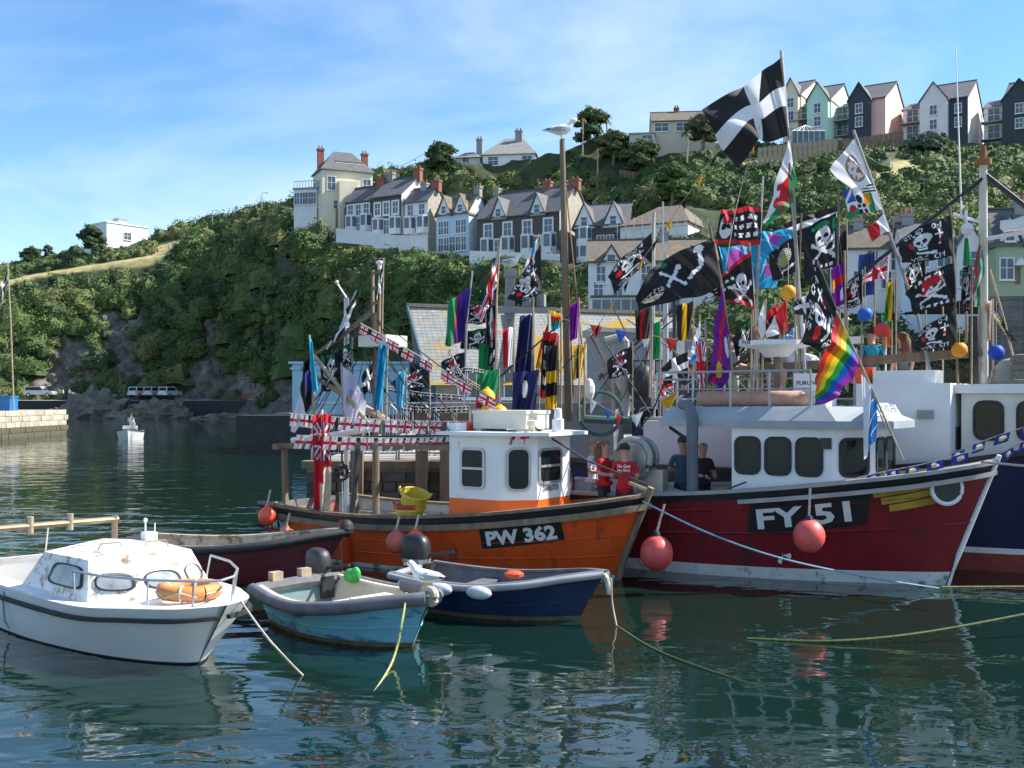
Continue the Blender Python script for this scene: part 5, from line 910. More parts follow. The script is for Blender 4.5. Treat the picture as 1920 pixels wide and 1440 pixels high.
MB().torus((8.9, -1.0, 3.42), .42, .09, 18, 7).torus((8.9, -1.0, 3.56), .38, .09, 18, 7).torus((8.9, -1.0, 3.7), .4, .09, 18, 7).build('rope_coil', mat('old_rope', (.2, .19, .15), .95, .4, 30), nv, True, True)
MB().sph((8.4, -.6, 3.3), .42, 12, 0, (1, .8, 1.1)).build('tarpaulin', greyp, nv, True); MB().b6(6.2, 7.3, -1.7, -1.1, 3.28, 3.52).build('white_locker', white_gel, nv, True)
MB().lathe([(0, 0), (.2, 0), (.26, .3), (.22, .3), (.17, .03), (0, .03)], 14, (5.95, -1.5, 3.29)).build('orange_bin', orange_buoy, nv, True)
nr = MB()
for i in range(9): nr.bar((1.7 + i * .52, -1.68, 2.62), (1.7 + i * .52, -1.68, 3.4), .022, 6)
for z in (3.4, 3.0): nr.bar((1.7, -1.68, z), (5.9, -1.68, z), .022, 6)
nr.build('deck_rail', galv, nv, True)
g = MB().bar((4.6, -1.3, 2.6), (4.6, -1.3, 4.05), .06, 8).beam((4.0, -1.32, 4.12), (5.9, -1.32, 4.12), .14, .13).build('radar_scanner', white_gel, nv, True); text_on('lettering', 'FURUNO', (4.25, -1.395, 4.08), (1, 0, 0), (0, 0, 1), .1, mat('blue_lettering', (.01, .03, .16), .5), g, .03, 1.1, True, .8)
MB().sph((4.65, -1.25, 3.75), .34, 14, 0, (1.2, 1, .45)).build('radar_motor', white_gel, nv, True, True)
# --- grey workboat behind with wooden mast and gantry
gw = thing('workboat', 'grey workboat with steel gantry and tall wooden mast behind the orange boat', 'workboat', (1.0, 28.0, 0), R(-14)); HG = Hull([(-4, -4.1, 1.3, 1.6, 1.3, -.8), (-1, -1, 1.6, 1.75, 1.25, -.9), (2, 2, 1.5, 1.75, 1.35, -.9), (4, 4.3, .8, 1.3, 1.7, -.7), (5, 5.6, .0, .05, 2.0, -.2)])
HG.skin([lambda a, q: q, lambda a, q: 0, lambda a, q: a * .6, up1], [greyp], 'hull', gw); HG.deck('deck', greyp, gw, lambda z: z - .3, .03); HG.rail('bulwark_cap', white_paint, gw, .14, .08)
def gl(px, py, Y): return gw.matrix_basis.inverted() @ P(px, py, Y)
wm = MB().tube([gl(1066, 790, 26.2), gl(1054, 262, 26.2)], [.105, .065], 10).build('wooden_mast', wood, gw, True); st_ = MB()
for a in (1100, 1075, 1060): st_.tube([gl(1055, 290, 26.2), gl(a, 740, 26.1)], .018, 4)
st_.build('mast_stays', mat('brown_stay', (.24, .13, .07), .8), wm, True)
gt = MB()
for a, b in (((948, 640, 26), (925, 800, 26)), ((945, 590, 26), (980, 790, 26)), ((1110, 625, 26), (1185, 770, 26.2)), ((1095, 620, 26), (1170, 765, 26))): gt.beam(gl(*a), gl(*b), .16, .12)
gt.beam(gl(925, 582, 26), gl(1040, 582, 26), .22, .14).beam(gl(948, 700, 26), gl(960, 585, 26), .14, .12); gt.build('gantry', mat('grey_gantry', (.38, .37, .34), .6, .15, 3), gw, True)
for px in (988, 1015): MB().bar(gl(px, 575, 26), gl(px, 552, 26), .12, 8).build('gantry_block', greyp, gw, True)
g2 = MB().tube([gl(1135, 640, 25.8), gl(1165, 632, 25.8), gl(1172, 640, 25.8), gl(1172, 780, 25.8)], .11, 8).bar(gl(1150, 790, 25.8), gl(1150, 640, 25.8), .05, 8).build('grey_davit', mat('grey_gantry', (.38, .37, .34), .6), gw, True)
MB().b6(-1.5, 1.8, -.8, 1.0, 1.0, 2.9).build('deckhouse', mat('grey_deckhouse', (.2, .22, .24), .6, .1), gw, True); MB().bar(gl(1248, 800, 26.5), gl(1248, 478, 26.5), .08, 8, 0, .06).bar(gl(1224, 740, 26.6), gl(1226, 398, 26.6), .045, 7).bar(gl(1243, 470, 26.5), gl(1243, 378, 26.5), .025, 6).build('light_masts', galv, gw, True)
MB().sph(gl(1105, 730, 24.5), .13, 10, 0, (1, 1, 2.0)).build('white_fender', white_gel, gw, True)
MB().torus(gl(1125, 775, 24.6), .5, .05, 20, 6, 0, R90).bar(gl(1095, 785, 24.6), gl(1180, 790, 24.6), .09, 8).build('net_drum', mat('green_drum', (.05, .12, .1), .6), gw, True)
# dark rigged crabber between the grey workboat and the trawler
kb = thing('crab_boat', 'dark rigged crab boat with black rails behind the net hauler', 'fishing boat', (4.6, 28.3, 0), R(-28)); HK = Hull([(-3, -3.1, 1.1, 1.3, 1.2, -.8), (0, 0, 1.3, 1.45, 1.15, -.8), (2.2, 2.4, .8, 1.2, 1.4, -.7), (3.4, 3.9, 0, .05, 1.8, -.2)])
HK.skin([lambda a, q: q, lambda a, q: 0, up1], [black_paint], 'hull', kb); HK.deck('deck', greyp, kb, lambda z: z - .25, .03); MB().b6(-1.2, .9, -.8, .8, .9, 3.0).build('wheelhouse', mat('dark_blue_house', (.03, .045, .08), .5), kb, True); MB().b6(-1.5, 1.1, -.95, .95, 3.0, 3.1).build('wheelhouse_roof', white_paint, kb, True)
for x in (-.7, .3): cabwin(kb, (x, -.805, 2.5), (1, 0, 0), .5, .5, .08, galv)
kr = MB()
for i in range(9): kr.bar((-1.4 + i * .3, -.9, 3.1), (-1.4 + i * .3, -.9, 4.0), .022, 5)
for z in (3.4, 3.7, 4.0): kr.bar((-1.4, -.9, z), (1.0, -.9, z), .022, 5)
kr.build('roof_rail', black_paint, kb, True); MB().bar((-.3, 0, 3.1), (-.3, 0, 6.4), .06, 8).bar((-.3, 0, 5.4), (1.6, -.3, 4.0), .04, 6).bar((-.3, 0, 5.4), (-2.4, -.2, 3.6), .04, 6).build('mast', dark, kb, True)
for x, y, s_ in ((-2.2, -.6, .4), (-1.7, .3, .45), (1.6, -.4, .35)): MB().sph((x, y, 1.2 + s_ * .6), s_, 12, 0, (1.2, 1, 1)).build('net_bundle', mat('black_net', (.015, .017, .02), .95, .5, 25, bump=.8, bsc=30), kb, True)
rk = MB(); r_ = random.Random(9)
for i in range(22):
    a = P(r_.uniform(1090, 1500), r_.uniform(560, 660), r_.uniform(23, 27)); rk.tube([a, a + Vector((r_.uniform(-2.2, 2.2), r_.uniform(-.4, .4), -r_.uniform(1.2, 2.6)))], r_.uniform(.008, .02), 4)
tag(rk.build('rigging_lines', black_rub), 'tangle of thin dark rigging lines between the boats behind', 'rigging', kind='stuff')
for px, py, Y, r2, m2, l in ((1205, 720, 25.6, .32, dark, 'black bundled cover on the grey workboat'), (1150, 735, 26.4, .3, greyp, 'grey bundled cover on the grey workboat')):
    c = P(px, py, Y); tag(MB().sph(c, r2, 14, 0, (1.1, .8, 1.5)).build('bundle', m2, smooth=True), l, 'cover')
# grey sheds on the inner quay
sh = thing('quay_shed', 'low dark grey shed on the inner quay behind the rigging', 'shed', (4.2, 44, QZ - .06)); MB().b6(3.3, 7.6, 43, 47, QZ - .1, 5.7).build('wall', mat('grey_shed', (.16, .18, .2), .7, .1), sh); MB().b6(3.1, 7.8, 42.8, 47.2, 5.7, 5.85).build('roof', mat('pale_roof', (.4, .4, .38), .7), sh)
MB().b6(3.7, 5.0, 42.95, 43.02, QZ, 4.3).build('door', dark, sh); MB().b6(6.6, 7.4, 42.95, 43.02, QZ, 4.0).build('door', dark, sh); MB().box((6.2, 42.96, 5.0), (1.5, .06, .9)).build('notice', mat('shed_notice', (.5, .52, .5), .6), sh)
# --- motor launch and far pier things
ml = thing('motor_launch', 'small white motor launch carrying two people towards the pier', 'boat', P(245, 822, 80) * 1.0, R(-75)); ml.location.z = 0; HM = Hull([(-1.8, -1.85, .75, .85, .6, -.2), (0, 0, .85, .95, .55, -.25), (1.3, 1.4, .55, .8, .65, -.2), (2.0, 2.3, 0, .03, .8, -.1)])
HM.skin([lambda a, q: q, lambda a, q: 0, up1], [white_gel], 'hull', ml); HM.deck('floor', greyp, ml, lambda z: .2, .05); HM.rail('rubbing_strake', black_rub, ml, .06, .06); MB().b6(.2, .8, -.5, .5, .2, 1.0).build('console', white_gel, ml, True); outboard(ml, -1.9, .5, dark, 1.2)
# ------------------------------------------------------------------ flags
FONT = dict(N="10001 11001 10101 10011 10001 10001 10001", O="01110 10001 10001 10001 10001 10001 01110", G="01110 10001 10000 10111 10001 10001 01110", U="10001 10001 10001 10001 10001 10001 01110", T="11111 00100 00100 00100 00100 00100 00100", S="01111 10000 10000 01110 00001 00001 11110", L="10000 10000 10000 10000 10000 10000 11111", R="11110 10001 10001 11110 10100 10010 10001", Y="10001 10001 01010 00100 00100 00100 00100")
FW, FH = 96, 64
K_, W_, RED, BLU, GRN, YEL, CYA, PUR = (.018, .018, .02), (.80, .80, .82), (.55, .02, .03), (.015, .03, .22), (.01, .26, .09), (.80, .50, .02), (.03, .36, .62), (.18, .01, .26)
XX, YY = np.meshgrid((np.arange(FW) + .5) / FW, (np.arange(FH) + .5) / FH)
def base(c): a = np.zeros((FH, FW, 3)); a[:] = c; return a
def put(a, m, c): a[m] = c; return a
def ell(cx, cy, rx, ry): return ((XX - cx) / rx) ** 2 + ((YY - cy) / ry) ** 2 < 1
def seg(x0, y0, x1, y1, w): 
    dx, dy = (x1 - x0) * 1.5, y1 - y0; t = np.clip(((XX - x0) * 1.5 * dx + (YY - y0) * dy) / (dx * dx + dy * dy), 0, 1); return (((XX - x0) * 1.5 - t * dx) ** 2 + (YY - y0 - t * dy) ** 2) < w * w
def word(a, s, x, y, h, c, w=None):
    n = len(s) * 6 - 1; w = w or n * h / 7 / 1.5
    for i in range(FH):
        for j in range(FW):
            fx = (XX[i, j] - x) / w * n; fy = (YY[i, j] - y) / h * 7
            if 0 <= fx < n and 0 <= fy < 7:
                k = int(fx) // 6; q = int(fx) % 6
                if q < 5 and s[k] in FONT and FONT[s[k]].split()[int(fy)][q] == '1': a[i, j] = c
    return a
def scrawl(a, x0, x1, y, h, c, f=60):     # lettering too small to read
    return put(a, (XX > x0) & (XX < x1) & (np.abs(YY - y) < h / 2) & (np.sin(XX * f) + .6 * np.sin(XX * f * 1.7 + YY * 40) > -.1), c)
def skull(a, cx, cy, s, c=W_, bones=True):
    if bones:
        for d in (-1, 1): put(a, seg(cx - s * .75, cy + d * s * .55 + s * .75, cx + s * .75, cy - d * s * .55 + s * .75, s * .11), c)
        for dx in (-1, 1):
            for d in (-1, 1): put(a, ell(cx + dx * s * .8, cy + d * s * .6 + s * .75, s * .14, s * .18), c)
    put(a, ell(cx, cy - s * .12, s * .48, s * .62), c); put(a, (np.abs(XX - cx) < s * .28) & (YY > cy + s * .2) & (YY < cy + s * .75), c)
    for d in (-1, 1): put(a, ell(cx + d * s * .19, cy - s * .06, s * .13, s * .17), K_)
    put(a, ell(cx, cy + s * .2, s * .05, s * .1), K_); put(a, (np.abs(YY - cy - s * .52) < s * .03) & (np.abs(XX - cx) < s * .24), K_); return a
def union(a=None, x0=0, x1=1, y0=0, y1=1, b=BLU, pk=RED):
    a = base(b) if a is None else a; u = (XX - x0) / (x1 - x0); v = (YY - y0) / (y1 - y0); I = (u >= 0) & (u <= 1) & (v >= 0) & (v <= 1); put(a, I, b)
    d1 = np.abs(u - v) ; d2 = np.abs(u + v - 1); put(a, I & ((d1 < .15) | (d2 < .15)), W_); put(a, I & ((d1 < .055) | (d2 < .055)), pk); put(a, I & ((np.abs(u - .5) < .15) | (np.abs(v - .5) < .2)), W_); return put(a, I & ((np.abs(u - .5) < .09) | (np.abs(v - .5) < .12)), pk)
def d_cornish(): a = base(K_); return put(a, (np.abs(XX - .5) < .08) | (np.abs(YY - .5) < .13), W_)
def d_george(): a = base(W_); put(a, (np.abs(XX - .5) < .075) | (np.abs(YY - .5) < .11), RED); return put(a, (np.abs(XX - .5) < .035) & (np.sin(YY * 50) > .2), (.6, .3, .35))
def stripes(cs, vert=False): a = base(cs[0]); n = len(cs); q = np.minimum((XX if vert else YY) * n, n - 1).astype(int); a[:] = np.array(cs)[q]; return a
def d_wales():
    a = stripes([W_, GRN]); put(a, ell(.45, .55, .2, .22), RED); put(a, ell(.68, .38, .09, .16), RED); put(a, seg(.6, .5, .72, .3, .07), RED); put(a, seg(.3, .6, .18, .35, .05), RED); put(a, seg(.4, .4, .5, .2, .06), RED)
    for x in (.32, .45, .6): put(a, seg(x, .65, x + .05, .88, .05), RED)
    return a
def d_noglory(n=1):
    a = base(K_); word(a, 'NO GUTS', .2, .05, .13, W_, .6); skull(a, .5, .42, .3, W_, False); put(a, seg(.3, .78, .7, .72, .035), W_); put(a, ell(.73, .45, .08, .12), RED); put(a, seg(.25, .25, .25, .6, .02), W_); put(a, seg(.19, .36, .31, .36, .02), W_); put(a, seg(.25, .5, .25, .58, .02), RED); return word(a, 'NO GLORY', .18, .84, .12, W_, .64)
def d_bandana(): a = base(K_); scrawl(a, .25, .75, .14, .09, W_); skull(a, .5, .42, .28); put(a, ell(.5, .28, .14, .13), RED); put(a, seg(.5, .3, .62, .5, .05), RED); return scrawl(a, .2, .8, .9, .09, W_)
def d_bigjolly():
    a = base(K_)
    for d in (-1, 1): put(a, seg(.42, .45 + d * .18, .62, .45 - d * .18, .03), W_)
    for x in (.42, .62):
        for y in (.27, .63): put(a, ell(x, y, .03, .05), W_)
    put(a, seg(.2, .12, .22, .45, .035), W_); put(a, seg(.22, .45, .34, .55, .035), W_); put(a, ell(.2, .1, .05, .08), W_); put(a, ell(.82, .72, .09, .09), W_); put(a, seg(.78, .75, .9, .6, .05), (.5, .45, .05)); put(a, (ell(.8, .65, .12, .15)) & (np.sin(XX * 160) * np.sin(YY * 120) > .3), W_); return put(a, ell(.55, .1, .05, .05), GRN)
def d_skeleton(): a = base(K_); put(a, ell(.12, .18, .07, .12), GRN); skull(a, .42, .38, .3); put(a, ell(.45, .12, .2, .06), GRN); put(a, seg(.12, .35, .15, .6, .03), W_); put(a, seg(.15, .6, .28, .7, .03), W_); return scrawl(a, .2, .7, .92, .07, W_)
def d_barrel(): a = base(K_); put(a, ell(.5, .45, .22, .28) & (np.sin(XX * 140) * np.sin(YY * 110) > .0), W_); put(a, ell(.48, .5, .12, .18), (.5, .5, .05)); return put(a, seg(.2, .75, .6, .85, .04), W_)
def d_beatings(): a = base(K_); put(a, (YY < .12) | (YY > .88), RED); put(a, ell(.8, .5, .14, .34), W_); put(a, ell(.78, .3, .12, .14), RED); put(a, ell(.84, .5, .06, .09), K_); put(a, ell(.74, .52, .05, .08), K_); [scrawl(a, .08, .6, y, .13, W_, 45) for y in (.27, .5, .73)]; return a
def d_getout(): a = base(K_); put(a, (YY < .1) | (YY > .9), RED); skull(a, .35, .5, .3); scrawl(a, .5, .92, .3, .1, W_); scrawl(a, .5, .92, .5, .1, W_); return scrawl(a, .2, .6, .8, .08, (.6, .1, .2))
def d_badge():
    a = base(W_); r = np.hypot((XX - .45) * 1.5, YY - .5); put(a, np.abs(r - .33) < .03, (.30, .22, .16)); put(a, (r < .3) & (np.sin(XX * 37) * np.sin(YY * 29) > .35), (.42, .26, .18)); put(a, ell(.42, .6, .05, .08), (.5, .15, .05)); return a
def d_six():
    a = union(None, .0, .01, 0, .01); a[:] = W_; put(a, (XX < .36) & (YY < .3) & (np.sin(YY * 60) > 0), K_); put(a, (XX < .3) & (YY > .3), GRN); put(a, (XX < .18) & (YY > .3), W_); put(a, (XX < .36) & (XX > .24) & (YY > .3) & (YY < .7), (.8, .3, .02)); put(a, (XX > .36) & (XX < .62) & (YY > .62), K_); put(a, (XX > .36) & (XX < .62) & ((np.abs(XX - .49) < .03) | (np.abs(YY - .8) < .04)) & (YY > .62), W_)
    put(a, (XX > .62) & (YY > .5), GRN); put(a, (XX > .62) & (YY > .5) & (YY < .75), W_); put(a, ell(.8, .74, .12, .14), RED); put(a, (XX > .6) & (YY < .5), (.03, .1, .42)); put(a, (XX > .6) & (YY < .5) & (np.abs((XX - .6) * 1.2 - YY) < .08), W_); put(a, ell(.5, .45, .12, .2), W_); return put(a, ell(.5, .45, .1, .17), K_)
def d_suff(): a = base(GRN); put(a, XX < .52, RED); return put(a, XX < .45, (.05, .02, .22))
def d_colour(): a = base(W_); put(a, ell(.18, .15, .12, .18), CYA); put(a, ell(.3, .3, .08, .1), RED); put(a, ell(.4, .45, .1, .12), PUR); put(a, ell(.3, .5, .05, .08), GRN); return scrawl(a, .55, .9, .6, .08, (.15, .1, .3), 40)
def d_ensign(): a = base((.62, .57, .46)); put(a, (YY < .52) | ((YY < .68) & (XX < .6)), RED); put(a, (XX < .3) & (YY > .5), RED); return union(a, .05, 1, .08, .46)
def d_purple(): a = base(PUR); put(a, (YY > .3) & (YY < .48), RED); put(a, ell(.75, .5, .08, .2), YEL); put(a, ell(.3, .75, .1, .15), W_); return a
def d_cyan(): a = base(CYA); put(a, ell(.55, .3, .2, .25), (.5, .1, .42)); put(a, np.abs(np.sin(XX * 5 + YY * 6)) < .12, (.25, .6, .8)); return a
def d_mug(): a = base((.03, .03, .25)); put(a, ell(.5, .5, .2, .26), (.62, .42, .03)); put(a, ell(.5, .3, .2, .14), W_); return put(a, ell(.72, .52, .07, .12), W_)
def d_swirl(): a = base((.03, .22, .55)); put(a, (XX < .45) | (np.abs(np.sin(XX * 7 + YY * 9)) < .18), W_); return a
RAINBOW = [(.70, .03, .03), (.80, .22, .01), (.82, .62, .02), (.02, .30, .05), (.01, .10, .45), (.28, .03, .36)]
cloth_m = mat('flag_cloth', (1, 1, 1), .75, .06, 8, attr='cloth', transl=.3)
_dc = {}
def curve(pts, u):
    n = len(pts) - 1
    if n == 1: return pts[0][0] + (pts[1][0] - pts[0][0]) * u, pts[0][1] + (pts[1][1] - pts[0][1]) * u
    t = u * n; i = min(int(t), n - 1); f = t - i; g = lambda k: pts[max(0, min(n, k))]; a, b, c, d = g(i - 1), g(i), g(i + 1), g(i + 2)
    return tuple(.5 * (2 * b[k] + (c[k] - a[k]) * f + (2 * a[k] - 5 * b[k] + 4 * c[k] - d[k]) * f * f + (3 * b[k] - a[k] - 3 * c[k] + d[k]) * f ** 3) for k in (0, 1))
def cloth(name, top, bot, Y, img, parent, amp=.12, folds=2.0, ph=0.0, nu=72, nv=48, limp=False, world=True):
    vs = []
    for i in range(nu + 1):
        u = i / nu; T, B = curve(top, u), curve(bot, u)
        for j in range(nv + 1):
            v = j / nv; p = P(T[0] + (B[0] - T[0]) * v, T[1] + (B[1] - T[1]) * v, Y)
            s = (v if limp else u); w = 2 * math.pi * folds * ((v * .25 + u) if not limp else (u * 1.0 + .2 * v)); k = amp * (min(1, u * 2.5 + .1) if not limp else 1)
            p.y += k * math.sin(w + ph) + k * .35 * math.sin(w * 2.3 + 3 * v + ph) ; p.z += k * .12 * math.sin(w * 1.4 + ph + 2 * v); vs.append(p)
    b = MB().add(vs, [(i * (nv + 1) + j, i * (nv + 1) + j + 1, (i + 1) * (nv + 1) + j + 1, (i + 1) * (nv + 1) + j) for i in range(nu) for j in range(nv)]); o = b.build(name, cloth_m, parent, smooth=True)
    ii = np.minimum(((np.arange(nv) + .5) / nv * FH).astype(int), FH - 1); jj = np.minimum(((np.arange(nu) + .5) / nu * FW).astype(int), FW - 1); c = img[ii][:, jj].transpose(1, 0, 2).reshape(-1, 3)
    at = o.data.color_attributes.new('cloth', 'FLOAT_COLOR', 'CORNER'); at.data.foreach_set('color', np.repeat(np.hstack([c, np.ones((len(c), 1))]), 4, 0).astype('f').ravel()); return o
def flag(label, Y, pole, flags, pr=.022, pm=None, group=None):
    """pole: list of pixels top..bottom; flags: (image, top edge hoist->fly, bottom edge, amp, folds, limp)"""
    b = P(*pole[-1], Y); t = thing('flag', label, 'flag', b, 0, group); pts = [P(*q, Y) for q in pole]; MB().tube(pts, pr, 7).build('pole', pm or palewood, t)
    for k, (img, T, B, amp, fo, limp) in enumerate(flags): cloth('cloth', T, B, Y - .03 - .02 * k, img, t, amp, fo, rnd.uniform(0, 6), limp=limp)
    return t
J = d_noglory()
flag('huge black and white cross flag streaming from the highest pole', 19.6, [(1465, 95), (1478, 258), (1512, 735)], [(d_cornish(), [(1466, 105), (1440, 128), (1385, 162), (1312, 214)], [(1478, 256), (1440, 262), (1415, 270), (1386, 316)], .22, 1.3, False)], .035, galv)
flag('white green and red dragon flag hanging below the big cross flag', 19.2, [(1478, 240), (1490, 380), (1500, 735)], [(d_wales(), [(1479, 262), (1465, 310), (1448, 370), (1432, 412)], [(1494, 348), (1488, 380), (1465, 400), (1440, 424)], .12, 1.5, False)])
flag('leaning pole with white badge flag above small Celtic and red white flags', 19.4, [(1600, 244), (1637, 345), (1672, 450), (1720, 590), (1745, 700)], [(d_badge(), [(1605, 258), (1580, 285), (1558, 314)], [(1637, 344), (1618, 352), (1602, 362)], .12, 1.2, False), (d_six(), [(1638, 346), (1605, 350), (1578, 358)], [(1655, 392), (1620, 400), (1592, 411)], .06, 1, False), (stripes([W_, RED], True), [(1657, 402), (1642, 415), (1627, 428)], [(1669, 433), (1652, 440), (1637, 454)], .05, 1, False)], .03, greyp)
flag('black flag with red borders skull and lines of lettering', 20.4, [(1431, 330), (1424, 470), (1412, 745)], [(d_beatings(), [(1429, 388), (1390, 390), (1350, 396)], [(1425, 459), (1385, 458), (1341, 457)], .09, 1.6, False)], .02, galv)
flag('bright blue flag with purple disc below the red bordered flag', 20.7, [(1424, 445), (1412, 560), (1408, 745)], [(d_cyan(), [(1424, 460), (1385, 462), (1346, 462)], [(1416, 545), (1390, 548), (1362, 548)], .1, 1.5, False)])
flag('bright blue wavy flag behind the pole cluster', 20.5, [(1491, 420), (1490, 560), (1494, 745)], [(d_cyan(), [(1490, 430), (1455, 432), (1424, 437)], [(1489, 470), (1455, 480), (1428, 486)], .1, 1.5, False)])
flag('blue flag with yellow and purple arcs hanging in folds', 20.9, [(1420, 460), (1420, 600), (1424, 745)], [(d_cyan(), [(1421, 476), (1440, 490), (1460, 520)], [(1420, 538), (1438, 541), (1458, 538)], .07, 1.5, False)])
flag('long black flag with crossbones and skeleton arm streaming left', 20.0, [(1330, 420), (1355, 540), (1372, 735)], [(d_bigjolly(), [(1337, 446), (1280, 470), (1225, 500), (1192, 556)], [(1354, 535), (1310, 556), (1255, 566), (1200, 582)], .16, 1.6, False)], .025, wood)
flag('black lettered skull flag drooping beside the white cottage', 22.5, [(1226, 397), (1221, 534), (1218, 745)], [(J, [(1222, 436), (1190, 465), (1160, 490), (1140, 518)], [(1222, 492), (1195, 508), (1172, 530), (1152, 551)], .12, 1.4, False)])
flag('black flag with red edges and white skull beside the purple flags', 20.2, [(1405, 455), (1415, 580), (1420, 745)], [(d_getout(), [(1408, 470), (1370, 500), (1327, 543)], [(1415, 579), (1390, 572), (1345, 556)], .1, 1.4, False)])
flag('black flag with crossbones and green tipped skeleton arm', 19.3, [(1573, 345), (1570, 500), (1566, 720)], [(d_skeleton(), [(1568, 398), (1535, 415), (1500, 432)], [(1570, 500), (1540, 505), (1508, 530)], .12, 1.3, False)], .022, wood)
flag('black flag printed with a foaming barrel', 19.9, [(1503, 400), (1498, 520), (1502, 735)], [(d_barrel(), [(1502, 440), (1470, 455), (1440, 478)], [(1497, 506), (1470, 520), (1450, 527)], .09, 1.4, False)], .02, wood)
flag('limp black lettered flag on the dark slanting pole above the rainbow flag', 18.2, [(1530, 486), (1572, 592), (1600, 660)], [(J, [(1532, 490), (1518, 560), (1504, 640)], [(1569, 585), (1562, 640), (1542, 662)], .12, 1.5, False)], .03, black_paint)
flag('purple and yellow flag hanging by the dark slanting pole', 19.0, [(1584, 470), (1585, 600), (1586, 730)], [(d_purple(), [(1582, 490), (1570, 498), (1559, 505)], [(1584, 570), (1572, 574), (1560, 576)], .07, 1.4, False)])
flag('black sooty flag hanging behind the skeleton flag', 20.2, [(1587, 410), (1588, 560), (1590, 735)], [(base(K_), [(1587, 430), (1574, 445), (1562, 470)], [(1588, 525), (1575, 530), (1564, 540)], .07, 1.3, False)])
flag('pink union flag on a white pole behind the gull', 20.3, [(1666, 478), (1662, 560), (1660, 735)], [(union(None, b=(.62, .12, .33)), [(1665, 481), (1640, 500), (1613, 521)], [(1662, 523), (1640, 524), (1614, 534)], .05, 1.2, False)], .018, white_paint)
flag('tall dark pole with three black skull flags, heart skull uppermost', 19.2, [(1781, 385), (1788, 490), (1794, 660), (1797, 760)], [(J, [(1783, 403), (1745, 418), (1705, 437), (1680, 457)], [(1788, 480), (1755, 486), (1725, 492), (1695, 493)], .1, 1.5, False), (d_bandana(), [(1788, 493), (1760, 502), (1725, 522), (1697, 552)], [(1792, 570), (1765, 575), (1735, 582), (1711, 591)], .1, 1.4, False), (J, [(1791, 580), (1760, 598), (1730, 618), (1708, 642)], [(1794, 648), (1765, 652), (1740, 655), (1716, 657)], .09, 1.4, False)], .024, wood)
flag('green white and red flag wrapped limply round the rusty mast', 19.3, [(1838, 440), (1838, 520), (1838, 640)], [(stripes([RED, GRN, W_, GRN]), [(1836, 455), (1826, 520), (1818, 578)], [(1843, 470), (1843, 520), (1834, 574)], .07, 1.5, False)])
flag('green and white flag hanging left of the rusty mast', 19.5, [(1812, 385), (1812, 520), (1812, 640)], [(stripes([W_, GRN], False), [(1811, 395), (1812, 395)], [(1806, 498), (1822, 500)], .05, 1, True)])
flag('black hooked flag on the leaning pole by the stone wall', 19.8, [(1856, 505), (1880, 590), (1903, 680)], [(d_barrel(), [(1868, 556), (1856, 575), (1853, 590)], [(1890, 635), (1898, 640), (1906, 642)], .08, 1.2, False)])
flag('six striped rainbow flag on a pole leaning over the maroon bow', 16.9, [(1568, 583), (1611, 676), (1694, 862)], [(stripes(RAINBOW), [(1570, 586), (1556, 630), (1542, 680), (1524, 722)], [(1609, 676), (1598, 710), (1570, 742), (1528, 761)], .14, 1.5, False)], .018, palewood)
flag('limp blue and white flag beneath the rainbow flag', 16.95, [(1618, 700), (1632, 730), (1660, 800)], [(d_swirl(), [(1618, 702), (1646, 752)], [(1620, 862), (1640, 825)], .06, 1.2, True)], .012)
flag('tall limp purple flag with red stripe and yellow badge', 19.0, [(1352, 525), (1368, 640), (1378, 770)], [(d_purple(), [(1353, 535), (1340, 620), (1328, 712)], [(1370, 640), (1368, 700), (1356, 731)], .1, 1.6, False)])
flag('limp union flag beside the tall purple flag', 19.3, [(1322, 600), (1325, 660), (1326, 770)], [(union(), [(1300, 640), (1324, 642)], [(1312, 740), (1322, 735)], .06, 1.3, True)])
flag('red and white flag drooping above the seated woman', 19.8, [(1476, 545), (1470, 630), (1462, 740)], [(stripes([RED, W_], True), [(1474, 558), (1455, 590), (1434, 625)], [(1478, 622), (1462, 626), (1440, 632)], .07, 1.3, False)])
flag('white and brown flag beside the red and white flag', 20.0, [(1436, 560), (1430, 680), (1428, 745)], [(stripes([W_, (.3, .2, .12)], True), [(1434, 562), (1420, 600), (1412, 640)], [(1436, 620), (1428, 640), (1418, 650)], .06, 1.3, False)])
flag('union flag trailing steeply from a brown pole', 24.6, [(938, 446), (931, 560), (928, 800)], [(union(), [(937, 458), (918, 520), (896, 592)], [(932, 534), (920, 570), (902, 606)], .12, 1.6, False)])
flag('green red and purple flag billowing between two thin poles', 24.4, [(886, 508), (876, 600), (869, 790)], [(d_suff(), [(882, 538), (858, 552), (840, 572)], [(870, 636), (850, 648), (834, 648)], .15, 1.2, False)], .02, galv)
flag('white flag with coloured splashes pinned over black flags', 25.2, [(1008, 440), (1000, 560), (996, 800)], [(d_colour(), [(1007, 447), (985, 495), (973, 528)], [(1000, 506), (995, 530), (987, 546)], .09, 1.4, False), (J, [(1014, 458), (975, 520), (949, 562)], [(1016, 545), (1000, 560), (975, 566)], .08, 1.4, False)])
flag('narrow black lettered flag hanging in front of the gantry', 24.8, [(932, 530), (931, 640), (930, 800)], [(J, [(912, 545), (932, 540)], [(913, 722), (933, 700)], .09, 1.6, True), (base(GRN), [(898, 640), (916, 650)], [(896, 706), (920, 712)], .05, 1.2, True)])
flag('black skull flags one above the other left of the gantry', 24.9, [(914, 560), (912, 660), (911, 800)], [(d_bandana(), [(912, 566), (895, 570), (874, 574)], [(911, 606), (893, 608), (872, 606)], .08, 1.4, False), (d_skeleton(), [(912, 615), (892, 618), (868, 622)], [(911, 656), (890, 655), (862, 654)], .08, 1.4, False)])
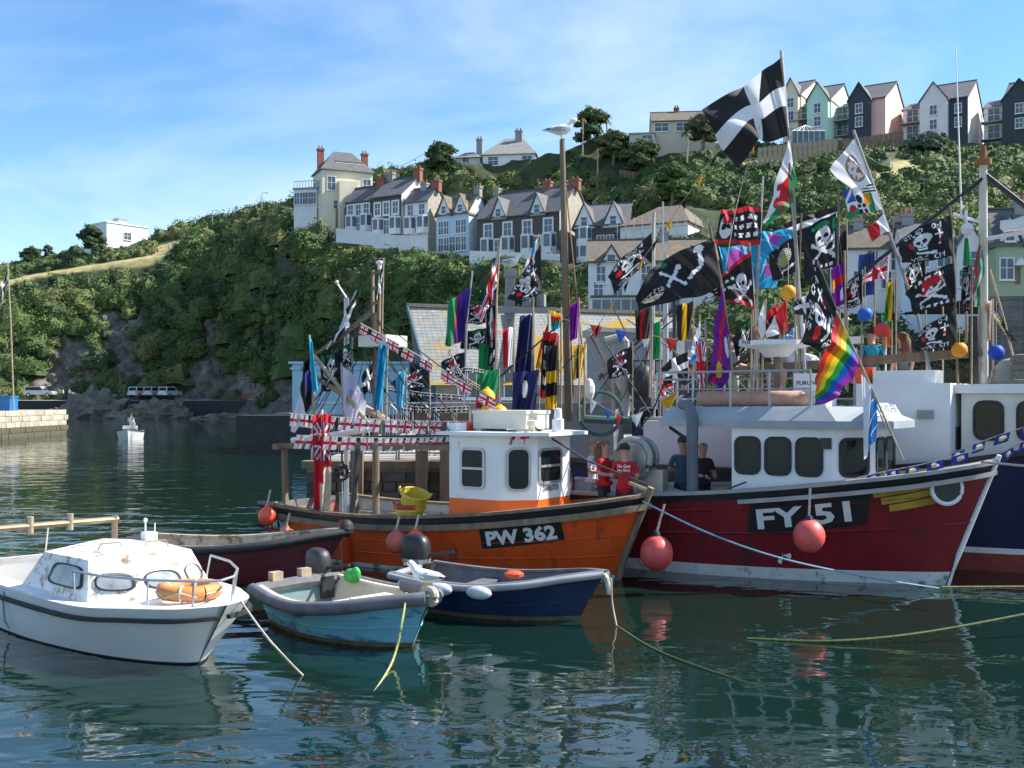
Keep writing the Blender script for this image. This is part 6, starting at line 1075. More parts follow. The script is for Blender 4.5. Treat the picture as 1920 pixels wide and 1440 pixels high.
flag('limp navy flag hanging inside the gantry', 25.4, [(1001, 585), (1001, 680), (1001, 800)], [(base((.012, .02, .10)), [(975, 592), (1001, 590)], [(962, 722), (1000, 716)], .1, 1.8, True)])
flag('red and yellow flag hanging beside the navy flag', 25.2, [(1028, 580), (1028, 690), (1028, 800)], [(stripes([RED, YEL, YEL, RED]), [(1027, 606), (1015, 640), (1004, 690)], [(1028, 660), (1024, 690), (1008, 700)], .07, 1.4, False)])
flag('striped red green and gold flag curled round the beam end', 25.0, [(1052, 575), (1052, 690), (1052, 800)], [(stripes([YEL, RED, GRN, CYA]), [(1032, 582), (1052, 588)], [(1034, 624), (1050, 614)], .08, 1.4, True), (d_beatings(), [(1018, 622), (1048, 625)], [(1012, 745), (1040, 752)], .1, 1.6, True)])
flag('black and yellow flag hanging low beside the wooden mast', 24.2, [(1047, 630), (1047, 720), (1047, 820)], [(stripes([K_, K_, YEL, K_, YEL]), [(1024, 650), (1046, 648)], [(1022, 770), (1044, 765)], .1, 1.5, True)])
flag('long cyan streamer hanging from the radar mast', 20.5, [(727, 640), (725, 700), (724, 800)], [(base(CYA), [(708, 648), (727, 645)], [(700, 772), (716, 766)], .08, 1.5, True)])
flag('narrow cyan streamer at the tip of the stern boom', 20.4, [(580, 628), (586, 700), (592, 790)], [(base((.03, .42, .58)), [(578, 632), (586, 640)], [(586, 735), (597, 730)], .06, 1.3, True)])
flag('large white flag draped beside the stern pole', 20.7, [(640, 680), (643, 760), (646, 830)], [(put(base((.68, .66, .78)), ell(.5, .5, .2, .2), (.45, .42, .58)), [(642, 686), (662, 705), (686, 752)], [(644, 770), (662, 795), (682, 790)], .12, 1.6, False)])
flag('white black and navy flag hanging over the stern boom', 20.6, [(588, 690), (586, 760), (585, 830)], [(stripes([W_, W_, K_, BLU], True), [(545, 808), (562, 730), (578, 690)], [(552, 812), (575, 775), (588, 742)], .08, 1.6, False)])
flag('red ensign hanging limp to the deck of the orange boat', 19.7, [(604, 768), (606, 880), (610, 985)], [(d_ensign(), [(588, 778), (620, 776)], [(590, 962), (622, 968)], .09, 1.7, True)], .018, white_paint)
flag('black cross flag on the tall pole at the stone pier end', 82, [(14, 492), (20, 600), (26, 770)], [(d_cornish(), [(13, 496), (6, 530), (0, 560)], [(15, 525), (8, 560), (2, 580)], .25, 1.3, False)], .06, palewood)
flag('black skull and dagger flag behind the bunting', 22.8, [(805, 672), (806, 760), (806, 830)], [(d_bandana(), [(804, 680), (770, 698), (731, 719)], [(805, 727), (775, 728), (745, 730)], .09, 1.5, False)])
flag('black and white flag hanging below the stern boom', 21.0, [(661, 632), (658, 720), (655, 820)], [(d_skeleton(), [(660, 640), (645, 650), (628, 662)], [(659, 686), (645, 688), (630, 690)], .07, 1.4, False)])
flag('furled black and white flag along the slanting stern line', 20.8, [(668, 545), (640, 610), (612, 655)], [(d_cornish(), [(667, 552), (645, 590), (622, 638)], [(668, 580), (652, 615), (630, 642)], .07, 1.5, False)], .018, galv)
flag('furled dark cross flag beside the mast ladder', 20.9, [(719, 485), (717, 600), (716, 800)], [(d_cornish(), [(717, 496), (710, 520), (704, 558)], [(718, 530), (714, 550), (709, 566)], .05, 1.2, False)], .015, palewood)
GE0 = d_george()
for lab, Y, pole_, img, T, B, lm in (
  ('dark red and black flag drooping below the long crossbones flag', 21.5, [(1222, 560), (1222, 660), (1222, 760)], stripes([K_, (.25, .02, .02), K_], True), [(1190, 582), (1220, 578)], [(1192, 640), (1218, 634)], True),
  ('white and blue pointed flag beside the tall purple flag', 19.8, [(1312, 590), (1312, 680), (1312, 770)], stripes([W_, (.05, .2, .55)], False), [(1312, 602), (1300, 640), (1290, 668)], [(1314, 650), (1306, 672), (1296, 684)], False),
  ('black and white flag tucked above the radar dish', 18.9, [(1532, 540), (1536, 620), (1540, 720)], d_cornish(), [(1531, 550), (1508, 556), (1487, 566)], [(1533, 588), (1510, 590), (1492, 590)], False),
  ('black lettered flag behind the purple and yellow flag', 20.1, [(1617, 505), (1616, 600), (1615, 730)], J, [(1616, 512), (1600, 522), (1584, 536)], [(1616, 570), (1600, 576), (1586, 580)], False),
  ('green and yellow limp flag beside the red lantern', 20.2, [(1680, 520), (1680, 620), (1680, 730)], stripes([GRN, YEL, K_], True), [(1661, 530), (1679, 526)], [(1658, 604), (1676, 600)], True),
  ('orange and green limp flag behind the man in teal', 20.4, [(1672, 580), (1672, 650), (1672, 730)], stripes([GRN, (.75, .25, .02)], False), [(1655, 592), (1671, 590)], [(1654, 652), (1668, 650)], True),
  ('white and black flag waving above the skeleton flag', 20.6, [(1572, 380), (1574, 500), (1576, 735)], stripes([K_, W_, K_]), [(1571, 386), (1525, 400), (1472, 418)], [(1572, 418), (1528, 432), (1476, 446)], False),
  ('black limp flag left of the rusty mast', 19.0, [(1822, 490), (1822, 600), (1822, 720)], J, [(1801, 502), (1821, 498)], [(1803, 588), (1820, 580)], True),
  ('black flag hanging below the cyan stern streamer', 20.9, [(584, 670), (585, 740), (586, 830)], base(K_), [(567, 676), (583, 672)], [(565, 762), (582, 756)], True),
  ('black and white skull flag wrapped round the stern boom', 21.1, [(651, 650), (650, 740), (649, 830)], d_skeleton(), [(600, 662), (650, 658)], [(604, 735), (646, 728)], True),
  ('green and red flag hanging behind the yellow floats', 23.0, [(936, 690), (936, 740), (936, 820)], stripes([GRN, GRN, RED]), [(894, 696), (935, 693)], [(892, 766), (930, 764)], True),
  ('navy flag with white mark hanging behind the wheelhouse roof', 23.4, [(1011, 690), (1011, 760), (1011, 830)], put(base((.012, .02, .10)), ell(.5, .4, .12, .2), W_), [(962, 698), (1010, 694)], [(960, 782), (1004, 778)], True),
  ('black skull flag above the workboat bundles', 24.0, [(1186, 640), (1186, 700), (1186, 790)], d_bandana(), [(1185, 650), (1160, 660), (1138, 676)], [(1186, 700), (1162, 706), (1142, 712)], False),
  ('black cross flag among the rails of the crab boat', 24.4, [(1290, 655), (1290, 710), (1290, 790)], d_cornish(), [(1289, 660), (1262, 672), (1240, 690)], [(1290, 706), (1266, 716), (1244, 724)], False),
  ('blue flag with white swirls above the seated woman', 21.2, [(1510, 600), (1510, 660), (1510, 740)], d_swirl(), [(1509, 606), (1488, 616), (1470, 632)], [(1510, 650), (1490, 660), (1474, 668)], False),
  ('black skull flag beside the red and white drooping flag', 20.6, [(1408, 590), (1408, 680), (1408, 760)], d_skeleton(), [(1407, 596), (1390, 612), (1374, 634)], [(1408, 650), (1394, 662), (1380, 672)], False),
  ('small union flag low on the crab boat rail', 24.6, [(1262, 700), (1262, 740), (1262, 800)], union(), [(1261, 704), (1240, 710), (1222, 716)], [(1262, 736), (1242, 742), (1224, 744)], False),
  ('red flag with black bars hanging over the blue seat', 20.8, [(1462, 560), (1462, 650), (1462, 745)], stripes([RED, K_, RED]), [(1461, 566), (1446, 580), (1432, 602)], [(1462, 612), (1448, 622), (1436, 630)], False),
  ('dark blue limp flag between the skeleton flag and the pink union flag', 20.9, [(1640, 470), (1640, 600), (1640, 735)], base((.02, .04, .16)), [(1612, 478), (1639, 472)], [(1610, 560), (1636, 552)], True),
  ('black limp flag crossing the grey leaning pole', 19.9, [(1735, 470), (1736, 600), (1738, 735)], J, [(1734, 476), (1712, 492), (1690, 512)], [(1735, 540), (1716, 548), (1698, 556)], False),
  ('white flag with red cross among the skull flags', 20.8, [(1560, 560), (1560, 650), (1560, 735)], GE0, [(1559, 566), (1540, 574), (1522, 586)], [(1560, 606), (1542, 612), (1526, 618)], False),
  ('black and gold limp flag behind the long crossbones flag', 21.9, [(1300, 560), (1300, 650), (1300, 770)], stripes([K_, YEL, K_], True), [(1268, 572), (1299, 566)], [(1270, 640), (1296, 634)], True),
  ('green limp flag hanging between the light masts', 23.5, [(1238, 600), (1238, 690), (1238, 790)], base(GRN), [(1226, 606), (1237, 602)], [(1224, 676), (1236, 672)], True),
  ('black skull flag in front of the slate roof', 24.6, [(872, 600), (872, 700), (872, 800)], d_bandana(), [(871, 660), (848, 668), (826, 680)], [(872, 706), (850, 712), (832, 716)], False),
  ('red and white limp flag before the gantry leg', 24.1, [(964, 610), (964, 700), (964, 800)], stripes([RED, W_], True), [(942, 618), (963, 612)], [(944, 690), (961, 684)], True),
  ('purple limp flag beside the tall wooden mast', 24.0, [(1086, 560), (1086, 660), (1086, 790)], base(PUR), [(1068, 572), (1085, 566)], [(1068, 640), (1083, 634)], True),
  ('light blue limp flag near the blue building lettering', 21.6, [(762, 690), (762, 750), (762, 830)], base((.1, .4, .6)), [(742, 700), (761, 694)], [(744, 768), (758, 762)], True),
  ('black cross flag beside the white draped flag', 21.3, [(702, 668), (702, 740), (702, 830)], d_cornish(), [(701, 676), (690, 690), (676, 706)], [(702, 722), (692, 732), (682, 740)], False),
  ('black skull flag behind the boom of the trawler', 20.7, [(1768, 560), (1768, 640), (1768, 735)], d_skeleton(), [(1766, 600), (1748, 612), (1730, 628)], [(1768, 660), (1752, 668), (1738, 676)], False),
  ('orange and white limp flag right of the rusty mast', 19.4, [(1862, 560), (1862, 640), (1862, 720)], stripes([(.75, .25, .02), W_], True), [(1846, 566), (1861, 562)], [(1846, 640), (1858, 634)], True),
  ('yellow and black flag hanging by the grey davit', 24.3, [(1096, 640), (1096, 700), (1096, 780)], stripes([YEL, K_, YEL], True), [(1076, 648), (1095, 645)], [(1074, 712), (1092, 708)], True)):
    flag(lab, Y, pole_, [(img, T, B, .08, 1.5, lm)], .017)
# ------------------------------------------------------------------ bunting
def bunting(label, Y0, Y1, line, items, w, h, shape, group=None):
    """line: pixels of the string; items: (t along line, image or colour)"""
    q = line[0]; t = thing('bunting', label, 'bunting', P(*q, Y0), 0, group); n = 24; at_ = lambda f: P(*curve(line, f), Y0 + (Y1 - Y0) * f); MB().tube([at_(i / n) for i in range(n + 1)], .008, 4).build('string', rope_m, t)
    for f, img in items:
        A, B = curve(line, f - w / 2), curve(line, f + w / 2); Y = Y0 + (Y1 - Y0) * f; sk = rnd.uniform(-.35, .1) * h
        if shape == 'tri':
            a, b = P(*A, Y), P(*B, Y); c = (a + b) / 2 + Vector((sk / F * Y, -.04, -h / F * Y)); m_ = (a + b + c) / 3 + Vector((0, .05, 0)); MB().add([a, c, b, m_], [(0, 1, 3), (1, 2, 3), (2, 0, 3)]).build('pennant', img, t)
        else: cloth('pennant', [A, B], [(A[0] + sk, A[1] + h), (B[0] + sk, B[1] + h)], Y, img, t, .03, .8, rnd.uniform(0, 6), 24, 18)
GE, UJ, CO, MU = d_george(), union(), d_cornish(), d_mug()
bunting('upper string of small red cross flags along the orange boat', 20.2, 18.6, [(543, 775), (700, 786), (880, 790), (1000, 778)], [(.03 + i * .052, GE if i < 8 or i % 3 == 0 else UJ) for i in range(16)], .040, 24, 'rect'); bunting('lower string of small red cross flags reaching the wheelhouse roof', 19.9, 17.6, [(556, 816), (720, 821), (860, 818), (1005, 806)], [(.03 + i * .0605, GE) for i in range(16)], .046, 25, 'rect')
bunting('string of small union flags sloping down from the radar mast', 20.3, 20.0, [(676, 606), (760, 652), (862, 712), (985, 782)], [(f, UJ) for f in (.05, .155, .255, .36, .47, .60, .69, .80, .94)], .075, 18, 'rect')
pm_ = {c: mat(c + '_pennant', v, .7, .08, 5, transl=.25) for c, v in (('red', (.62, .05, .04)), ('white', W_), ('blue', (.04, .14, .5)), ('yellow', (.72, .36, .02)), ('black', K_))}
bunting('string of red white and blue triangular pennants across the rigging', 25.0, 20.4, [(1055, 598), (1180, 622), (1330, 642), (1485, 634)], [(.08 + i * .109, pm_[c]) for i, c in enumerate(('white', 'red', 'blue', 'white', 'red', 'blue', 'white', 'red', 'blue'))], .055, 26, 'tri')
bunting('long diagonal string of yellow and black pennants up to the big flag', 24.0, 19.6, [(1075, 680), (1165, 545), (1265, 400), (1362, 262)], [(.10 + i * .089, pm_[('yellow', 'black')[i % 2]]) for i in range(10)], .035, 20, 'tri'); bunting('second string of yellow pennants below the big flag', 20.2, 19.6, [(1352, 560), (1378, 400), (1405, 300), (1425, 235)], [(f, pm_['yellow']) for f in (.3, .55, .78)], .06, 20, 'tri')
bunting('string of white cross pennants behind the orange boat', 22.5, 22.5, [(728, 724), (790, 736), (868, 742)], [(.06 + i * .11, CO) for i in range(9)], .08, 9, 'rect'); bunting('string of white cross pennants along the quay barriers', 23.2, 23.2, [(742, 758), (800, 764), (880, 762)], [(.06 + i * .11, CO) for i in range(9)], .08, 10, 'rect')
bunting('tangled string of white cross pennants below the purple flag', 22.0, 22.0, [(842, 652), (866, 700), (900, 724)], [(.06 + i * .1, CO) for i in range(10)], .08, 9, 'rect'); bunting('slanting string of white cross pennants behind the union bunting', 22.3, 22.3, [(838, 706), (870, 690), (908, 694)], [(.06 + i * .1, CO) for i in range(10)], .08, 9, 'rect')
bunting('string of blue beer mug pennants along the maroon gunwale', 17.2, 16.3, [(1560, 908), (1650, 886), (1740, 868), (1850, 838)], [(.16 + i * .135, MU) for i in range(6)], .09, 17, 'rect'); bunting('string of blue beer mug pennants rising to the navy trawler', 17.6, 17.0, [(1760, 862), (1840, 828), (1935, 796)], [(.04 + i * .22, MU) for i in range(5)], .13, 18, 'rect'); bunting('short second string of beer mug pennants by the trawler', 17.5, 17.2, [(1850, 868), (1895, 840), (1940, 820)], [(.45, MU), (.8, MU)], .24, 18, 'rect')
bunting('string of pennants beside the net drum', 21.5, 19.5, [(1100, 742), (1145, 770), (1190, 778), (1300, 715)], [(.12, pm_['white']), (.3, pm_['blue']), (.47, pm_['red']), (.68, pm_['white']), (.85, pm_['yellow'])], .09, 26, 'tri')
for px, py, Y, c, l in ((1654, 619, 19.0, (.75, .06, .04), 'red paper lantern beside the man in teal'), (1868, 661, 18.6, (.02, .08, .5), 'blue paper lantern right of the rusty mast'), (1478, 548, 19.5, (.8, .4, .02), 'yellow paper lantern among the flags'), (1799, 656, 19.0, (.8, .35, .02), 'orange paper lantern behind the boom'), (1622, 590, 20.0, (.02, .15, .6), 'blue balloon lantern under the scanner')):
    c_ = P(px, py, Y); t = thing('lantern', l, 'lantern', c_); MB().lathe([(.02, .13), (.07, .125), (.125, .065), (.14, 0), (.125, -.065), (.07, -.125), (.02, -.13)], 16, c_).build('globe', mat('lantern%d' % px, c, .6, .05, transl=.2), t, smooth=True); MB().bar(c_ + Vector((0, 0, .12)), c_ + Vector((0, 0, .9)), .006, 4).build('cord', rope_m, t)
# ------------------------------------------------------------------ people
_pb = {}
def body_mesh(pose, hands=True):
    if (pose, hands) in _pb: return _pb[(pose, hands)]
    sit = pose == 'sit'; J = dict(pel=(0, 0, .93), wai=(0, 0, 1.08), che=(0, .01, 1.3), nec=(0, .0, 1.48), hd0=(0, -.02, 1.56), hd1=(0, -.03, 1.66), hd2=(0, -.02, 1.74))
    rad = dict(pel=.145, wai=.125, che=.155, nec=.055, hd0=.075, hd1=.098, hd2=.075); E = [('pel', 'wai'), ('wai', 'che'), ('che', 'nec'), ('nec', 'hd0'), ('hd0', 'hd1'), ('hd1', 'hd2')]
    arms = {'stand': ((.24, .02, 1.16), (.25, -.06, .92)), 'hold': ((.25, .0, 1.15), (.12, -.26, 1.12)), 'sit': ((.25, -.02, 1.15), (.14, -.27, 1.1)), 'reach': ((.27, -.1, 1.2), (.2, -.36, 1.28)), 'walk': ((.24, .06, 1.17), (.25, .02, .93))}[pose]
    for s, n in ((-1, 'L'), (1, 'R')):
        sw = .16 * s if pose == 'walk' else 0
        J.update({'sh' + n: (.18 * s, .01, 1.4), 'el' + n: (arms[0][0] * s, arms[0][1] - sw * .5, arms[0][2]), 'wr' + n: (arms[1][0] * s, arms[1][1] - sw, arms[1][2]), 'hp' + n: (.1 * s, 0, .88)}); rad.update({'sh' + n: .065, 'el' + n: .046, 'wr' + n: .03, 'hp' + n: .095})
        if sit: J.update({'kn' + n: (.12 * s, -.42, .86), 'an' + n: (.12 * s, -.44, .48), 'to' + n: (.13 * s, -.58, .43)})
        else: J.update({'kn' + n: (.11 * s, -.02 + sw, .5), 'an' + n: (.11 * s, .04 + sw * 1.7, .09), 'to' + n: (.13 * s, -.12 + sw * 1.7, .04)})
        rad.update({'kn' + n: .062, 'an' + n: .045, 'to' + n: .04}); E += [('che', 'sh' + n), ('sh' + n, 'el' + n), ('el' + n, 'wr' + n), ('pel', 'hp' + n), ('hp' + n, 'kn' + n), ('kn' + n, 'an' + n), ('an' + n, 'to' + n)]
    ks = list(J); me = bpy.data.meshes.new('body'); me.from_pydata([J[k] for k in ks], [(ks.index(a), ks.index(b)) for a, b in E], []); ob = bpy.data.objects.new('body', me); COL.objects.link(ob); ob.modifiers.new('s', 'SKIN'); sd = ob.modifiers.new('d', 'SUBSURF'); sd.levels = sd.render_levels = 2 if hands else 1
    for i, k in enumerate(ks): v = me.skin_vertices[0].data[i]; r = rad[k]; v.radius = (r, r * (.78 if k in ('pel', 'wai', 'che') else 1)); v.use_root = (k == 'pel')
    dg = bpy.context.evaluated_depsgraph_get(); dg.update(); ev = ob.evaluated_get(dg).to_mesh(); vs = [Vector(v.co) for v in ev.vertices]; fs = [tuple(p.vertices) for p in ev.polygons]; ob.evaluated_get(dg).to_mesh_clear(); bpy.data.objects.remove(ob)
    zone = {}
    for a, b in E: zone[(a, b)] = 'skin' if 'hd' in b or b[:2] == 'wr' else ('shirt' if b[:2] in ('wa', 'ch', 'sh', 'el') else ('shoe' if b[:2] == 'to' else ('skin' if b == 'nec' else 'trou')))
    zi = {'skin': 0, 'shirt': 1, 'trou': 2, 'shoe': 3}; B = MB(); B.v = [tuple(v) for v in vs]
    for f in fs:
        c = sum((vs[i] for i in f), Vector()) / len(f); best = None; bd = 9
        for (a, b) in E:
            A, Q = Vector(J[a]), Vector(J[b]); d = Q - A; t = max(0, min(1, (c - A).dot(d) / d.dot(d))); q = (c - A - d * t).length - (rad[a] + (rad[b] - rad[a]) * t)
            if q < bd: bd = q; best = (a, b)
        z = zone[best]
        if z == 'skin' and best[1] == 'nec' and c.z < 1.44: z = 'shirt'
        if best[0][:2] == 'sh' and c.z < 1.22: z = 'skin'
        B.f.append(f); B.m.append(zi[z])
    # face and hands
    B.sph((0, -.125, 1.645), .022, 6, 0, (.7, 1, 1.3)).sph((-.035, -.105, 1.675), .012, 6, 4).sph((.035, -.105, 1.675), .012, 6, 4).add([(-.03, -.122, 1.60), (.03, -.122, 1.60), (.025, -.12, 1.592), (-.025, -.12, 1.592)], [(0, 1, 2, 3)], 5)
    for s in (-1, 1): B.sph((.095 * s, -.015, 1.655), .025, 6, 0, (.4, 1, 1.4))
    if hands:
        for n, s in (('L', -1), ('R', 1)):
            w = Vector(J['wr' + n]); d = (w - Vector(J['el' + n])).normalized(); a = Vector((1, 0, 0)) - d * d.x; a.normalize(); pal = w + d * .06; B.sph(pal, .04, 8, 0, (.9, .7, 1.1)); cu = d.cross(a) * (.02 * s)
            for i in range(4): o_ = a * (-.03 + .02 * i); ln = (.075, .085, .08, .062)[i]; B.tube([pal + o_ * .8, pal + o_ + d * ln * .55 + cu * .4, pal + o_ + d * ln + cu * 1.6], [.0095, .009, .007], 5, 0)
            B.tube([w + d * .02 - a * s * .02, w + d * .05 - a * s * .055, w + d * .085 - a * s * .055 + cu], [.011, .010, .008], 5, 0)
    _pb[(pose, hands)] = B; return B
_cm = {}
def clo(c): 
    k = 'cloth_%02x%02x%02x' % tuple(int(min(1, x) * 255) for x in c)
    return mat(k, c, .85, .15, 6)
def person(label, loc, rz, shirt, trou, hair, pose='stand', h=1.72, long=False, hat=None, near=True, group=None, bald=False, zb=0, text=None):
    t = thing('person', label, 'person', Vector(loc) + Vector((0, 0, zb)), rz, group); k = h / 1.8; t.scale = (k, k, k); B = body_mesh(pose, near); o = B.build('body', [skin, clo(shirt), clo(trou), dark, letter_black, mat('lips', (.35, .1, .09), .5)], t, True, True)
    if not bald:
        hm = MB().sph((0, .0, 1.695), .112, 14, 0, (.95, 1.08, .95)); hm.f = [f for f in hm.f if sum(hm.v[i][2] for i in f) / 4 > 1.655 + (.05 if sum(hm.v[i][1] for i in f) / 4 < -.05 else (0 if not long else -.04))]; hm.m = [0] * len(hm.f)
        if long: hm.tube([(0, .06, 1.72), (0, .1, 1.6), (0, .11, 1.42), (0, .1, 1.28)], [.09, .105, .1, .05], 10)
        hm.build('hair', clo(hair), t, True, True)
    if hat: MB().lathe([(.15, 1.70), (.115, 1.705), (.11, 1.78), (.06, 1.81), (0, 1.815)], 14).build('hat', clo(hat), t, True, True)
    if near and pose != 'sit': MB().lathe([(.16, 1.0), (.165, .93), (.15, .92)], 16).build('shirt_hem', clo(shirt), t, True, True)
    if text:
        for i, s in enumerate(text): text_on('lettering', s, (.12, .155, 1.33 - i * .085), (-1, 0, 0), (0, .0, 1), .065, letter_white, t, .03, .8, True, .24)
    return t
def on(boat_, p): return boat_.matrix_basis @ Vector(p)
REDS = (.50, .01, .02)
def at(px, Y, z): v = P(px, 0, Y); v.z = z; return v
person('woman in red lettered T-shirt with bobbed brown hair and sunglasses', at(1133, 19.0, .62), R(60), REDS, (.02, .02, .04), (.16, .10, .06), 'hold', 1.66, True, text=('No Guts', 'No Glory'))
person('dark haired person in red lettered T-shirt turned away from us', at(1171, 18.6, .58), R(170), REDS, (.02, .02, .04), (.03, .025, .02), 'hold', 1.66, text=('No Guts', 'No Glory'))
person('woman in pale lilac top half hidden by the wheelhouse', at(1112, 19.6, .62), R(70), (.62, .60, .66), (.3, .3, .3), (.3, .15, .07), 'hold', 1.66)
person('man in dark blue T-shirt bending over the hauler', on(fy, (3.15, -.35, .56)), R(175), (.05, .11, .17), (.02, .02, .03), (.06, .04, .03), 'hold', 1.78); person('balding man in black shirt beside the exhaust pipe', on(fy, (3.55, -.4, .56)), R(20), (.025, .025, .03), (.05, .05, .06), (.1, .1, .1), 'hold', 1.72, bald=True)
person('woman in pink T-shirt with sunglasses sitting on the trawler deck', at(1462, 20.8, 2.62), R(-75), (.62, .30, .30), (.05, .05, .09), (.08, .05, .03), 'sit', 1.65, zb=-.35)
person('man in teal T-shirt and khaki trousers standing on the trawler deck', at(1634, 20.2, 2.62), R(185), (.03, .30, .40), (.32, .25, .16), (.03, .02, .015), 'hold', 1.74, zb=.0); person('woman with long brown hair standing behind the skull flag', at(1692, 20.6, 2.62), R(200), (.10, .12, .14), (.1, .1, .12), (.12, .06, .03), 'stand', 1.68, True)
person('person in dark jacket and white cap standing on the trawler deck', at(1425, 21.6, 2.62), R(160), (.05, .06, .10), (.05, .05, .08), (.1, .06, .03), 'hold', 1.65, hat=(.7, .7, .7)); person('person in navy top on the workboat behind the pennants', at(1296, 27.0, 1.2), R(150), (.03, .04, .08), (.05, .05, .06), (.05, .03, .02), 'hold', 1.72, zb=1.0)
person('person in grey shirt on the trawler deck behind the tall purple flag', at(1375, 22.0, 2.62), R(100), (.3, .3, .32), (.4, .38, .3), (.15, .1, .05), 'hold', 1.7)
person('person in pale shirt steering the motor launch', on(ml, (-.3, 0, .2)), R(180), (.6, .62, .62), (.1, .1, .15), (.1, .07, .05), 'hold', 1.72, near=False); person('person sitting in the bow of the motor launch', on(ml, (.9, .2, .0)), R(160), (.5, .5, .48), (.2, .2, .2), (.2, .12, .06), 'sit', 1.65, near=False)
far = [(380, 174, (.6, .6, .6), 'in pale grey walking past the pickup'), (392, 174, (.05, .05, .06), 'in black walking past the pickup')]
def fp(label, px, py, Y, sh, tr, pose='stand', rz=None): person(label, P(px, py, Y), rnd.uniform(0, 6) if rz is None else rz, sh, tr, (.08, .05, .03), pose, 1.72, near=False, group=None)
for px, sh, l in ((110, (.3, .32, .4), 'walker in blue grey beside the parked pickup'), (118, (.6, .6, .6), 'walker in white and dark shorts by the pickup'), (130, (.7, .7, .7), 'walker in white standing apart by the cliff')): fp(l, px, 748, 170.5, sh, (.1, .1, .12), 'walk')
fp('walker in an orange red top on the far road', 367, 750, 168.5, (.6, .08, .04), (.06, .06, .08), 'walk'); fp('walker in red shirt pushing a barrier on the far road', 484, 750, 166.5, (.5, .03, .03), (.3, .25, .2), 'reach'); fp('walker in white on the far road by the white sign', 533, 750, 165.5, (.7, .7, .7), (.5, .48, .42), 'walk')
for px, py, Y, sh, l, ps in ((210, 489, 204, (.7, .7, .7), 'visitor in white sitting on the headland grass', 'sit'), (221, 488, 204, (.2, .4, .6), 'visitor in blue sitting on the headland grass', 'sit'), (246, 482, 205, (.6, .5, .5), 'walker in pinkish top on the headland path', 'walk'), (253, 481, 205, (.72, .72, .72), 'walker in white on the headland path', 'walk'), (297, 477, 203, (.6, .35, .3), 'shirtless walker on the headland path', 'walk'), (317, 475, 203, (.1, .45, .5), 'visitor in turquoise sitting by the hedge', 'sit'), (329, 474, 203, (.6, .15, .12), 'visitor in red sitting by the hedge', 'sit'), (324, 449, 218, (.6, .1, .15), 'visitor in red standing at the upper bench', 'stand'), (332, 448, 218, (.65, .55, .1), 'visitor in yellow standing at the upper bench', 'stand'), (1034, 492, 131, (.7, .7, .7), 'walker in white on the path below the long terrace', 'walk'), (1047, 492, 131, (.65, .3, .3), 'walker in pink on the path below the long terrace', 'walk')): fp(l, px, py, Y, sh, (.25, .22, .2), ps)
# ------------------------------------------------------------------ gulls
gw_ = mat('gull_white', (.78, .78, .77), .8, .05); gg = mat('gull_grey', (.36, .38, .41), .8, .08); gbk = mat('gull_black', (.02, .02, .02), .7); gyl = mat('gull_yellow', (.62, .42, .05), .5)
def gull(label, loc, rz, s=1.0):
    t = thing('gull', label, 'gull', loc, rz); t.scale = (s, s, s); b = MB(); prof = [(-.24, .0, .02), (-.16, .01, .055), (-.05, .0, .085), (.06, .015, .09), (.13, .05, .07), (.17, .10, .048), (.19, .145, .045), (.225, .17, .045), (.26, .165, .03)]
    b.tube([(x, 0, .16 + z) for x, z, r in prof], [r for x, z, r in prof], 10).build('body', gw_, t, True, True)
    for sd in (-1, 1):
        w = MB().add([(.08, sd * .085, .19), (-.05, sd * .1, .20), (-.27, sd * .05, .165), (-.05, sd * .08, .12), (.06, sd * .088, .13), (-.02, sd * .06, .235)], [(0, 5, 1), (5, 2, 1), (1, 2, 3), (0, 1, 3, 4), ][:: 1]).build('wing', gg, t, True); MB().add([(-.2, sd * .072, .185), (-.34, sd * .03, .155), (-.2, sd * .07, .155)], [(0, 1, 2)]).build('wing_tip', gbk, w, True)
        MB().bar((.0, sd * .035, .1), (.01, sd * .035, .0), .008, 5).box((.03, sd * .035, .004), (.06, .035, .008)).build('leg', gyl, t, True)
        MB().sph((.237, sd * .038, .345), .008, 6).build('eye', gbk, t, True)
    MB().tube([(.255, 0, .325), (.30, 0, .318), (.318, 0, .305)], [.016, .012, .004], 6).build('beak', gyl, t, True); return t
gull('white gull standing on top of the tall wooden mast', P(1052, 262, 26.2), 0, 1.45); gull('gull perched on the bow of the light blue dinghy', on(t1, (2.28, .33, .645)), R(165), .95); gull('large grey winged gull standing on the radar scanner', on(nv, (5.35, -1.32, 4.18)), R(0), 1.1); gull('gull resting on the lamp box of the gantry post', P(957, 505, 26.0), R(0), 1.05)
gp = MB().bar(P(955, 600, 26.02), P(957, 505, 26.02), .12, 8).box(P(957, 512, 26.02), (.32, .3, .2)); tag(gp.build('gantry_lamp_post', greyp), 'grey lamp box on a post above the gantry', 'post')
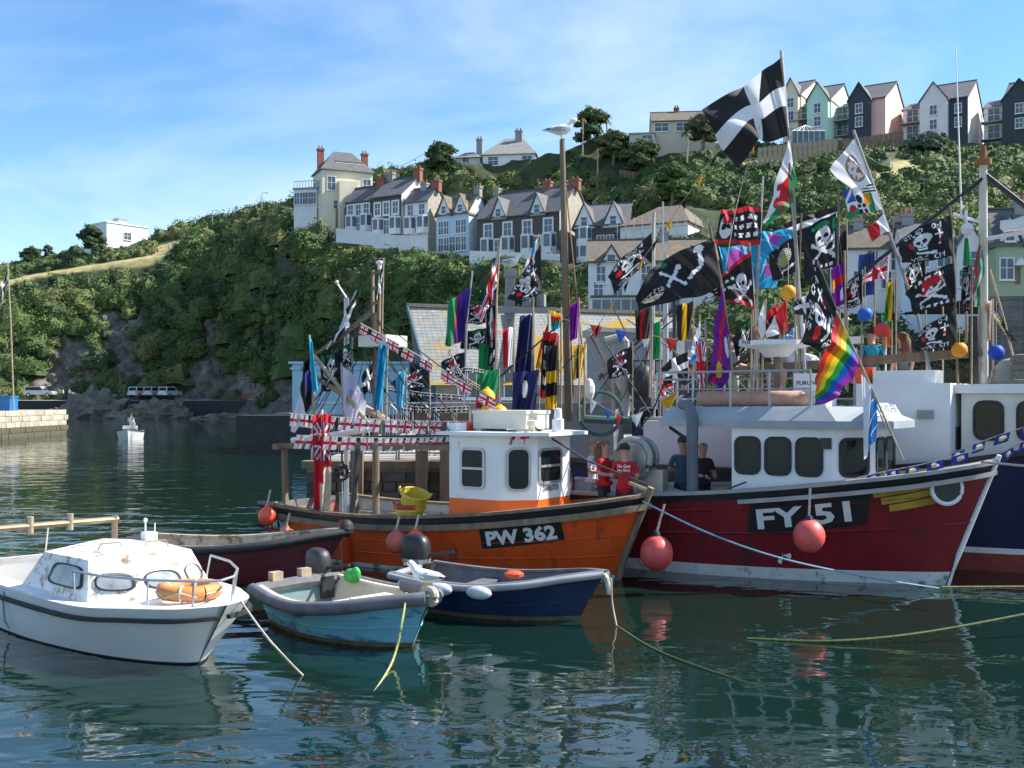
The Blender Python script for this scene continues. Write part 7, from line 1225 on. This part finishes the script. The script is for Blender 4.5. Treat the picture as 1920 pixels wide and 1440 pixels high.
# ------------------------------------------------------------------ parked cars
def car(label, px, py, Y, rz, c, kind='suv'):
    t = thing('parked_car', label, 'car', P(px, py, Y), rz, 'cars parked on the far road'); m = mat('car_%s' % label[:12], c, .3, .03, coat=.6); L_, W2 = (4.8 if kind == 'pickup' else 4.3), .87; z = lambda *p: [(x, 0, h) for x, h in p]
    body = [(-L_ / 2, .45), (-L_ / 2 + .05, .95), (-L_ / 2 + .3, 1.02), (.7, 1.02), (L_ / 2 - .2, .92), (L_ / 2, .7), (L_ / 2 - .02, .38), (-L_ / 2 + .1, .35)]
    b = MB().prism([(x, W2, h) for x, h in body], (0, -2 * W2, 0)).build('body', m, t, True); cab = [(-L_ / 2 + .12, 1.0), (-L_ / 2 + .3, 1.68), (-.2 + .5, 1.72), (1.05, 1.02)]
    MB().prism([(x, W2 * .88, h) for x, h in cab], (0, -2 * W2 * .88, 0)).build('cabin', m, t, True)
    for s in (-1, 1):
        q = [(-L_ / 2 + .32, 1.08), (-L_ / 2 + .42, 1.56), (.2, 1.58), (.8, 1.08)]; MB().add([(x, s * (W2 * .88 + .01), h) for x, h in q], [(0, 1, 2, 3)]).build('window', glass, t, True)
        for x in (-L_ / 2 + .85, L_ / 2 - .85): wh_ = MB().bar((x, s * (W2 - .16), .34), (x, s * (W2 + .02), .34), .34, 16).build('wheel', black_rub, t, True); MB().bar((x, s * (W2 + .02), .34), (x, s * (W2 + .03), .34), .2, 12).build('rim', galv, wh_, True)
        MB().box((L_ / 2 - .08, s * .62, .74), (.14, .3, .14)).build('headlight', wframe, t, True); MB().box((-L_ / 2 + .0, s * .72, .85), (.1, .16, .28)).build('tail_light', orange_buoy, t, True)
    MB().add([(-L_ / 2 + .13, -.68, 1.08), (-L_ / 2 + .13, .68, 1.08), (-L_ / 2 + .27, .62, 1.58), (-L_ / 2 + .27, -.62, 1.58)], [(0, 1, 2, 3)]).build('rear_window', glass, t, True); MB().add([(1.04, -.7, 1.06), (1.04, .7, 1.06), (.36, .64, 1.64), (.36, -.64, 1.64)], [(0, 1, 2, 3)]).build('windscreen', glass, t, True); MB().box((-L_ / 2 + .02, 0, .62), (.04, .5, .12)).build('number_plate', basket_y, t, True)
car('silver pickup with canopy parked sideways below the cliff', 75, 744, 174, 0, (.45, .46, .48), 'pickup'); car('white car parked tail out first in the row of three', 262, 745, 173, R(75), (.7, .7, .7)); car('silver grey car parked in the middle of the row of three', 290, 745, 172.5, R(75), (.5, .52, .54)); car('white car parked at the end of the row of three', 318, 745, 172, R(75), (.66, .68, .7))
# small things by the road, sign, crate on the pier
sg_ = thing('notice_board', 'white notice board on scaffold legs by the aquarium', 'sign', P(553, 752, 160)); p = P(552, 712, 160); MB().box(p, (1.7, .1, 1.9)).build('board', letter_white, sg_)
for i in range(4): MB().box(p + Vector((0, -.06, .65 - i * .42)), (1.3, .02, .16)).build('printed_line', mat('sign_blue', (.05, .12, .25), .6), sg_)
for dx in (-.9, .9): MB().bar(p + Vector((dx, .1, 1.2)), p + Vector((dx, .1, -3.4)), .05, 6).build('leg', galv, sg_)
tag(MB().b6(P(0, 0, 82).x - 1.6, P(18, 0, 82).x, 82, 83.4, 2.1, 3.2).b6(P(0, 0, 82).x - 1.65, P(18, 0, 82).x + .05, 81.95, 83.45, 3.1, 3.25).build('fish_crate', mat('blue_plastic', (.02, .16, .42), .5)), 'blue plastic fish tub on the stone pier end', 'tub'); br_ = thing('road_barrier', 'small red slatted barrier on the far road', 'barrier', P(466, 749, 167))
for i in range(3): MB().box(P(466, 749, 167) + Vector((0, 0, .35 + .3 * i)), (2.0, .06, .14)).build('slat', mat('barrier_red', (.5, .06, .05), .6), br_)
for dx in (-.9, .9): MB().box(P(466, 749, 167) + Vector((dx, 0, .5)), (.08, .3, 1.1)).build('post', mat('barrier_red', (.5, .06, .05), .6), br_)
# ------------------------------------------------------------------ mooring ropes
def rope(label, pts, r=.014, m=None, weed_=0):
    P_ = [P(x, y, Y) if z is None else Vector((P(x, 0, Y).x, Y, z)) for x, y, Y, z in pts]; n = 14; cu = []
    for i in range(len(P_) - 1):
        g = lambda q: P_[max(0, min(len(P_) - 1, q))]
        for k in range(n): f = k / n; a, b_, c, d = g(i - 1), g(i), g(i + 1), g(i + 2); cu.append(.5 * (2 * b_ + (c - a) * f + (2 * a - 5 * b_ + 4 * c - d) * f * f + (3 * b_ - a - 3 * c + d) * f ** 3))
    cu.append(P_[-1]); b = MB().tube(cu, r, 5); q = Vector((0, 0, 0))
    for k in range(weed_):
        c = rnd.choice(cu); l_ = rnd.uniform(.03, .14); b.add([c + Vector((-.008, 0, 0)), c + Vector((.008, 0, 0)), c + Vector((rnd.uniform(-.02, .02), 0, -l_))], [(0, 1, 2)])
    tag(b.build('mooring_rope', m or rope_m), label, 'rope')
wy = lambda y: CH * F / (y - HZ)
rope('pale rope running from the cruiser bow down into the water', [(452, 1128, 12.0, None), (505, 1200, 11.2, None), (585, 1282, wy(1275) + .2, None), (668, 1332, wy(1332), -.02)], .013)
rope('weedy rope dropping from the light blue dinghy bow into the water', [(762, 1112, 12.72, None), (755, 1160, 12.3, None), (735, 1240, wy(1250), .05), (676, 1330, wy(1332), -.02)], .014, mat('greenish_rope', (.35, .36, .14), .9, .3, 20), 40)
rope('blue rope sagging from the orange bow across the maroon hull', [(1205, 940, 17.3, None), (1330, 1000, 16.6, None), (1470, 1048, 16.2, None), (1640, 1084, 16.4, None), (1760, 1103, 16.7, None)], .016, blue_rope)
rope('rope from the navy dinghy bow drifting under the maroon boat', [(1146, 1085, 14.0, None), (1148, 1130, 14.1, None), (1156, 1172, wy(1174), .0)], .014, rope_m); rope('weedy rope lying along the water surface before the maroon boat', [(1156, 1174, wy(1174), .0), (1230, 1220, wy(1220), .01), (1340, 1262, wy(1262), .01), (1480, 1300, wy(1300), -.02)], .015, green_rope, 60)
rope('green weed hung rope stretched over the water at right', [(1400, 1196, wy(1198), .01), (1560, 1200, 13.1, .03), (1740, 1190, 13.2, .12), (1990, 1165, 13.6, .35)], .017, green_rope, 110); rope('pale green rope from the maroon stem to the right', [(1765, 1106, 16.75, .05), (1850, 1106, 16.6, .08), (1990, 1105, 16.4, .12)], .015, mat('greenish_rope', (.35, .36, .14), .9), 20); rope('pale mooring rope leading right from the maroon bow head', [(1840, 866, 16.4, None), (1990, 880, 15.4, None)], .02, rope_m)
